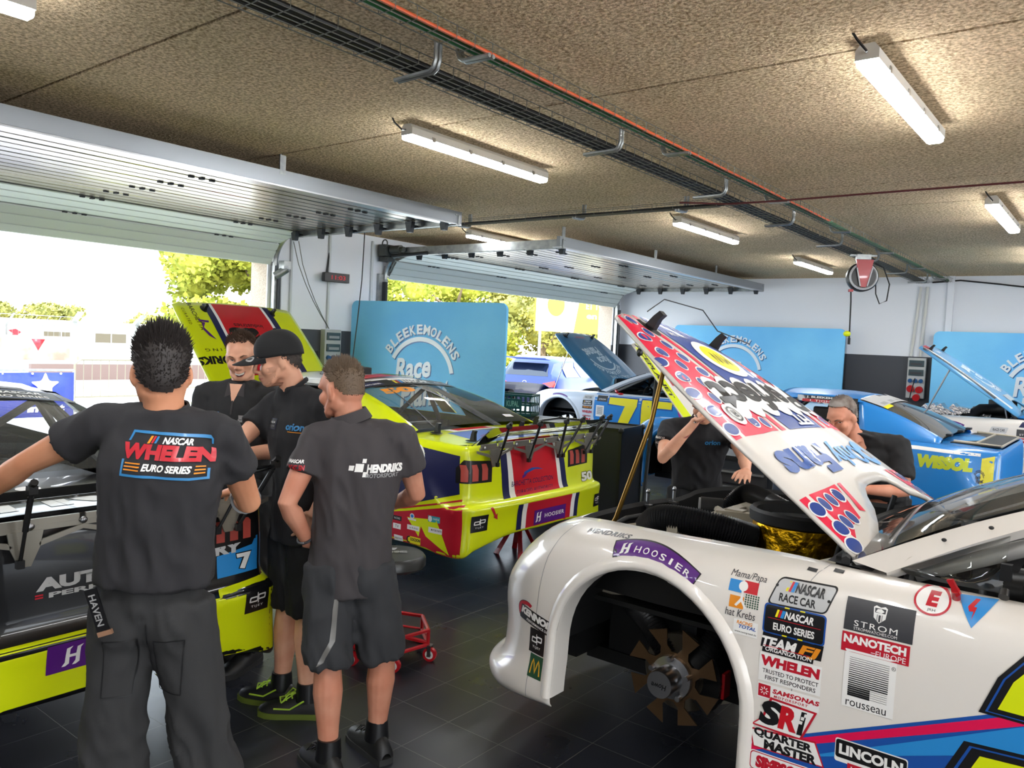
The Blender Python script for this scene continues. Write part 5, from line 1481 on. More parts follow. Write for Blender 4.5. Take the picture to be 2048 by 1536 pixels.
FWC = race_car('white and blue race car parked beyond, with its striped bonnet raised', -2.68, 11.65, .28, WHITE, hood=math.radians(40), hoodm=paint('sky blue', 92, 164, 216), brass=False, roofc=BLD)
F5 = FWC['root']
D = Decal(LEFT, BODYBVH, .05, off=.0012)
D.poly([(1.90, .86), (3.2, .87), (3.2, .12), (1.62, .12), (1.9, .5)], BLD); D.build('flank_paint', F5)
D = Decal(LEFT, BODYBVH, .03, off=.003)
plate_stack(D, 1.47, .79, 1.0, 6)
D.poly(rectp(1.74, .735, .19, .085), vDG); D.text('STROM', 1.74, .72, .13, .02, vW); D.poly(rectp(1.74, .655, .19, .055), vCr); D.text('NANOTECH', 1.74, .66, .17, .026, vW, 0, .04)
D.poly(rectp(1.74, .52, .16, .17), vW)
for k in range(12): D.poly(rectp(1.74, .58 - .01 * k, .11, .004), vK)
D.poly([(1.66, .80), (1.80, .80), (1.76, .86), (1.69, .86)], vN); D.poly(arcband(.93, .335, .432, .48, PI * .58, PI * .37, 16), vP); D.arctext('HOOSIER', .93, .335, .455, PI * .53, PI * .39, .02, .03, vW, .01)
D.poly(ellp(1.83, .86, .03, .02, 14), vCr); D.poly(ellp(1.92, .86, .04, .026, 16), vCr, [ellp(1.92, .86, .032, .019, 16)])
D.build('sticker', F5)
HB = FWC['hood']; H = Decal(HOODF, FWC['hood_bvh'], .05, off=.0016)
half(H, [(.50, -1.33), (.42, -1.36), (.60, -.1), (.70, -.1)], vW); half(H, [(edge(-1.3) + .0, -1.3), (.50, -1.33), (.66, -.3), (.735, -.3)], vDG)
H.poly([(.2, -1.375), (.48, -1.345), (.46, -1.26), (.2, -1.28)], vCr); H.build('bonnet_paint', HB)
H = Decal(HOODF, FWC['hood_bvh'], .05, off=.003)
H.at(.55, -.8, PI / 2).text('YOU CANT LEARN GRIP', 0, 0, .8, .05, vGy, .1, .02); H.at(0, 0)
planet_logo(H, 0, -.72, .5, vW); H.poly(rectp(.0, -.25, .5, .12), vSil); H.text('KRAMER', .2, -1.2, .2, .06, vW); H.build('bonnet_lettering', HB)
HP = FWC['hood_bvh']
for a in (.40, -.40): h, n = onhood(a, -1.27); pin(HB, h, n)
MB().tube([(.60, -.62, .80), (.88, -.62, 1.45)], .010, 6).build('bonnet_prop', ALU, F5); MB().tube([(1.5, -.55, .86), (1.46, -.55, 1.05)], .010, 6).build('bonnet_prop', ALU, F5)
MB().tube([(1.0, -.1, .80), (1.15, 0, .93), (1.4, .1, .95), (1.5, .3, .88)], .07, 12).build('air_duct', RUBBER, F5)
MB().cyl((1.35, .3, .85), (1.35, .3, 1.05), .16).build('air_cleaner', RUBBER, F5)
fm = MB(); random.seed(5)
for i in range(9): fm.box((.62 + .07 * i, -.3 + .06 * i, .86 + .05 * random.random()), (.16, .25, .07), 0, MX.Rotation(random.random(), 3, 'Y'))
fm.build('heat_shield', mat('crumpled foil', S(206, 206, 206), .2, 1.0, bump=(30, .8, .02)), F5, smooth=0)

# ------------------------------------------------------------------ propped white bonnet, stands and workshop things
BP = thing('racing_bonnet', 'white and yellow bonnet with a red cross standing behind the spotted one', 'car bonnet', (-3.42, 6.88, .0))
rows = [[V((-.30 + .95 * t + .0, -.35 + .9 * s_, 1.82 - 1.08 * t + .05 * math.sin(PI * s_))) for s_ in [i / 10 for i in range(11)]] for t in [i / 14 for i in range(15)]]
bp = MB().grid(rows); bpb = bp.bvh()
bp.build('panel', WHITE, BP, solid=.015, orient=(0, 0, 1))
D = Decal(((.2, 0, 2.2), (0, -1, 0), (.66, 0, -.75), (.75, 0, .66)), bpb, .05)
D.poly([(.36, -.45), (.27, -.45), (.22, .9), (.36, .9)], vNe); D.at(.30, .25, PI / 2).text('RACEPLANET', 0, 0, .7, .06, vK, .1, .04); D.at(0, 0)
D.poly(rectp(.05, -.02, .07, .24), vR); D.poly(rectp(.05, -.02, .24, .07), vR); D.poly(rectp(.0, .36, .36, .22), vR); D.build('paint_print', BP)
MB().tube([(.62, .1, .76), (.75, .1, 0)], .02, 8).tube([(-.25, .1, 1.75), (-.35, .1, 0)], .02, 8).tube([(-.34, .1, .25), (.72, .1, .25)], .015, 8).build('stand', DARKM, BP)
MB().ell((-.22, -.34, 1.74), (.03, .03, .04)).build('bonnet_pin', BLKPL, BP)

def jack_stand(label, x, y, top):
    r = thing('jack_stand', label, 'jack stand', (x, y, 0), 0, 'red jack stands under the cars')
    for sx in (-1, 1):
        for sy in (-1, 1): MB().prism([(sx * .13 - .025, sy * .13, 0), (sx * .13 + .025, sy * .13, 0), (sx * .03 + .018, sy * .03, top - .03), (sx * .03 - .018, sy * .03, top - .03)], (0, sy * -.008, 0)).build('leg', REDM, r, smooth=0)
    box('post', (0, 0, top / 2 + .05), (.05, .05, top - .1), REDM, r); box('saddle', (0, 0, top - .012), (.1, .05, .02), DARKM, r)
    MB().box((.031, 0, top * .62), (.002, .04, .05)).build('plate', vW, r, smooth=0)
    return r
for lb, x, y, t in (('red jack stand under the rear of the yellow car', -4.0, 5.28, .285), ('red jack stand deep under the nose of the yellow car', -7.3, 5.1, .285), ('red jack stand under the tail of the black car', -5.0, 1.5, .295), ('red jack stand under the nose of the black car', -7.0, 1.3, .295),
                    ('red jack stand under the floor of the white car', .45, 3.5, .31), ('red jack stand behind the front axle of the white car', -.6, 3.6, .32), ('red jack stand under the blue 75 car', -5.6, 11.3, .33), ('red jack stand under the tail of the blue 75 car', -3.6, 11.3, .33), ('red jack stand under the lettered blue and white car', -2.1, 8.6, .31), ('red jack stand under the nose of the lettered blue and white car', -3.4, 8.6, .31),
                    ('red jack stand under the far white and blue car', -.4, 11.6, .41), ('red jack stand under the tail of the far white and blue car', 1.4, 11.6, .41)):
    jack_stand(lb, x, y, t)

r = thing('mechanic_stool', 'round black mechanic stool on a red wheeled tray base', 'stool', (-3.18, 3.05, 0), .4)
MB().lathe([(0, .50), (.17, .50), (.185, .515), (.185, .555), (.17, .575), (0, .58)], n=36).build('seat', mat('black vinyl seat', S(36, 36, 34), .35), r)
D = Decal(((0, 0, .581), (.9, .43, 0), (-.43, .9, 0), (0, 0, 1)), None); D.text('US MACHINES', -.02, 0, .2, .04, vGy, 0, .04); D.poly(rectp(-.02, .06, .08, .05, 0, .3), vGy); D.build('seat_print', r)
MB().cyl((0, 0, .1), (0, 0, .5), .014).build('post', STEEL, r); MB().cyl((0, 0, .09), (0, 0, .32), .028).build('gas_strut', BLKPL, r)
hx = [(.23 * math.cos(PI / 3 * i), .23 * math.sin(PI / 3 * i)) for i in range(6)]
mb = MB()
for z in (.17, .09):
    for i in range(6):
        a, b_ = V((*hx[i], z)), V((*hx[(i + 1) % 6], z)); mb.tube([a, b_], .011, 6)
for i in range(6):
    mb.tube([V((*hx[i], .09)), V((*hx[i], .17))], .011, 6)
    if i % 2 == 0: mb.tube([V((*hx[i], .10)), V((0, 0, .12))], .012, 6)
mb.build('base_frame', REDM, r)
MB().prism([V((x * .93, y * .93, .085)) for x, y in hx], (0, 0, .008)).build('tray', BLKPL, r, smooth=0)
for i in range(6):
    if i % 2 == 1 or i in (0, 2, 4):
        x, y = hx[i][0] * 1.06, hx[i][1] * 1.06
        RX = MX.Rotation(PI / 2, 3, 'X')
        c = thing('caster', None, None, (x, y, .038)); c.parent = r
        MB().lathe([(.012, -.012), (.024, -.012), (.024, .012), (.012, .012)], n=20, R=RX).build('hub', mat('caster core', S(210, 206, 200), .4), c)
        MB().lathe([(.024, -.014), (.038, -.012), (.038, .012), (.024, .014)], n=20, R=RX).build('tyre', REDM, c)
        MB().box((0, .018, .02), (.02, .004, .06)).box((0, -.018, .02), (.02, .004, .06)).box((0, 0, .05), (.022, .04, .005)).build('fork', STEEL, c, smooth=0)

r = thing('flight_case', 'tall black equipment case behind the yellow car tail', 'case', (-4.55, 7.15, 0), math.radians(8))
box('body', (0, 0, .5), (1.0, .6, .9), mat('case black', S(26, 28, 32), .45), r, bevel=.004)
mb = MB()
for sx in (-1, 1):
    for sy in (-1, 1): mb.box((sx * .495, sy * .295, .5), (.03, .03, .92))
    for z in (.05, .95): mb.box((sx * .495, 0, z), (.03, .62, .03))
for sy in (-1, 1):
    for z in (.05, .95): mb.box((0, sy * .295, z), (1.02, .03, .03))
mb.build('edging', BLKPL, r, smooth=0)
for sx in (-1, 1):
    for sy in (-1, 1):
        for z in (.06, .945): MB().ell((sx * .5, sy * .3, z), (.03, .03, .03), 10, 8).build('corner', BLKPL, r); 
        MB().cyl((sx * .42, sy * .22 - .02, .03), (sx * .42, sy * .22 + .02, .03), .03).build('wheel', RUBBER, r)
MB().box((.2, -.305, .8), (.08, .012, .05)).box((-.2, -.305, .8), (.08, .012, .05)).build('latch', STEEL, r, smooth=0)

r = thing('tool_chest', 'dark grey tool chest with drawers behind the open engine bay', 'tool chest', (-2.42, 6.0, 0), 0)
box('body', (0, 0, .52), (.75, .46, .9), mat('chest grey', S(46, 50, 56), .4, .3), r, bevel=.006)
for k in range(7):
    z = .15 + .115 * k
    d_ = box('drawer', (0, -.235, z), (.66, .02, .098), mat('drawer grey', S(58, 58, 60), .4, .3), r); box('handle', (0, -.25, z + .035), (.62, .018, .014), ALU, d_)
for sx in (-1, 1):
    for sy in (-1, 1): MB().cyl((sx * .3 - .02, sy * .17, .04), (sx * .3 + .02, sy * .17, .04), .04).build('caster', RUBBER, r)
box('top', (0, 0, .98), (.77, .48, .03), BLKPL, r)

# low workbench by the back wall with tools on it
r = thing('workbench', 'low dark workbench against the back wall', 'workbench', (-3.55, 13.6, 0))
box('top', (0, 0, .93), (2.5, .7, .05), BLKPAN, r); 
for sx in (-1, 1):
    for sy in (-1, 1): box('leg', (sx * 1.18, sy * .3, .45), (.06, .06, .91), DARKM, r)
box('shelf', (0, 0, .4), (2.4, .62, .03), BLKPAN, r); box('cabinet', (.9, 0, .65), (.55, .6, .5), BLKPAN, r)
r = thing('power_tool', 'teal cordless tool lying on the low dark workbench', 'power tool', (-3.05, 13.5, .956), .3)
MB().cyl((-.22, 0, .06), (.05, 0, .06), .035).tube([(.0, 0, .07), (.1, 0, .1), (.16, 0, .05)], .03, 10).box((.14, 0, .035), (.1, .08, .06)).build('body', mat('tool teal', S(20, 116, 122), .4), r)
MB().cyl((-.36, 0, .06), (-.22, 0, .06), .022).build('nose', BLKPL, r)
MB().tube([(.19, 0, .05), (.3, .1, .1), (.34, .3, .3), (.42, .6, .55)], .008, 6).build('lead', BLKPL, r)
for i, (x, y, lb, m, d) in enumerate([(-4.3, 13.45, 'loose wire basket on the workbench by the banner', STEEL, (.45, .3, .18)), (-3.4, 13.4, 'black tool box on the workbench beside the teal tool', BLKPL, (.4, .22, .1)), (-2.75, 13.4, 'red handled tool roll at the workbench end', REDM, (.2, .1, .05)), (-4.0, 13.4, 'white bent panel scrap on the workbench', WHITE, (.35, .25, .1))]):
    r = thing(('wire_basket', 'tool_box', 'tool_roll', 'panel_scrap')[i], lb, ('basket', 'tool box', 'tool roll', 'panel')[i], (x, y, .956))
    if i == 0:
        mb = MB()
        for k in range(8): mb.tube([(-d[0] / 2 + d[0] * k / 7, -d[1] / 2, d[2]), (-d[0] / 2 + d[0] * k / 7, -d[1] / 2, .005), (-d[0] / 2 + d[0] * k / 7, d[1] / 2, .005), (-d[0] / 2 + d[0] * k / 7, d[1] / 2, d[2])], .004, 4)
        for z in (.06, .12, .18): mb.tube([(-d[0] / 2, -d[1] / 2, z), (d[0] / 2, -d[1] / 2, z), (d[0] / 2, d[1] / 2, z), (-d[0] / 2, d[1] / 2, z)], .004, 4, closed=True)
        mb.build('wires', m, r)
    elif i == 3: MB().prism([(-.17, -.1, 0), (.0, -.1, .12), (.18, -.1, .02), (.17, -.1, 0), (0, -.1, .09)], (0, .2, 0)).build('sheet', m, r, smooth=0)
    else: box('body', (0, 0, d[2] / 2), d, m, r, bevel=.01); MB().tube([(-.05, 0, d[2]), (-.04, 0, d[2] + .03), (.04, 0, d[2] + .03), (.05, 0, d[2])], .006, 6).build('handle', BLKPL, r)

# green crate on a black box, near the second door
r = thing('equipment_box', 'low black box holding up the green crate', 'box', (-6.62, 8.75, 0), math.radians(20))
box('body', (0, 0, .39), (.95, .55, .76), BLKPAN, r, bevel=.005); MB().cyl((.38, -.28, .66), (.38, -.295, .66), .045).box((.25, -.285, .66), (.26, .01, .015)).build('latch', ALU, r)
box('plinth', (0, 0, .01), (.8, .45, .02), BLKPL, r)
r = thing('crate', 'dark green plastic crate on the black box', 'crate', (-6.78, 8.75, .775), math.radians(20))
CG = mat('crate green', S(16, 58, 36), .45)
mb = MB(); W_, D_, H_ = .56, .40, .30
mb.box((0, 0, .01), (W_, D_, .02))
for sy in (-1, 1):
    for z in (.03, .16, .285): mb.box((0, sy * D_ / 2, z), (W_, .015, .03))
    for k in range(9): mb.box((-W_ / 2 + W_ * k / 8, sy * D_ / 2, .15), (.014, .014, .29))
for sx in (-1, 1):
    for z in (.03, .16, .285): mb.box((sx * W_ / 2, 0, z), (.015, D_, .03))
    for k in range(6): mb.box((sx * W_ / 2, -D_ / 2 + D_ * k / 5, .15), (.014, .014, .29))
mb.box((.0, -D_ / 2 - .004, .17), (.3, .012, .14)); mb.build('body', CG, r, smooth=0)
D = Decal(((0, -D_ / 2 - .0105, .17), (1, 0, 0), (0, 0, 1), (0, -1, 0)), None); D.text('KUPAL', .02, 0, .18, .08, vinyl('crate print', 120, 150, 110), 0, .03); D.build('print', r)

# fabric banners
BN = mat('banner blue', S(112, 194, 248), .7, bump=(4, .25, .05), var=(.7, S(132, 212, 255)))
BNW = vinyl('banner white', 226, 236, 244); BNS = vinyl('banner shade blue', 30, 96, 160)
def banner(label, cx, cy, rz, wd, ht, lx, lz, k):
    r = thing('banner_wall', label, 'banner', (cx, cy, 0), rz, 'blue fabric banner walls')
    P = rrect(0, ht / 2 + .01, wd, ht - .02, .09, n=8)
    MB().prism([(x, -.02, z) for x, z in P], (0, .04, 0)).build('cover', BN, r, smooth=40)
    D = Decal(((0, -.0215, 0), (1, 0, 0), (0, 0, 1), (0, -1, 0)), None, off=.001)
    for i in range(14): D.poly([(wd / 2 - .02, .95 - .05 * i), (wd / 2 - .02, .96 - .05 * i), (wd / 2 - 1.0, .62 - .05 * i), (wd / 2 - 1.0, .618 - .05 * i)] if i < 11 else [(wd / 2 - .02, .95 - .05 * i), (wd / 2 - .02, .955 - .05 * i), (wd / 2 - .5, .90 - .05 * i)], vinyl('banner line', 120, 190, 236))
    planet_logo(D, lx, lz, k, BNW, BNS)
    D.build('banner_print', r)
    for sx in (-1, 1): MB().box((sx * (wd / 2 - .3), 0, .012), (.05, .4, .024)).build('foot', ALU, r, smooth=0)
    return r
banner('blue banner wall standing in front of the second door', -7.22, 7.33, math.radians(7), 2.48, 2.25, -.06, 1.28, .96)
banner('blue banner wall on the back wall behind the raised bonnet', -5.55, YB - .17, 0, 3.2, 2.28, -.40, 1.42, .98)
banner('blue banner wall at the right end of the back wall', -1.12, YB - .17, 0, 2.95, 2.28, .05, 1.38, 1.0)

# ================================================================== outside, beyond the open doors
GRD = mat('sunlit concrete', S(206, 200, 190), .9, var=(.4, S(222, 216, 206)))
struct('ground', MB().box((-158.85, 60, -.06), (300, 400, .1)), GRD, smooth=0)
LEAF = mat('pine foliage', S(118, 128, 34), .8, var=(1.4, S(160, 160, 52)))
LEAF2 = mat('hedge foliage', S(126, 128, 62), .8, var=(.9, S(168, 160, 80)))
BARK = mat('bark', S(122, 104, 88), .9, bump=(12, .6, .05))
def leafy(mb, c, rad, n, s, rng):
    for _ in range(n):
        d = V((rng.gauss(0, 1), rng.gauss(0, 1), rng.gauss(0, 1))).normalized()
        k = .55 + .5 * rng.random()
        p = V((c[0] + d.x * rad[0] * k, c[1] + d.y * rad[1] * k, c[2] + d.z * rad[2] * k))
        a = V((rng.gauss(0, 1), rng.gauss(0, 1), rng.gauss(0, 1))).normalized(); b = a.orthogonal()
        q = s * (.6 + .8 * rng.random())
        mb.add([p - a * q, p + b * q * .5, p + a * q, p - b * q * .5], [(0, 1, 2, 3)])
def tree(label, x, y, h, rx, rz, clumps, n, seed, m=LEAF, trunk=.3, s=.22, group=None, low=.45):
    rng = random.Random(seed)
    r = thing('tree', label, 'tree', (x, y, -.01), 0, group)
    mb = MB()
    for i in range(clumps):
        a = rng.random() * 2 * PI; q = rng.random() ** .6
        c = (rx * q * math.cos(a), rx * q * math.sin(a), h * (low + (1 - low) * rng.random()) * (1 - .2 * q))
        leafy(mb, c, (rz, rz, rz * .7), n, s, rng)
        mb.ell(c, (rz * .62, rz * .62, rz * .45), 8, 6)
    mb.build('crown', m, r, smooth=0)
    mb = MB(); mb.tube([(0, 0, 0), (.1 * trunk, 0, h * .3), (-.2, .1, h * .6)], [trunk, trunk * .8, trunk * .4], 10)
    for i in range(6):
        a = 2 * PI * i / 6 + rng.random()
        mb.tube([(0, 0, h * (.25 + .06 * i)), (rx * .35 * math.cos(a), rx * .35 * math.sin(a), h * (.5 + .05 * i)), (rx * .8 * math.cos(a), rx * .8 * math.sin(a), h * (.66 + .04 * i))], [trunk * .45, trunk * .3, trunk * .1], 6)
    mb.build('trunk', BARK, r)
    return r
tree('big yellow green pine outside the first door', -30.5, 20.6, 8.2, 3.2, 1.3, 40, 420, 3, LEAF, .4, .13, low=.18)
for i, (x, y, h, rx) in enumerate([(-60, 10.5, 2.7, 1.5), (-60, 15.0, 2.9, 1.9), (-61, 19.6, 3.0, 2.0), (-63, 24.6, 3.1, 2.0), (-62, 31.5, 2.5, 2.2), (-62, 38, 2.4, 2.4)]):
    tree(('small round tree leftmost beyond the track fence', 'low tree beyond the fence, second from the left', 'broad tree beyond the fence over the white building', 'rounded tree beyond the gate posts', 'low tree beyond the fence right of the lamp mast', 'low trees just left of the raised yellow bonnet')[i], x, y, h, rx, .95, 12, 200, 20 + i, LEAF2, .2, .16, 'trees beyond the track fence', .5)
for i, (x, y, h, rx, m) in enumerate([(-23, 31.5, 5.4, 3.2, LEAF2), (-21, 34.5, 5.6, 3.4, LEAF2), (-19.5, 38.5, 5.0, 3.0, LEAF), (-26, 28.5, 5.0, 2.8, LEAF), (-17, 40.5, 4.6, 2.6, LEAF)]):
    tree(('olive tree beyond the blue car, left of the thick trunk', 'olive tree with a thick trunk beyond the second door', 'yellow green bush beside the concrete jamb of the second door', 'yellow green tree behind the blue banner edge', 'low bush at the foot of the concrete jamb')[i], x, y, h, rx, 1.1, 18, 330, 40 + i, m, .28, .10, 'trees beyond the second door', .15 if i in (2, 3, 4) else .3)
tree('pine top seen over the blue banner', -30, 26.8, 5.6, 1.7, .9, 12, 320, 60, LEAF, .25, .12, low=.3)
# lawn strip and shrubs beyond the parked car
tag(MB().box((-20, 33, -.02), (14, 14, .04)).build('lawn', mat('dry grass', S(196, 184, 110), .9, var=(2, S(214, 204, 140)))), kind='structure')
# yellow billboard
r = thing('billboard', 'yellow billboard with pale lettering beyond the second door', 'billboard', (-17.2, 27.6, 0), math.radians(66))
YB_ = mat('billboard yellow', S(226, 208, 40), .6)
box('panel', (0, 0, 3.05), (6.2, .1, 1.5), YB_, r)
for x in (-2.8, 0, 2.8): MB().cyl((x, .08, 0), (x, .08, 3.2), .06).build('post', GALV, r)
D = Decal(((0, -.051, 3.05), (1, 0, 0), (0, 0, 1), (0, -1, 0)), None, off=.003)
D.poly([(-3.09, -.74), (-1.35, -.74), (-1.1, .74), (-3.09, .74)], vW); D.poly(ellp(-2.2, .3, .4, .45, 20), YB_); D.text('ET TOUTE LA GAMME', .7, .35, 3.0, .26, vW, 0, .02); D.text('en vente ici', .45, -.05, 2.4, .22, vW, 0, .02); D.build('lettering', r)
# tyre wall discs and number board
for i in range(3):
    for j in range(2):
        o = MB().lathe([(.14, -.1), (.3, -.1), (.33, 0), (.3, .1), (.14, .1)], c=(-19.0 + .68 * i, 24.6 + .28 * i, .34 + .67 * j), n=20, R=MX.Rotation(PI / 2, 3, 'X')).lathe([(0, -.1), (.16, -.1)], c=(-19.0 + .68 * i, 24.6 + .28 * i, .34 + .67 * j), n=20, R=MX.Rotation(PI / 2, 3, 'X'), mi=1).build('tyre', [mat('white painted tyre', S(222, 222, 210), .7), YB_])
        tag(o, 'painted tyre stacked in the low wall behind the parked blue car', 'tyre', 'painted tyres of the low wall')
r = thing('number_board', 'small blue board with white letter behind the parked car', 'sign', (-17.0, 25.6, 0), .7)
MB().cyl((0, 0, 0), (0, 0, 1.9), .025).build('post', DARKM, r); box('plate', (0, -.03, 1.75), (.28, .03, .36), vN, r)
D = Decal(((0, -.046, 1.75), (1, 0, 0), (0, 0, 1), (0, -1, 0)), None); D.text('N', 0, 0, .14, .22, vW, 0, .05); D.build('letter', r)

# parked blue hatchback
MZ = mat('car blue', S(16, 44, 116), .38, 0, .2)
HT = thing('hatchback_car', 'blue hatchback parked outside the second door', 'car', (-11.5, 15.15, 0), math.radians(12))
# local: x right, y forward, rear end at y=0
def mz_sec(y, w, zb, zs, zr, wr):
    half_ = [(w * .9, zb), (w, zb + .15), (w * 1.0, zs - .25), (w * .97, zs), (wr * 1.03, zs + (zr - zs) * .55), (wr, zr - .08), (wr * .75, zr), (0, zr + .015)]
    return [V((-a, y, z)) for a, z in half_] + [V((a, y, z)) for a, z in half_[-2::-1]]
secs = [(-.02, .70, .42, .78, .84, .66), (.0, .82, .32, .92, 1.0, .68), (.10, .88, .26, .96, 1.16, .62), (.35, .90, .24, .97, 1.40, .58), (.8, .90, .22, .96, 1.46, .60), (1.6, .90, .22, .94, 1.47, .62), (2.2, .90, .22, .92, 1.42, .62), (2.9, .90, .22, .90, 1.08, .68), (3.05, .90, .22, .90, .98, .72), (3.9, .86, .24, .82, .86, .6), (4.3, .74, .3, .66, .7, .5), (4.4, .6, .36, .56, .6, .4)]
mb = MB().grid([mz_sec(*s_) for s_ in secs]); mb.build('body', MZ, HT, smooth=50)
mzb = MB().grid([mz_sec(*s_) for s_ in secs]).bvh()
MZR = ((0, -.6, 0), (1, 0, 0), (0, 0, 1), (0, -1, 0))
D = Decal(MZR, mzb, .04, off=.004)
GL = mat('dark car glass', S(16, 24, 40), .05, 0, .5)
D.poly([(-.58, 1.02), (.58, 1.02), (.48, 1.32), (-.48, 1.32)], GL); D.build('rear_window', HT)
D = Decal(MZR, mzb, .04, off=.006)
for sg in (-1, 1): D.poly([(sg * .42, .84), (sg * .78, .93), (sg * .80, .86), (sg * .78, .78), (sg * .55, .77)][::sg], mat('tail lamp red', S(196, 20, 26), .15, 0, .5))
D.build('tail_lamp', HT)
D = Decal(MZR, mzb, .03, off=.006)
D.poly(ellp(0, .86, .055, .045, 20), vSil, [ellp(0, .86, .045, .035, 20)]); D.poly([(-.05, .87), (-.02, .87), (0, .845), (.02, .87), (.05, .87), (0, .83)], vSil); D.build('badge', HT)
D = Decal(MZR, mzb, .04, off=.006); D.poly(rectp(0, .55, .52, .12), vW); D.text('GK 482', 0, .55, .4, .08, vK) if False else D.poly(rectp(0, .55, .46, .07), vGy); D.build('number_plate', HT)
MB().box((0, .12, 1.43), (1.05, .3, .03), 0, MX.Rotation(-.1, 3, 'X')).build('roof_spoiler', MZ, HT, bevel=.01)
for sg in (-1, 1):
    fr_ = ((sg * 1.6, 0, 0), (0, sg, 0), (0, 0, 1), (sg, 0, 0))
    D = Decal(fr_, mzb, .06, off=.005); D.poly([(sg * .55, 1.0), (sg * 1.45, .99), (sg * 1.45, 1.36), (sg * .85, 1.33)][::sg], GL); D.poly([(sg * 1.52, .99), (sg * 2.7, .97), (sg * 2.25, 1.32), (sg * 1.52, 1.36)][::sg], GL); D.build('side_window', HT)
    for yy in (.75, 3.45):
        wl = thing('wheel', None, None, (sg * .82, yy, .31)); wl.parent = HT
        MB().lathe([(.2, -.1), (.31, -.09), (.31, .09), (.2, .1)], n=24, R=MX.Rotation(PI / 2, 3, 'Y')).build('tyre', RUBBER, wl); MB().lathe([(0, sg * .06), (.2, sg * .09)], n=24, R=MX.Rotation(PI / 2, 3, 'Y')).build('rim', ALU, wl)
    MB().ell((sg * 1.0, 2.55, 1.02), (.1, .06, .07)).build('mirror', MZ, HT)
# crowd barrier with the blue sheet, and a bare barrier
BLS = mat('blue sheet', S(20, 40, 140), .55, bump=(3, .5, .05), var=(1.2, S(34, 54, 160)))
def fence_pt(x, y, z=0): return V((x, y, z))
A0, A1 = V((-15.3, -1.0, 0)), V((-15.3, 6.48, 0))
r = thing('barrier_sheet', 'blue sheet with a white star hung on a barrier', 'banner', (0, 0, 0))
MB().grid([[V((-15.3 + .02 * math.sin(i * 1.7), -1 + 7.48 * i / 40, z)) for i in range(41)] for z in (.06, .5, .86)]).build('sheet', BLS, r, solid=.006)
MB().tube([(-15.36, -1, .9), (-15.36, 6.5, .9)], .02, 6).tube([(-15.36, 6.5, .9), (-15.36, 6.5, 0)], .02, 6).tube([(-15.36, 2.7, .9), (-15.36, 2.7, 0)], .02, 6).tube([(-15.36, -1, .9), (-15.36, -1, 0)], .02, 6).build('rail', GALV, r)
D = Decal(((-15.275, 6.0, .6), (0, 1, 0), (0, 0, 1), (1, 0, 0)), None, off=.012)
st = []
for k in range(10):
    a = PI / 2 + PI * k / 5; rr = .235 if k % 2 == 0 else .12
    st.append((rr * math.cos(a) - .02, rr * math.sin(a) + .02))
st = [tuple(p) for p in crom(np.array(st), 4, closed=True)]
D.poly(st, vW); D.text('invest', .0, -.38, .62, .13, vW, .1, .05); D.build('sheet_print', r)
mb = MB()
for k in range(16): mb.ell((-15.29, -.8 + .47 * k, .84), (.012, .02, .02), 8, 6)
mb.build('eyelets', vW, r)
BARM = mat('barrier steel', S(120, 114, 96), .5, .3)
def crowd_barrier(label, y0, y1, x):
    r = thing('crowd_barrier', label, 'barrier', (0, 0, 0), 0, 'steel barriers outside the first door')
    P = [(x, y0, 0), (x, y0, .95), (x, y0 + .12, 1.05), (x, y1 - .12, 1.05), (x, y1, .95), (x, y1, 0)]
    MB().tube(P, .025, 8).tube([(x, y0, .3), (x, y1, .3)], .02, 6).build('frame', BARM, r)
    mb = MB()
    for k in range(1, 12): mb.tube([(x, y0 + (y1 - y0) * k / 12, .3), (x, y0 + (y1 - y0) * k / 12, 1.03)], .008, 5)
    mb.build('bar_mesh', BARM, r)
    return r
crowd_barrier('steel barrier right of the blue sheet', 7.0, 9.0, -16.5); crowd_barrier('steel barrier partly behind the spiky haired person', 9.7, 11.9, -18.5)
tag(box('kerb_board', (-26, 13.5, .24), (.2, 7.5, .5), mat('brown board', S(96, 78, 72), .8)), 'low brown board beyond the barriers', 'board')
# track fence with inclined top, gate posts, white building, mast
FW = mat('pale fence steel', S(140, 142, 140), .6)
def fence_run(label, y0, y1, x):
    r = thing('track_fence', label, 'fence', (0, 0, 0), 0, 'high fence along the track')
    mb = MB()
    for z in (1.2, 3.0): mb.tube([(x, y0, z), (x, y1, z)], .03, 5)
    mb.tube([(x + .8, y0, 3.9), (x + .8, y1, 3.9)], .03, 5)
    mb.build('rails', FW, r)
    n = int((y1 - y0) / .5)
    for k in range(0, n + 1, 6): MB().tube([(x, y0 + .5 * k, 0), (x, y0 + .5 * k, 3.0), (x + .9, y0 + .5 * k, 4.0)], .05, 6).build('post', FW, r)
    mb = MB()
    for k in range(n + 1): mb.tube([(x, y0 + .5 * k, 3.0), (x + .8, y0 + .5 * k, 3.9)], .018, 4)
    for k in range(n * 2): mb.tube([(x, y0 + .25 * k, 0.1), (x, y0 + .25 * k, 3.0)], .006, 3)
    mb.build('wire_mesh', FW, r)
    r.scale = (1, 1, .52)
    return r
fence_run('high fence left of the gate posts', 5.0, 17.0, -40); fence_run('high fence right of the gate posts', 19.5, 34, -40)
for y, lb in ((15.2, 'left steel gate post in the track fence'), (17.9, 'right steel gate post in the track fence')):
    tag(MB().box((-36, y, .92), (.18, .22, 1.84)).prism([(-36.1, y - .1, 1.8), (-35.9, y - .1, 1.8), (-35.2, y - .1, 2.25), (-35.4, y - .1, 2.25)], (0, .2, 0)).build('gate_post', FW), lb, 'gate post', 'gate posts in the track fence')
WB = mat('white render', S(176, 174, 168), .8)
r = thing('track_building', 'long white low building beyond the track fence', 'building', (-54, 20, 0)); r.scale = (1, 1, .47)
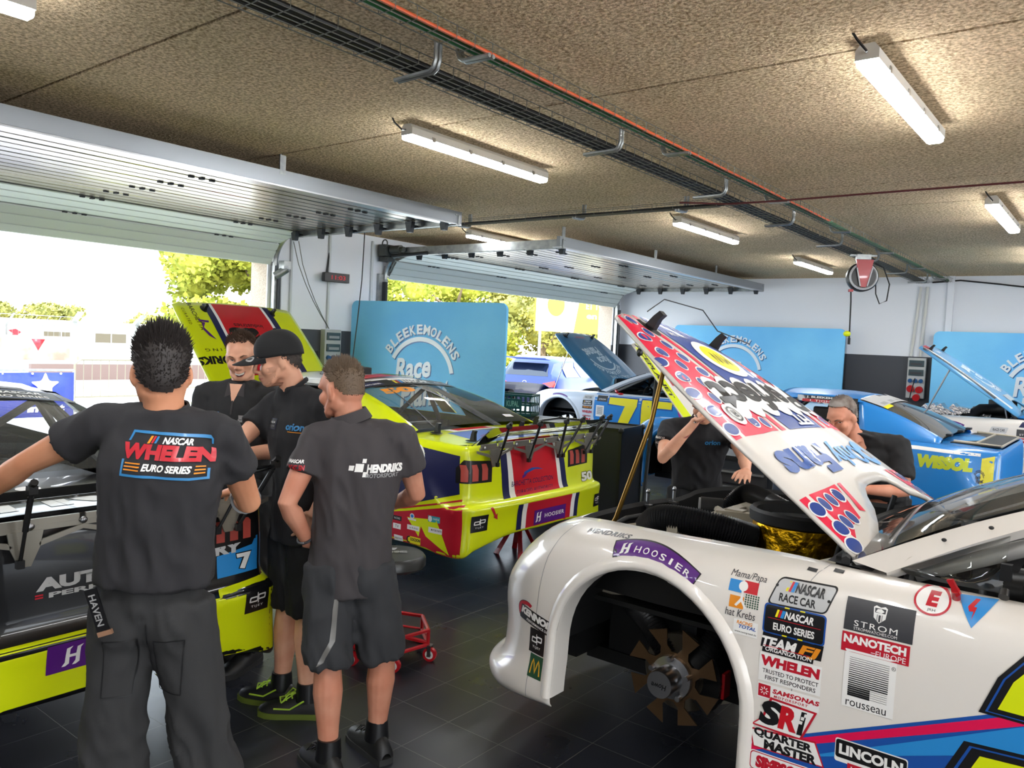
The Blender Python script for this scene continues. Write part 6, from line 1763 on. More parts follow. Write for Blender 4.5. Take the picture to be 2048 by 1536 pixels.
box('wall', (0, 4, 1.9), (5, 44, 3.8), WB, r); box('roof', (0, 4, 3.9), (5.6, 45, .25), mat('pale roof', S(170, 160, 150), .8), r)
for k, y in enumerate((-14, -9.5, -5, 1, 4, 9, 14, 19)):
    w_ = box('window', (2.52, y, 1.9), (.06, 1.9, 1.2), mat('window grey', S(84, 76, 60), .3), r); box('pane_bar', (2.56, y, 1.9), (.03, .06, 1.2), WB, w_)
for y, lb in ((-1.5, 'red'), (12, 'red')): 
    D = Decal(((2.56, y, 2.0), (0, 1, 0), (0, 0, 1), (1, 0, 0)), None, off=.02); D.poly([(-.5, -.6), (-.1, .1), (-.4, .5), (0, .7), (.3, .3), (.1, 0), (.6, -.5), (.3, -.6), (0, -.2), (-.2, -.7)], vR); D.build('wall_print', r)
r = thing('marquee_tent', 'white peaked tent at the far left beyond the fence', 'tent', (-46, 8.3, 0)); r.scale = (1, 1, .5)
mb = MB(); mb.add([(-3, -3, 2.6), (3, -3, 2.6), (3, 3, 2.6), (-3, 3, 2.6), (0, 0, 4.6)], [(0, 1, 4), (1, 2, 4), (2, 3, 4), (3, 0, 4)]); mb.build('roof', WB, r, smooth=0, solid=.03)
for sx in (-1, 1):
    for sy in (-1, 1): MB().cyl((sx * 2.9, sy * 2.9, 0), (sx * 2.9, sy * 2.9, 2.6), .06).build('pole', FW, r)
r = thing('lamp_mast', 'thin floodlight mast beyond the track fence', 'lamp mast', (-46, 26.3, 0)); r.scale = (1, 1, .45)
MB().cyl((0, 0, 0), (0, 0, 8.6), .07, .05).build('pole', FW, r); MB().box((0, .0, 8.6), (.3, .7, .14)).build('lamp_head', DARKM, r)
for y, lb in ((11.5, 'small red warning flag board by the gate'), (16.1, 'red triangle board between the gate posts')):
    r = thing('warning_board', lb, 'sign', (-30, y, 0)); MB().add([(0, -.22, 1.15), (0, .22, 1.15), (0, 0, .75)], [(0, 1, 2)]).build('plate', vR, r, solid=.02); MB().cyl((-.02, 0, 0), (-.02, 0, 1.1), .02).build('post', FW, r)
tag(MB().box((-39.6, 11, .55), (.15, 12, 1.1)).build('advert_wall', mat('pale advert wall', S(176, 160, 146), .8, var=(1.2, S(160, 110, 96)))), 'low pale wall with faded print below the track fence', 'wall panel')

# ================================================================== people
def lerp(a, b, t): return V(a) + (V(b) - V(a)) * t
def skinmat(name, c, c2): return mat('skin ' + name, c, .52, var=(9, c2), spec=.35)
def remesh(mb, voxel, smooth_it=2, fac=.5):
    """one continuous surface from overlapping closed shapes"""
    me = bpy.data.meshes.new('figure')
    me.from_pydata([tuple(p) for p in mb.v], [], mb.f)
    o = bpy.data.objects.new('figure', me); COL.objects.link(o)
    m = o.modifiers.new('r', 'REMESH'); m.mode = 'VOXEL'; m.voxel_size = voxel
    s = o.modifiers.new('s', 'SMOOTH'); s.iterations = smooth_it; s.factor = fac
    dg = bpy.context.evaluated_depsgraph_get()
    out = bpy.data.meshes.new_from_object(o.evaluated_get(dg))
    bpy.data.objects.remove(o)
    n = len(out.vertices); co = np.empty(n * 3); out.vertices.foreach_get('co', co); co = co.reshape(-1, 3)
    return out, co
def finish(name, me, mats, parent, label=None):
    me.materials.clear()
    for m in (mats if isinstance(mats, list) else [mats]): me.materials.append(m)
    me.shade_smooth()
    o = bpy.data.objects.new(name, me); COL.objects.link(o); o.parent = parent
    me.name = name
    if label: o['label'] = label
    return o
def mesh_bvh(me): return BVHTree.FromPolygons([v.co[:] for v in me.vertices], [tuple(p.vertices) for p in me.polygons])

def head_shapes(mb, T, neck_pt, k=1.0, fat=0.0):
    """head primitives; T maps head space (x right, y forward, z up, origin at eye level) to the world"""
    def E(c, r): 
        m2 = MB(); m2.ell(c, r, 20, 14); mb.add([T @ p for p in m2.v], m2.f)
    def Tb(pts, r, n=10):
        m2 = MB(); m2.tube(pts, r, n); mb.add([T @ p for p in m2.v], m2.f)
    E((0, -.017, .036), (.075, .096, .087)); E((0, -.045, .0), (.066, .062, .075)); E((0, .045, .03), (.060, .046, .050))
    E((0, .028, -.045), (.056 + fat, .058, .062)); E((0, .062, -.092), (.027, .025, .023)); E((0, .045, -.080), (.042 + fat, .035, .030))
    for s in (-1, 1):
        E((s * .037, .056, -.028), (.026 + fat * .6, .028, .030)); Tb([(s * .058, .0, -.04), (s * .045, .04, -.085), (s * .012, .07, -.102)], [.016, .017, .015])
        Tb([(s * .008, .090, .020), (s * .032, .086, .026), (s * .052, .070, .020)], [.009, .011, .008]); E((s * .014, .098, -.038), (.010, .010, .009))
        m2 = MB(); m2.ell((0, 0, 0), (.008, .020, .033), 12, 10)
        R = MX.Rotation(s * .35, 3, 'Z') @ MX.Rotation(-.18, 3, 'X')
        mb.add([T @ (R @ p + V((s * .079, -.014, -.008))) for p in m2.v], m2.f); E((s * .072, -.008, -.008), (.012, .014, .022)); E((s * .050, -.012, -.045), (.021, .036, .042)); E((s * .077, -.01, -.034), (.007, .010, .010))
    Tb([(0, .088, .022), (0, .097, .0), (0, .110, -.028)], [.009, .010, .0125]); E((0, .108, -.034), (.012, .013, .011))
    E((0, .088, -.064), (.023, .012, .0075)); E((0, .086, -.074), (.020, .012, .008)); E((0, .08, -.05), (.02, .014, .014))
    a = T @ V((0, -.025, -.05)); mb.tube([a, lerp(a, neck_pt, .5), neck_pt + V((0, 0, -.05))], [.060, .058, .060], 16)

def hand(mb, w, f, n, t, curl=.35, spread=.12, k=1.0, thumb=.5):
    """palm, four fingers of different length and a thumb leaving the side of the palm"""
    f, n, t = V(f).normalized(), V(n).normalized(), V(t).normalized()
    t = (t - f * t.dot(f)).normalized(); n = t.cross(f) if t.cross(f).dot(n) > 0 else f.cross(t)
    R = MX((t, f, n)).transposed()
    mb.ell(w + f * .05 * k, (.040 * k, .054 * k, .016 * k), 14, 10, 0, R); mb.ell(w + f * .075 * k, (.042 * k, .022 * k, .014 * k), 14, 10, 0, R)
    mb.tube([w - f * .02, w + f * .03 * k], [.026 * k, .028 * k], 10)
    for i, (x, L) in enumerate(((.031, .92), (.011, 1.04), (-.010, .98), (-.030, .78))):
        p = w + f * (.088 - .004 * abs(i - 1.3)) * k + t * x * k
        d = (f + t * spread * (x / .03)).normalized(); pts = [p - d * .012 * k, p]; c = 0
        for j, sl in enumerate((.042, .027, .022)):
            c += curl * (1.0, 1.15, .8)[j] * (1 + .12 * i)
            pts.append(pts[-1] + (d * math.cos(c) - n * math.sin(c)) * sl * L * k)
        mb.tube(pts, [.0095 * k, .0095 * k, .0088 * k, .008 * k, .006 * k], 8)
    p = w + f * .022 * k + t * .030 * k
    d = (f * (.75) + t * .75 - n * thumb * .6).normalized(); d2 = (f * 1.0 + t * .3 - n * thumb).normalized()
    mb.tube([p - t * .015, p, p + d * .036 * k, p + d * .036 * k + d2 * .030 * k, p + d * .036 * k + d2 * .052 * k], [.013 * k, .014 * k, .0115 * k, .010 * k, .007 * k], 8)

def torso_shape(mb, J, secs):
    """closed loft: each section is (point along the spine, half width, half depth, blend of hip axis to shoulder axis)"""
    hip = (V(J['hipR']) - V(J['hipL'])); hip.z = 0; hip.normalize()
    sh = (V(J['shR']) - V(J['shL'])); shf = sh.copy(); shf.z = 0; shf.normalize()
    rows = []
    for (c, a, b, t) in secs:
        ax = (hip * (1 - t) + shf * t).normalized(); fw = V((0, 0, 1)).cross(ax)
        rows.append([V(c) + ax * a * math.copysign(abs(math.cos(q)) ** .85, math.cos(q)) + fw * b * math.copysign(abs(math.sin(q)) ** .85, math.sin(q)) for q in [2 * PI * i / 28 for i in range(28)]])
    n = len(rows)
    mb.grid(rows, wrap=True)
    for r, rev in ((rows[0], 1), (rows[-1], 0)):
        c = sum(r, V()) / 28; mb.add(list(r) + [c], [((i + 1) % 28, i, 28) if not rev else (i, (i + 1) % 28, 28) for i in range(28)])

def folds(co, amp, sc, seed, zlo, zhi, me, joints=()):
    """cloth creases along the surface normals"""
    n = len(co); no = np.empty(n * 3); me.vertices.foreach_get('normal', no); no = no.reshape(-1, 3)
    d = np.zeros(n)
    for i in range(n):
        p = co[i]
        a = noise.noise(V((p[0] * sc + seed, p[1] * sc, p[2] * sc * .38)))
        b = noise.noise(V((p[0] * sc * 2.1, p[1] * sc * 2.1 + seed, p[2] * sc * 1.1 + (p[0] + p[1]) * sc * .7)))
        d[i] = (abs(a) * -1.4 + .3) + (abs(b) * -1.1 + .22)
    k = np.full(n, .55)
    for (j, r, g) in joints:
        q = np.linalg.norm(co - np.array(j), axis=1); k += g * np.exp(-(q / r) ** 2)
    co = co + no * (d * k * amp)[:, None]
    me.vertices.foreach_set('co', co.ravel()); me.update()
    return co

def shoe(parent, ank, d, m, sole, lace=None, k=1.0, accent=None):
    d = V((d[0], d[1], 0)).normalized(); s = V((0, 0, 1)).cross(d); c = V((ank[0], ank[1], 0))
    sec = [(-.085, .02, .045), (-.078, .034, .075), (-.05, .040, .098), (.0, .043, .104), (.05, .046, .088), (.10, .050, .070), (.15, .049, .060), (.185, .038, .050), (.202, .02, .04), (.208, .004, .03)]
    rows = []
    for x, w_, h in sec:
        rows.append([c + d * x * k + s * w_ * k * math.cos(a) + V((0, 0, .022 + (h - .022) * k * max(0, math.sin(a)))) for a in [PI * i / 12 for i in range(13)]] + [c + d * x * k + V((0, 0, .02))])
    MB().grid(rows, wrap=True).build('shoe', m, parent, smooth=60)
    ol = [(-.09, .0), (-.085, .03), (-.05, .044), (0, .045), (.06, .05), (.12, .055), (.17, .05), (.205, .028), (.214, 0)]
    P = [c + d * x * k + s * y * k for x, y in ol] + [c + d * x * k - s * y * k for x, y in ol[-2:0:-1]]
    MB().prism(P, (0, 0, .026)).build('shoe_sole', sole, parent, smooth=30)
    if lace:
        mb = MB()
        for i, x in enumerate((.03, .055, .08, .105)):
            h = .106 - (x - .02) * .40
            mb.tube([c + d * x * k + s * .03 * k + V((0, 0, h * k - .004)), c + d * (x + .012) * k + V((0, 0, h * k + .006)), c + d * x * k - s * .03 * k + V((0, 0, h * k - .004))], .0035, 5)
        for sg in (-1, 1): mb.tube([c + d * .03 * k + V((0, 0, .108)), c + d * .07 * k + s * sg * .035 + V((0, 0, .112)), c + d * .10 * k + s * sg * .045 + V((0, 0, .075)), c + d * .05 * k + s * sg * .02 + V((0, 0, .11))], .003, 5)
        mb.build('shoe_laces', lace, parent)
    if accent:
        mb = MB()
        for sg in (-1, 1): mb.tube([c + d * .13 * k + s * sg * .051 * k + V((0, 0, .05)), c + d * .06 * k + s * sg * .05 * k + V((0, 0, .05)), c + d * .0 * k + s * sg * .046 * k + V((0, 0, .09))], .004, 5)
        mb.build('shoe_flash', accent, parent)

def person(label, J, face, pitch=0.0, roll=0.0, skin=None, hairc=None, legs='trousers', top=None, bottom=None, waist=(.165, .12), chest=(.19, .13), hem=(.18, .125), hemz=None, slv=.55, hands={}, hair='short', voxel=.0055, shoes=None, fat=0.0, kk=1.0, seed=1.0, leg_r=(.088, .078, .07), hemfree=0.0, off=(0, 0, 0)):
    J = {k: V(v) + V(off) for k, v in J.items()}
    base = (J['anL'] + J['anR']) / 2; base.z = 0
    r = thing('person', label, 'person', tuple(base))
    inv = MX.Translation(-base)
    f = V((face[0], face[1], 0)).normalized(); rt = f.cross(V((0, 0, 1)))
    Rm = MX((rt, f, V((0, 0, 1)))).transposed() @ MX.Rotation(pitch, 3, 'X') @ MX.Rotation(roll, 3, 'Y')
    T = MX.Translation(J['head']) @ Rm.to_4x4() @ MX.Scale(kk, 4)
    for key in J: pass
    # ---- skin
    mb = MB(); head_shapes(mb, T, J['neck'], kk, fat)
    sp = [J['pelvis'], J['waist'], J['chest'], J['neck']]
    mb.tube(sp, [.09, .085, .095, .052], 16); mb.tube([J['shL'], (J['shL'] + J['shR']) / 2 + V((0, 0, -.04)), J['shR']], [.044, .06, .044], 12)
    for s in 'LR':
        sh, el, wr = J['sh' + s], J['el' + s], J['wr' + s]
        mb.tube([sh, lerp(sh, el, .3), lerp(sh, el, .7), el, lerp(el, wr, .25), lerp(el, wr, .65), wr], [.050, .050, .044, .038, .042, .033, .026], 14)
        hd = hands.get(s)
        if hd: hand(mb, wr, *hd)
        hp, kn, an = J['hip' + s], J['kn' + s], J['an' + s]
        mb.tube([hp, lerp(hp, kn, .5), kn, lerp(kn, an, .28), lerp(kn, an, .65), an + V((0, 0, .03))], [.085, .07, .054, .060, .044, .036], 14)
        mb.tube([an + V((0, 0, .06)), an + V((0, 0, .0))], [.036, .04], 10)
    mb.v = [inv @ p for p in mb.v]
    me, co = remesh(mb, voxel, 3)
    T = inv @ T
    # eye sockets and mouth corners pressed in
    Ti = np.array(T.inverted()); L = co @ Ti[:3, :3].T + Ti[:3, 3]
    dv = np.zeros_like(L)
    for s in (-1, 1):
        g = np.exp(-(((L[:, 0] - s * .032) / .016) ** 2 + ((L[:, 2] - .004) / .011) ** 2)) * (L[:, 1] > .03); dv[:, 1] -= .010 * g
        g = np.exp(-(((L[:, 0] - s * .026) / .006) ** 2 + ((L[:, 2] + .068) / .006) ** 2)) * (L[:, 1] > .03); dv[:, 1] -= .003 * g
    g = np.exp(-((L[:, 0] / .022) ** 2 + ((L[:, 2] + .0685) / .0028) ** 2)) * (L[:, 1] > .05); dv[:, 1] -= .004 * g
    Tm = np.array(T)[:3, :3]
    co = co + dv @ Tm.T
    me.vertices.foreach_set('co', co.ravel()); me.update()
    bm = bmesh.new(); bm.from_mesh(me); bm.verts.ensure_lookup_table()
    hv = [bm.verts[i] for i in np.nonzero((np.abs(L[:, 0]) < .13) & (np.abs(L[:, 1]) < .16) & (L[:, 2] > -.14) & (L[:, 2] < .2))[0]]
    for _ in range(5): bmesh.ops.smooth_vert(bm, verts=hv, factor=.5, use_axis_x=True, use_axis_y=True, use_axis_z=True)
    bm.to_mesh(me); bm.free()
    body = finish('body', me, [skin], r)
    bv = mesh_bvh(me)
    H = dict(root=r, T=T, body=body, bvh=bv, J={k: inv @ v for k, v in J.items()}, L=L)
    J = H['J']
    # ---- shirt
    up = V((0, 0, 1)); mb = MB()
    ms = (J['shL'] + J['shR']) / 2
    hz = J['pelvis'] + V((0, 0, hemfree)) if hemz is None else J['pelvis'] * 1
    if hemz is not None: hz.z = hemz
    wd = (J['shR'] - J['shL']).length / 2
    secs = [(hz, hem[0], hem[1], 0), (lerp(hz, J['waist'], .4), (hem[0] + waist[0]) / 2, (hem[1] + waist[1]) / 2, .1), (J['waist'], waist[0], waist[1], .35), (lerp(J['waist'], J['chest'], .55), (waist[0] + chest[0]) / 2, (waist[1] + chest[1]) / 2, .7), (J['chest'], chest[0], chest[1], 1),
            (lerp(J['chest'], ms, .55), wd * .96, chest[1] * .92, 1), (ms + up * .02, wd * .90, .088, 1), (lerp(ms, J['neck'], .55) + up * .026, wd * .60, .078, 1), (J['neck'] + up * .012, .068, .068, 1)]
    torso_shape(mb, J, secs)
    for s in 'LR':
        sh, el = J['sh' + s], J['el' + s]
        inn = lerp(sh, ms, .28)
        mb.tube([lerp(ms, J['neck'], .62), lerp(lerp(ms, J['neck'], .5), sh, .55), sh], [.058, .064, .070], 16)
        mb.tube([inn, sh, lerp(sh, el, slv * .5), lerp(sh, el, slv)], [.073, .071, .067, .071], 18)
    me, co = remesh(mb, .011, 5)
    arms = [(tuple(lerp(J['sh' + s], ms, .1) - up * .1), .09, 1.0) for s in 'LR'] + [(tuple(J['waist']), .2, .7), (tuple(hz), .16, .6)]
    folds(co, .014, 8.0, seed, 0, 2, me, arms)
    H['shirt'] = finish('shirt', me, top, r); H['sbvh'] = mesh_bvh(me)
    # ---- legs
    mb = MB(); ph = J['pelvis']
    hx = (J['hipL'] + J['hipR']) / 2
    hax = (J['hipR'] - J['hipL']); hax.z = 0; hax.normalize(); HR_ = MX((hax, V((0, 0, 1)).cross(hax), V((0, 0, 1)))).transposed()
    mb.ell(hx + up * .03, (.150, .110, .13), 20, 14, 0, HR_)
    for q in (-1, 1): mb.ell(hx - V((0, 0, 1)).cross(hax) * .05 + hax * q * .07 - up * .03, (.08, .075, .10), 14, 10, 0, HR_)
    mb.tube([hx + up * .02, hx + up * (.16 if hemz is None else max(.10, hz.z - hx.z + .04))], [.12, .112], 18)
    frac = 1.0 if legs == 'trousers' else .86
    for s in 'LR':
        hp, kn, an = J['hip' + s], J['kn' + s], J['an' + s]
        if legs == 'trousers': mb.tube([hp + up * .03, lerp(hp, kn, .25), lerp(hp, kn, .6), kn, lerp(kn, an, .3), lerp(kn, an, .7), lerp(kn, an, .97) + up * .01], [.098, .098, .092, leg_r[0], leg_r[1] + .004, leg_r[1], leg_r[2]], 18)
        else: mb.tube([hp + up * .03, lerp(hp, kn, .25), lerp(hp, kn, .6), lerp(hp, kn, 1.0)], [.10, .106, .102, .098], 18)
    me, co = remesh(mb, .012, 4)
    jo = [(tuple(J['kn' + s]), .12, 1.3) for s in 'LR'] + [(tuple(lerp(J['kn' + s], J['an' + s], .8)), .14, 1.2) for s in 'LR'] + [(tuple(hx - up * .06), .12, .9)]
    folds(co, .019, 8.0, seed + 5, 0, 2, me, jo)
    H['legs'] = finish('trousers' if legs == 'trousers' else 'shorts', me, bottom, r); H['lbvh'] = mesh_bvh(me)
    if shoes:
        for s in 'LR':
            shoe(r, J['an' + s], shoes.get('d' + s, shoes['d']), shoes['m'], shoes['sole'], shoes.get('lace'), 1.06, shoes.get('accent'))
            if shoes.get('sock'): MB().tube([J['an' + s] * 1 + V((0, 0, .075 - J['an' + s].z)), J['an' + s] + V((0, 0, .16 - J['an' + s].z))], [.052, .046], 14).build('sock', shoes['sock'], r)
    return H

def headframe(H, x=0, z=0):
    T = H['T']; R3 = T.to_3x3()
    return (T @ V((x, .3, z)), (R3 @ V((-1, 0, 0))).normalized(), (R3 @ V((0, 0, 1))).normalized(), (R3 @ V((0, 1, 0))).normalized())

def face_print(H, brow, iris=None, shut=.5, smile=False, beard=None, lip=None, look=0.0):
    """eyes, brows and lips laid on the face"""
    fr = headframe(H); n = fr[3]
    fr = (fr[0] - n * .15, fr[1], fr[2], n)
    EW = mat('eye white', S(226, 220, 214), .25); DK = mat('lash dark', S(40, 26, 22), .6); IR = mat('iris', S(62, 48, 38), .2)
    LP = lip or mat('lips', S(176, 104, 94), .45)
    D = Decal(fr, H['bvh'], .006, off=.0012)
    for s in (-1, 1):
        h = .0085 * (1 - shut)
        D.poly([(s * .018, .001), (s * .026, .001 + h), (s * .036, .001 + h), (s * .045, .003), (s * .036, -.003), (s * .026, -.004)][::s], EW)
        if shut < .8: D.poly(ellp(s * .032 + look, .0, .0045, .0045 * (1 - .4 * shut), 12), IR)
        D.poly([(s * .017, .002), (s * .026, .001 + h), (s * .036, .001 + h), (s * .047, .003), (s * .036, .0035 + h), (s * .026, .0035 + h)][::s], DK)
    D.build('eyes', H['root'])
    D = Decal(fr, H['bvh'], .006, off=.0022)
    for s in (-1, 1): D.poly([(s * .013, .020), (s * .02, .026), (s * .034, .030), (s * .050, .024), (s * .034, .0255), (s * .02, .0195)][::s], brow)
    D.build('eyebrows', H['root'])
    D = Decal(fr, H['bvh'], .006, off=.0012)
    if smile:
        D.poly([(-.030, -.058), (-.015, -.064), (0, -.065), (.015, -.064), (.030, -.058), (.022, -.077), (.01, -.085), (-.01, -.085), (-.022, -.077)], LP)
        D.poly([(-.026, -.061), (0, -.067), (.026, -.061), (.018, -.076), (0, -.081), (-.018, -.076)], mat('mouth dark', S(70, 28, 26), .5)); D.poly([(-.024, -.0615), (0, -.0675), (.024, -.0615), (.019, -.071), (0, -.0755), (-.019, -.071)], mat('teeth', S(236, 230, 220), .25))
    else:
        D.poly([(-.024, -.069), (-.008, -.0625), (0, -.064), (.008, -.0625), (.024, -.069), (.01, -.0785), (-.01, -.0785)], LP); D.poly([(-.023, -.0685), (0, -.0675), (.023, -.0685), (0, -.0698)], mat('mouth dark', S(70, 28, 26), .5))
    D.build('lips', H['root'])
    if beard:
        D = Decal(fr, H['bvh'], .008, off=.0009)
        if beard[1] == 'full':
            D.poly([(-.062, -.02), (-.055, -.05), (-.03, -.052), (0, -.05), (.03, -.052), (.055, -.05), (.062, -.02), (.066, -.07), (.04, -.115), (0, -.125), (-.04, -.115), (-.066, -.07)], beard[0])
        else:
            D.poly([(-.03, -.075), (-.026, -.058), (0, -.05), (.026, -.058), (.03, -.075), (.014, -.062), (0, -.060), (-.014, -.062)], beard[0])
        D.build('beard', H['root'])

def hair(H, m, n, ln, up=.4, fwd=0.0, line=.5, side=-.02, back=-.55, cap_off=.006, rad=.0034, top_k=1.0, seed=3, spike=1.0, lie=0.0):
    """a fitted cap of hair and many fine locks"""
    rng = random.Random(seed); T = H['T']; bv = H['bvh']; R3 = T.to_3x3()
    def ok(d):
        # hair line: forehead, over the ears, nape
        z = d.z; fz = d.y
        lim = line if fz > .45 else (line + (side - line) * min(1, (.45 - fz) / .45) if fz > 0 else side + (back - side) * min(1, -fz / .55))
        if abs(d.x) > .62 and fz > -.25 and fz < .35: lim = max(lim, side + .05) if fz < .05 else lim
        return z > lim
    c = V((0, -.017, .03))
    def surf(d):
        h, nn, fi, q = bv.ray_cast(T @ (c + d * .2), R3 @ (-d), .22)
        return (T.inverted() @ h) if h is not None else None
    mb = MB(); rows = {}
    NU, NV = 44, 26; idx = {}; vs = []
    for i in range(NV + 1):
        ph = PI * .86 * i / NV
        for j in range(NU):
            th = 2 * PI * j / NU
            d = V((math.sin(ph) * math.cos(th), math.sin(ph) * math.sin(th), math.cos(ph)))
            if not ok(d): continue
            p = surf(d)
            if p is None or (p - c).length > .13: continue
            idx[(i, j)] = len(vs); vs.append(T @ (p + d * cap_off * (1.0 if d.z > .2 else .6)))
    fs = []
    for i in range(NV):
        for j in range(NU):
            q = [(i, j), (i + 1, j), (i + 1, (j + 1) % NU), (i, (j + 1) % NU)]
            if all(k in idx for k in q): fs.append(tuple(idx[k] for k in q))
    if fs: mb.add(vs, fs)
    for _ in range(n):
        d = V((rng.gauss(0, 1), rng.gauss(0, 1), rng.gauss(0, 1)))
        if d.length < .1: continue
        d.normalize()
        if not ok(d): continue
        p = surf(d)
        if p is None or (p - c).length > .13: continue
        tk = max(0, d.z); L = ln * (.55 + .6 * rng.random()) * ((1 - top_k) + top_k * (.25 + .95 * tk))
        g = (d * (1 - lie) + V((0, fwd, up)) * 1.0 + V((rng.gauss(0, .35), rng.gauss(0, .35), rng.gauss(0, .2))) * spike + (V((0, -.3, -.9)) * lie if tk < .6 else V((.6 * lie, -.5 * lie, 0)))).normalized()
        a = g.orthogonal().normalized(); b = g.cross(a)
        p0 = p - d * .002; tip = p0 + g * L; md = p0 + g * L * .5
        vs = [T @ (p0 + (a * math.cos(q) + b * math.sin(q)) * rad) for q in (0, 2.09, 4.19)] + [T @ (md + (a * math.cos(q) + b * math.sin(q)) * rad * .75) for q in (0, 2.09, 4.19)] + [T @ tip]
        mb.add(vs, [(0, 1, 4, 3), (1, 2, 5, 4), (2, 0, 3, 5), (3, 4, 6), (4, 5, 6), (5, 3, 6)])
    return mb.build('hair', m, H['root'], smooth=60)

def collar(H, m, r0=.066, polo=False):
    nk = H['J']['neck']; T = H['T']
    hd = (T @ V((0, -.02, -.06))); ax = (hd - nk).normalized(); a = ax.orthogonal().normalized(); b = ax.cross(a)
    if polo:
        prof = [(.068, .030), (.074, .034), (.088, -.012), (.083, -.016), (.07, .0)]
    else: prof = [(.066, -.006), (.072, .004), (.070, .014), (.063, .012)]
    rows = [[nk + ax * z + (a * math.cos(q) + b * math.sin(q)) * rr for q in [2 * PI * i / 32 for i in range(32)]] for rr, z in prof]
    return MB().grid(rows, wrap=True).build('collar', m, H['root'], smooth=50)

TEE = mat('black cotton', S(30, 30, 33), .9, bump=(420, .15, .002)); TEE2 = mat('black cotton washed', S(40, 39, 42), .9, bump=(420, .15, .002)); POLO = mat('charcoal polo', S(58, 54, 56), .8, bump=(420, .12, .002)); POLOK = mat('black polo', S(32, 32, 34), .8)
TRS = mat('charcoal trousers', S(44, 44, 45), .9, bump=(300, .15, .002)); SHO = mat('dark grey shorts', S(46, 47, 50), .85); SHK = mat('black shorts', S(18, 18, 20), .85)
SHOE = mat('black shoe', S(22, 22, 23), .5); SOLE = mat('shoe sole', S(40, 40, 40), .6); SOLG = mat('green edged sole', S(96, 110, 36), .6)
SK1 = skinmat('tanned', S(206, 146, 112), S(196, 132, 98)); SK2 = skinmat('fair', S(226, 172, 142), S(216, 156, 128)); SK3 = skinmat('light', S(218, 166, 138), S(206, 148, 120)); SK4 = skinmat('ruddy', S(202, 142, 116), S(190, 124, 98))
HR1 = mat('hair dark brown', S(44, 38, 36), .6); HR2 = mat('hair brown', S(74, 56, 44), .6); HR3 = mat('hair brown black', S(50, 40, 34), .6); HR4 = mat('hair light brown', S(96, 78, 60), .6); HR6 = mat('hair grey brown', S(84, 70, 60), .6, var=(16, S(128, 120, 114)))

# --- person at the black car, seen from behind
P1 = person('person seen from behind in a black T-shirt with a red and blue back print',
    dict(head=(-2.33, 1.24, 1.632), neck=(-2.31, 1.245, 1.515), chest=(-2.30, 1.235, 1.35), waist=(-2.31, 1.225, 1.15), pelvis=(-2.33, 1.235, .97), shL=(-2.465, 1.13, 1.465), elL=(-2.68, 1.0, 1.33), wrL=(-2.93, .94, 1.18), shR=(-2.185, 1.365, 1.445), elR=(-2.25, 1.505, 1.21), wrR=(-2.50, 1.63, 1.19),
         hipL=(-2.395, 1.175, .90), hipR=(-2.275, 1.29, .90), knL=(-2.385, 1.145, .50), knR=(-2.235, 1.35, .49), anL=(-2.36, 1.16, .06), anR=(-2.17, 1.44, .06)),
    (-.90, .44), -.10, 0, SK1, HR1, 'trousers', TEE2, TRS, (.166, .120), (.185, .135), (.176, .135), .985, .50,
    hands=dict(L=((-.9, -.3, -.2), (0, 0, 1), (.3, .9, 0), .25), R=((-.9, .35, -.1), (0, 0, 1), (-.3, -.9, 0), .25)), voxel=.005, shoes=dict(d=(-.65, .75), m=SHOE, sole=SOLE), seed=1.3, leg_r=(.090, .094, .092), fat=.004)
hair(P1, HR1, 5200, .044, .9, .1, .42, -.12, -.84, .010, .0036, .80, 3, .55)
collar(P1, TEE2)
bd = ((P1['J']['chest'] + V((.2, -.23, 0))), (.75, .66, 0), (0, 0, 1), (.66, -.75, 0))
D = Decal(bd, P1['sbvh'], .02, off=.003)
wB = vinyl('print blue', 52, 128, 184); wR = vinyl('print red', 190, 34, 48)
D.at(.045, .035, -.045)
D.poly([(-.105, .075), (.11, .075), (.12, .065), (.12, .05), (.115, .05), (.113, .065), (-.10, .068), (-.106, .045), (-.112, .045)], wB)
D.poly([(-.115, -.005), (-.108, -.005), (-.108, -.045), (.112, -.045), (.112, -.02), (.119, -.02), (.119, -.052), (-.115, -.052)], wB)
nascar(D, 0, 0, 0, 0) if False else None
for i, c in enumerate((vO, wR, wB)): D.poly(rectp(-.048 + .009 * i, .052, .006, .02, 0, .25), c)
D.text('NASCAR', .028, .052, .08, .019, vW, .15, .04)
D.text('WHELEN', .003, .018, .245, .042, wR, .0, .06)
D.text('EURO SERIES', .012, -.024, .132, .02, vW, .15, .04)
for z in (-.015, -.024, -.033):
    D.poly(rectp(-.082, z, .044, .0035), vO); D.poly(rectp(.096, z, .022, .0035), vO)
D.build('back_print', P1['root'])
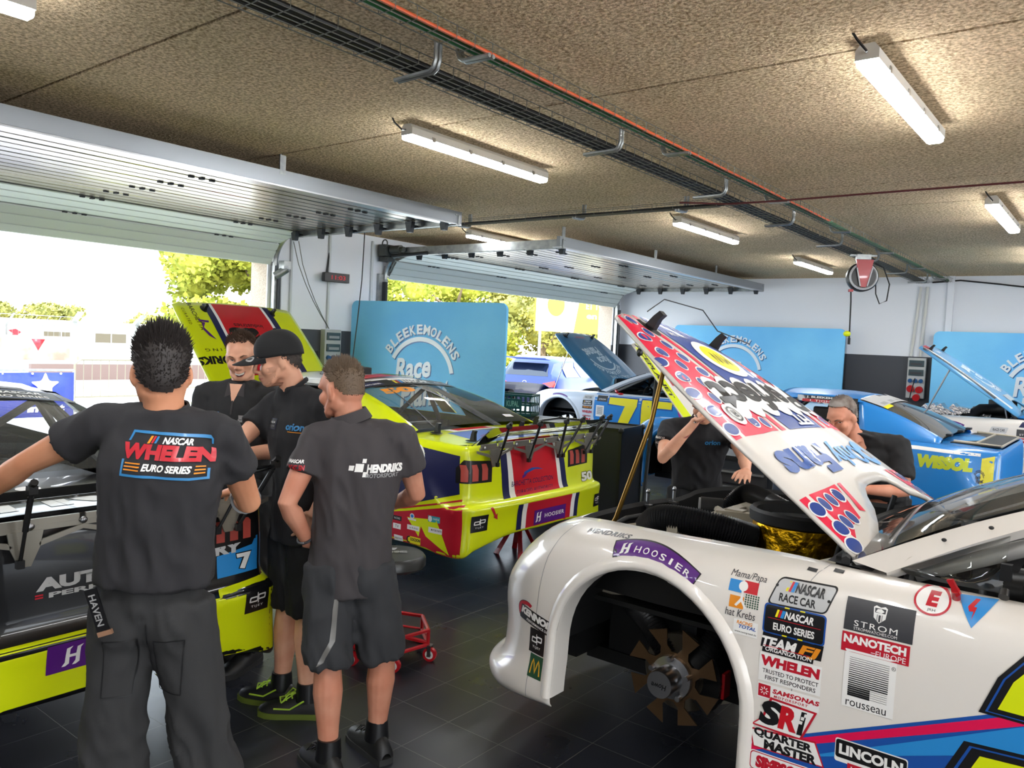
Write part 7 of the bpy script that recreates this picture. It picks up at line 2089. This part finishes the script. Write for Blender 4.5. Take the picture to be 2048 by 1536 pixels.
# belt strap and pocket seams
hp = P1['J']['hipL']
D = Decal((P1['J']['pelvis'] + V((.2, -.23, 0)), (.75, .66, 0), (0, 0, 1), (.66, -.75, 0)), P1['lbvh'], .02, off=.004)
seam = vinyl('seam', 24, 24, 25)
for x0, x1 in ((-.10, -.015), (.04, .125)):
    D.poly([(x0, -.13), (x1, -.125), (x1, -.128), (x0, -.133)], seam); D.poly([(x0, -.13), (x0 + .003, -.13), (x0 + .001, -.30), (x0 - .002, -.30)], seam); D.poly([(x1, -.125), (x1 + .003, -.125), (x1 - .008, -.30), (x1 - .011, -.30)], seam); D.poly([(x0, -.30), (x1 - .01, -.30), (x1 - .01, -.303), (x0, -.303)], seam)
D.poly([(.015, -.08), (.018, -.08), (.022, -.32), (.019, -.32)], seam); D.build('pocket_seams', P1['root'])
st = MB(); a0 = P1['J']['pelvis'] + V((.005, -.175, -.03)); st.box(tuple(a0), (.035, .006, .13), 0, MX.Rotation(.72, 3, 'Z') @ MX.Rotation(-.32, 3, 'Y')); so = st.build('belt_strap', vK, P1['root'], smooth=0)
D = Decal((a0, (.714, .626, .314), (-.236, -.207, .95), (.66, -.75, 0)), None, off=.005); D.at(0, 0, -PI / 2).text('HAVEN', 0, 0, .095, .02, vGy, 0, .02); D.build('strap_lettering', P1['root'])
MB().box(tuple(a0 + V((.022, .015, -.066))), (.042, .010, .014), 0, MX.Rotation(.72, 3, 'Z') @ MX.Rotation(-.32, 3, 'Y')).build('strap_end', mat('strap brass', S(196, 150, 120), .35, .6), P1['root'], smooth=0)
MB().tube([P1['J']['elR'] + (P1['J']['wrR'] - P1['J']['elR']) * t for t in (.30, .55)], [.050, .046], 14).build('arm_band', vK, P1['root'])

# --- smiling person in a polo shirt
P2 = person('smiling person in a black polo shirt with small chest logos, facing the camera',
    dict(head=(-3.545, 2.28, 1.632), neck=(-3.575, 2.31, 1.495), chest=(-3.575, 2.31, 1.28), waist=(-3.56, 2.31, 1.06), pelvis=(-3.55, 2.31, .90), shL=(-3.415, 2.40, 1.43), elL=(-3.30, 2.36, 1.16), wrL=(-3.36, 2.12, 1.15), shR=(-3.74, 2.20, 1.42), elR=(-3.73, 2.14, 1.14), wrR=(-3.56, 2.09, .98),
         hipL=(-3.47, 2.35, .88), hipR=(-3.62, 2.26, .88), knL=(-3.42, 2.30, .47), knR=(-3.57, 2.22, .47), anL=(-3.45, 2.31, .07), anR=(-3.60, 2.26, .07)),
    (.70, -.71), -.22, .10, SK2, HR2, 'trousers', POLOK, mat('black trousers', S(22, 22, 24), .9), (.165, .118), (.188, .13), (.17, .12), None, .55,
    hands=dict(L=((.1, -.9, -.3), (0, 0, 1), (-1, -.1, 0), .4), R=((.6, -.5, -.3), (0, 0, 1), (.6, .5, 0), .4)), voxel=.0055, shoes=dict(d=(.35, -.95), m=SHOE, sole=SOLE), seed=4.1, off=(-.15, .12, 0))
hair(P2, HR2, 2600, .030, .45, .35, .60, .10, -.45, .006, .0028, .95, 5, .5)
face_print(P2, mat('brow brown', S(110, 78, 58), .7), shut=.62, smile=True)
fdir = V((.53, -.85, 0))
D = Decal((P2['J']['chest'] + fdir * .25, (.85, .53, 0), (0, 0, 1), fdir), P2['sbvh'], .02, off=.003)
D.text('50', .075, .035, .075, .036, vGy, -.05, .08); D.text('7', .075, -.035, .045, .036, vGy, -.05, .08); D.poly(rectp(-.10, .05, .065, .03), wB); D.poly(rectp(-.10, .05, .06, .025), vK); D.text('WHELEN', -.10, .052, .058, .012, wR, 0, .05); D.text('EURO SERIES', -.10, .042, .04, .005, vW); D.build('chest_print', P2['root'])
nk = P2['J']['neck']
D = Decal((V((nk.x, nk.y, nk.z)) + fdir * .25, (.85, .53, 0), (0, 0, 1), fdir), P2['sbvh'], .012, off=.003)
D.poly([(-.04, -.005), (.04, -.005), (.006, -.095), (-.004, -.095)], SK2)
D.poly([(-.046, .0), (-.036, .0), (-.016, -.06), (-.05, -.075)], POLO); D.poly([(.046, .0), (.036, .0), (.018, -.06), (.052, -.07)], POLO); D.poly([(-.004, -.09), (.006, -.09), (.006, -.16), (-.004, -.16)], POLO)
D.build('collar_opening', P2['root'])

# --- person with the black cap
P3 = person('person in a black cap and black T-shirt looking down towards the black car',
    dict(head=(-3.085, 2.165, 1.640), neck=(-3.035, 2.235, 1.515), chest=(-3.01, 2.26, 1.29), waist=(-3.0, 2.27, 1.06), pelvis=(-3.0, 2.27, .90), shL=(-2.835, 2.27, 1.44), elL=(-2.78, 2.30, 1.17), wrL=(-2.83, 2.21, .97), shR=(-3.21, 2.25, 1.42), elR=(-3.19, 2.04, 1.25), wrR=(-3.13, 1.84, 1.24),
         hipL=(-2.93, 2.26, .87), hipR=(-3.09, 2.28, .87), knL=(-2.90, 2.24, .47), knR=(-3.06, 2.25, .47), anL=(-2.87, 2.23, .07), anR=(-3.05, 2.22, .07)),
    (-.52, -.86), -.22, 0, SK3, HR3, 'shorts', TEE, SHK, (.155, .125), (.18, .135), (.165, .13), .80, .62,
    hands=dict(L=((-.2, -.3, -.9), (.9, -.3, 0), (-.4, -.9, 0), .35), R=((.2, -.9, -.1), (0, 0, 1), (.9, .1, 0), .35)), voxel=.005, shoes=dict(d=(-.78, -.62), dR=(-.9, -.4), m=SHOE, sole=SOLG, lace=mat('lime lace', S(168, 206, 60), .6), accent=mat('lime lace', S(168, 206, 60), .6), sock=vK), seed=7.7, off=(-.05, .06, 0))
hair(P3, HR3, 2200, .014, .0, -.2, .5, -.34, -.74, .004, .0026, .1, 7, .4, .6)
face_print(P3, mat('brow dark', S(60, 44, 36), .7), shut=.5, beard=(mat('stubble', S(192, 142, 116), .7), 'full'))
collar(P3, TEE)
T = P3['T']
CAPM = mat('black cap cloth', S(20, 20, 22), .85, bump=(500, .2, .002))
rows = []
for i in range(13):
    ph = PI * .5 * i / 12
    rows.append([T @ V((.092 * math.sin(ph) * math.cos(q), -.014 + .112 * math.sin(ph) * math.sin(q), .036 + .108 * math.cos(ph) ** .8 - .012 * (math.sin(q) < 0) * math.sin(ph) ** 4 * abs(math.sin(q)))) for q in [2 * PI * j / 32 for j in range(32)]])
rows.append([T @ V((.091 * math.cos(q), -.014 + .111 * math.sin(q), .022 - .012 * max(0, -math.sin(q)))) for q in [2 * PI * j / 32 for j in range(32)]])
cm_ = MB().grid(rows, wrap=True); cbv = cm_.bvh(); cap = cm_.build('cap', CAPM, P3['root'], solid=.003)
MB().ell(tuple(T @ V((0, -.014, .145))), (.008, .008, .005), 10, 6).build('cap_button', CAPM, cap)
rows = []
for i in range(9):
    t = i / 8
    rows.append([T @ V((.080 * math.cos(q) * (1 - .12 * t), .055 + (.045 + .10 * t) * math.sin(q) ** .7 if math.sin(q) > 0 else .055, .042 - .024 * t - .018 * abs(math.cos(q)) ** 2)) for q in [PI * j / 20 for j in range(21)]])
vm_ = MB().grid(rows); vbv = vm_.bvh(); vm_.build('cap_visor', CAPM, cap, solid=.004)
R3 = T.to_3x3()
def dirw(v): return (R3 @ V(v)).normalized()
D = Decal((T @ V((.04, .2, .062)), dirw((-.92, .35, 0)), dirw((0, 0, 1)), dirw((-.38, .92, .15))), cbv, .01, off=.002)
D.text('HENDRIKS', .058, -.008, .065, .013, vW, .1, .04); D.text('MOTORSPORT', .058, -.018, .05, .005, vGy)
for i in range(3): D.poly([(.045 + .004 * i, .012 + .008 * i), (.075 + .003 * i, .016 + .009 * i), (.082, .019 + .009 * i), (.05 + .004 * i, .017 + .008 * i)], wR)
D.build('cap_lettering', cap)
D = Decal((T @ V((-.045, .12, .2)), dirw((-.6, -.75, 0)), dirw((-.75, .6, 0)), dirw((0, 0, 1))), vbv, .01, off=.002)
D.poly(ellp(0, 0, .022, .015, 20), vGy); D.poly(ellp(0, 0, .014, .008, 16), vDG); D.build('visor_sticker', cap)
fdir = V((-.1, -.99, 0))
D = Decal((P3['J']['chest'] + fdir * .25, (.99, -.1, 0), (0, 0, 1), fdir), P3['sbvh'], .02, off=.003)
D.text('orion', .10, .055, .085, .032, wB, 0, .03); D.poly(rectp(.105, .032, .07, .003), vO); D.poly(rectp(-.04, .058, .05, .048), vN); D.poly(rectp(-.04, .058, .046, .044), vK); D.text('NASCAR', -.04, .066, .035, .008, vW); D.text('AUTO IND', -.04, .05, .035, .008, vGy); D.build('chest_print', P3['root'])

# --- person in the charcoal polo and shorts, hand on the hip
P4 = person('person seen from behind in a charcoal polo and dark shorts, hand on the hip',
    dict(head=(-2.575, 2.14, 1.545), neck=(-2.53, 2.16, 1.425), chest=(-2.48, 2.17, 1.22), waist=(-2.48, 2.15, 1.01), pelvis=(-2.485, 2.14, .87), shL=(-2.60, 2.04, 1.345), elL=(-2.585, 1.90, 1.10), wrL=(-2.60, 2.02, .925), shR=(-2.365, 2.295, 1.355), elR=(-2.37, 2.40, 1.11), wrR=(-2.57, 2.46, 1.03),
         hipL=(-2.53, 2.07, .82), hipR=(-2.42, 2.20, .82), knL=(-2.475, 2.04, .44), knR=(-2.395, 2.26, .44), anL=(-2.44, 2.03, .07), anR=(-2.42, 2.27, .07)),
    (-.99, -.08), -.18, 0, SK4, HR4, 'shorts', POLO, SHO, (.160, .120), (.182, .132), (.180, .135), .72, .55,
    hands=dict(L=((.55, .62, -.15), (-.6, -.5, .3), (.1, .2, 1), .35), R=((-.9, .3, .1), (0, -.5, .8), (.3, .9, .2), .3)), voxel=.005, shoes=dict(d=(-.8, .2), m=SHOE, sole=SOLE, sock=vK, lace=vK), seed=11.2)
hair(P4, HR4, 4200, .026, .55, .15, .55, -.05, -.62, .004, .0026, .96, 9, .6)
collar(P4, POLO, polo=True)
nb = V((.70, -.71, 0))
D = Decal((P4['J']['chest'] + nb * .25, (.71, .70, 0), (0, 0, 1), nb), P4['sbvh'], .02, off=.003)
checker(D, .01, .03, .032, vW); D.text('HENDRIKS', .107, .028, .135, .034, vW, .15, .06); D.text('MOTORSPORT', .098, .0, .125, .016, vGy, .15, .02); D.build('back_print', P4['root'])
D = Decal((lerp(P4['J']['shL'], P4['J']['elL'], .38) + V((.17, -.22, 0)), (.78, .62, 0), (0, 0, 1), (.62, -.78, 0)), P4['sbvh'], .02, off=.003)
D.text('NASCAR', -.015, .015, .06, .014, vW, .15, .04); D.text('WHELEN', -.015, -.008, .068, .018, wR, .0, .05); D.build('sleeve_print', P4['root'])
D = Decal((lerp(P4['J']['hipL'], P4['J']['knL'], .5) + nb * .25, (.71, .70, 0), (0, 0, 1), nb), P4['lbvh'], .02, off=.004)
REF = vinyl('reflective grey', 108, 106, 102)
D.poly([(.03, .10), (.045, .10), (.04, -.06), (.0, -.14), (-.025, -.155), (-.015, -.13), (.02, -.06)], REF); D.build('reflective_strip', P4['root'])
w4 = lerp(P4['J']['elL'], P4['J']['wrL'], .88); dx = (P4['J']['wrL'] - P4['J']['elL']).normalized(); ax_ = dx.orthogonal().normalized(); bx_ = dx.cross(ax_)
MB().tube([w4 + (ax_ * math.cos(q) + bx_ * math.sin(q)) * .034 for q in [2 * PI * i / 20 for i in range(20)]], .006, 6, closed=True).build('bracelet', vDG, P4['root'])

# --- person behind the raised bonnet
P5 = person('person in a black T-shirt half hidden behind the spotted bonnet, hand to the face',
    dict(head=(-2.11, 4.66, 1.45), neck=(-2.16, 4.74, 1.335), chest=(-2.20, 4.80, 1.15), waist=(-2.23, 4.86, .98), pelvis=(-2.25, 4.90, .87), shL=(-2.0, 4.83, 1.29), elL=(-1.86, 4.72, 1.13), wrL=(-1.765, 4.52, 1.085), shR=(-2.33, 4.62, 1.27), elR=(-2.25, 4.40, 1.11), wrR=(-2.10, 4.48, 1.33),
         hipL=(-2.17, 4.95, .84), hipR=(-2.33, 4.86, .84), knL=(-2.15, 4.93, .45), knR=(-2.32, 4.84, .45), anL=(-2.15, 4.98, .07), anR=(-2.33, 4.90, .07)),
    (.0, -1.0), -.5, 0, SK3, HR3, 'trousers', TEE, SHK, (.16, .118), (.186, .13), (.17, .125), None, .55,
    hands=dict(L=((.25, -.95, -.12), (.2, .1, .95), (-.95, -.25, 0), .18), R=((.35, .35, .8), (-.6, -.6, .4), (.6, -.7, 0), .7)), voxel=.006, shoes=dict(d=(.3, -.95), m=SHOE, sole=SOLE), seed=15.0)
hair(P5, HR3, 1500, .018, .3, .2, .5, -.05, -.6, .005, .003, .8, 11, .6)
collar(P5, TEE); face_print(P5, HR3, shut=.6)
fdir = V((.55, -.83, 0))
D = Decal((P5['J']['chest'] + fdir * .25, (.83, .55, 0), (0, 0, 1), fdir), P5['sbvh'], .02, off=.003); D.text('orion', .06, .055, .10, .03, wB, 0, .03); D.build('chest_print', P5['root'])
D = Decal((lerp(P5['J']['shR'], P5['J']['elR'], .4) + V((.1, -.25, 0)), (.83, .4, 0), (0, 0, 1), (.4, -.83, 0)), P5['sbvh'], .02, off=.003); D.text('NASCAR', -.02, .02, .06, .014, vW, .1, .03); D.text('AUTO IND', -.02, -.012, .06, .016, vW, 0, .02); D.build('sleeve_print', P5['root'])

# --- grey haired person looking into the engine bay
P6 = person('grey haired person with a moustache in black, looking down into the engine bay',
    dict(head=(-1.43, 5.17, 1.405), neck=(-1.375, 5.27, 1.30), chest=(-1.31, 5.42, 1.11), waist=(-1.28, 5.53, .97), pelvis=(-1.27, 5.60, .87), shL=(-1.12, 5.36, 1.245), elL=(-1.06, 5.26, .98), wrL=(-1.27, 5.05, .99), shR=(-1.54, 5.42, 1.225), elR=(-1.58, 5.24, .98), wrR=(-1.50, 5.02, 1.0),
         hipL=(-1.18, 5.63, .85), hipR=(-1.36, 5.64, .85), knL=(-1.17, 5.60, .45), knR=(-1.36, 5.62, .45), anL=(-1.17, 5.66, .07), anR=(-1.37, 5.68, .07)),
    (-.30, -1.0), -.42, 0, SK4, HR6, 'trousers', mat('black jacket', S(26, 26, 28), .85), SHK, (.175, .13), (.20, .14), (.18, .13), None, .72,
    hands=dict(L=((-.8, -.6, -.1), (.2, -.2, .95), (-.6, .8, 0), .3), R=((.3, -.9, -.1), (0, -.2, .95), (.9, .3, 0), .3)), voxel=.0055, shoes=dict(d=(-.1, -.95), m=SHOE, sole=SOLE), seed=19.0, fat=.005)
hair(P6, HR6, 4200, .026, .05, -.4, .60, -.12, -.66, .009, .0032, .5, 13, .25, .55)
face_print(P6, mat('brow grey', S(96, 84, 76), .7), shut=.75, beard=(mat('moustache grey', S(112, 98, 90), .8), 'mo'))
fdir = V((-.05, -.99, 0))
D = Decal((P6['J']['chest'] + fdir * .3, (.99, -.05, 0), (0, 0, 1), fdir), P6['sbvh'], .02, off=.004)
D.poly([(-.05, .08), (-.03, .08), (-.045, -.12), (-.065, -.12)], vW); D.poly(rectp(-.11, -.06, .06, .07), vP)
for k in range(5): D.poly(rectp(-.11, -.085 + .013 * k, .06, .003), vK)
D.build('lanyard', P6['root'])
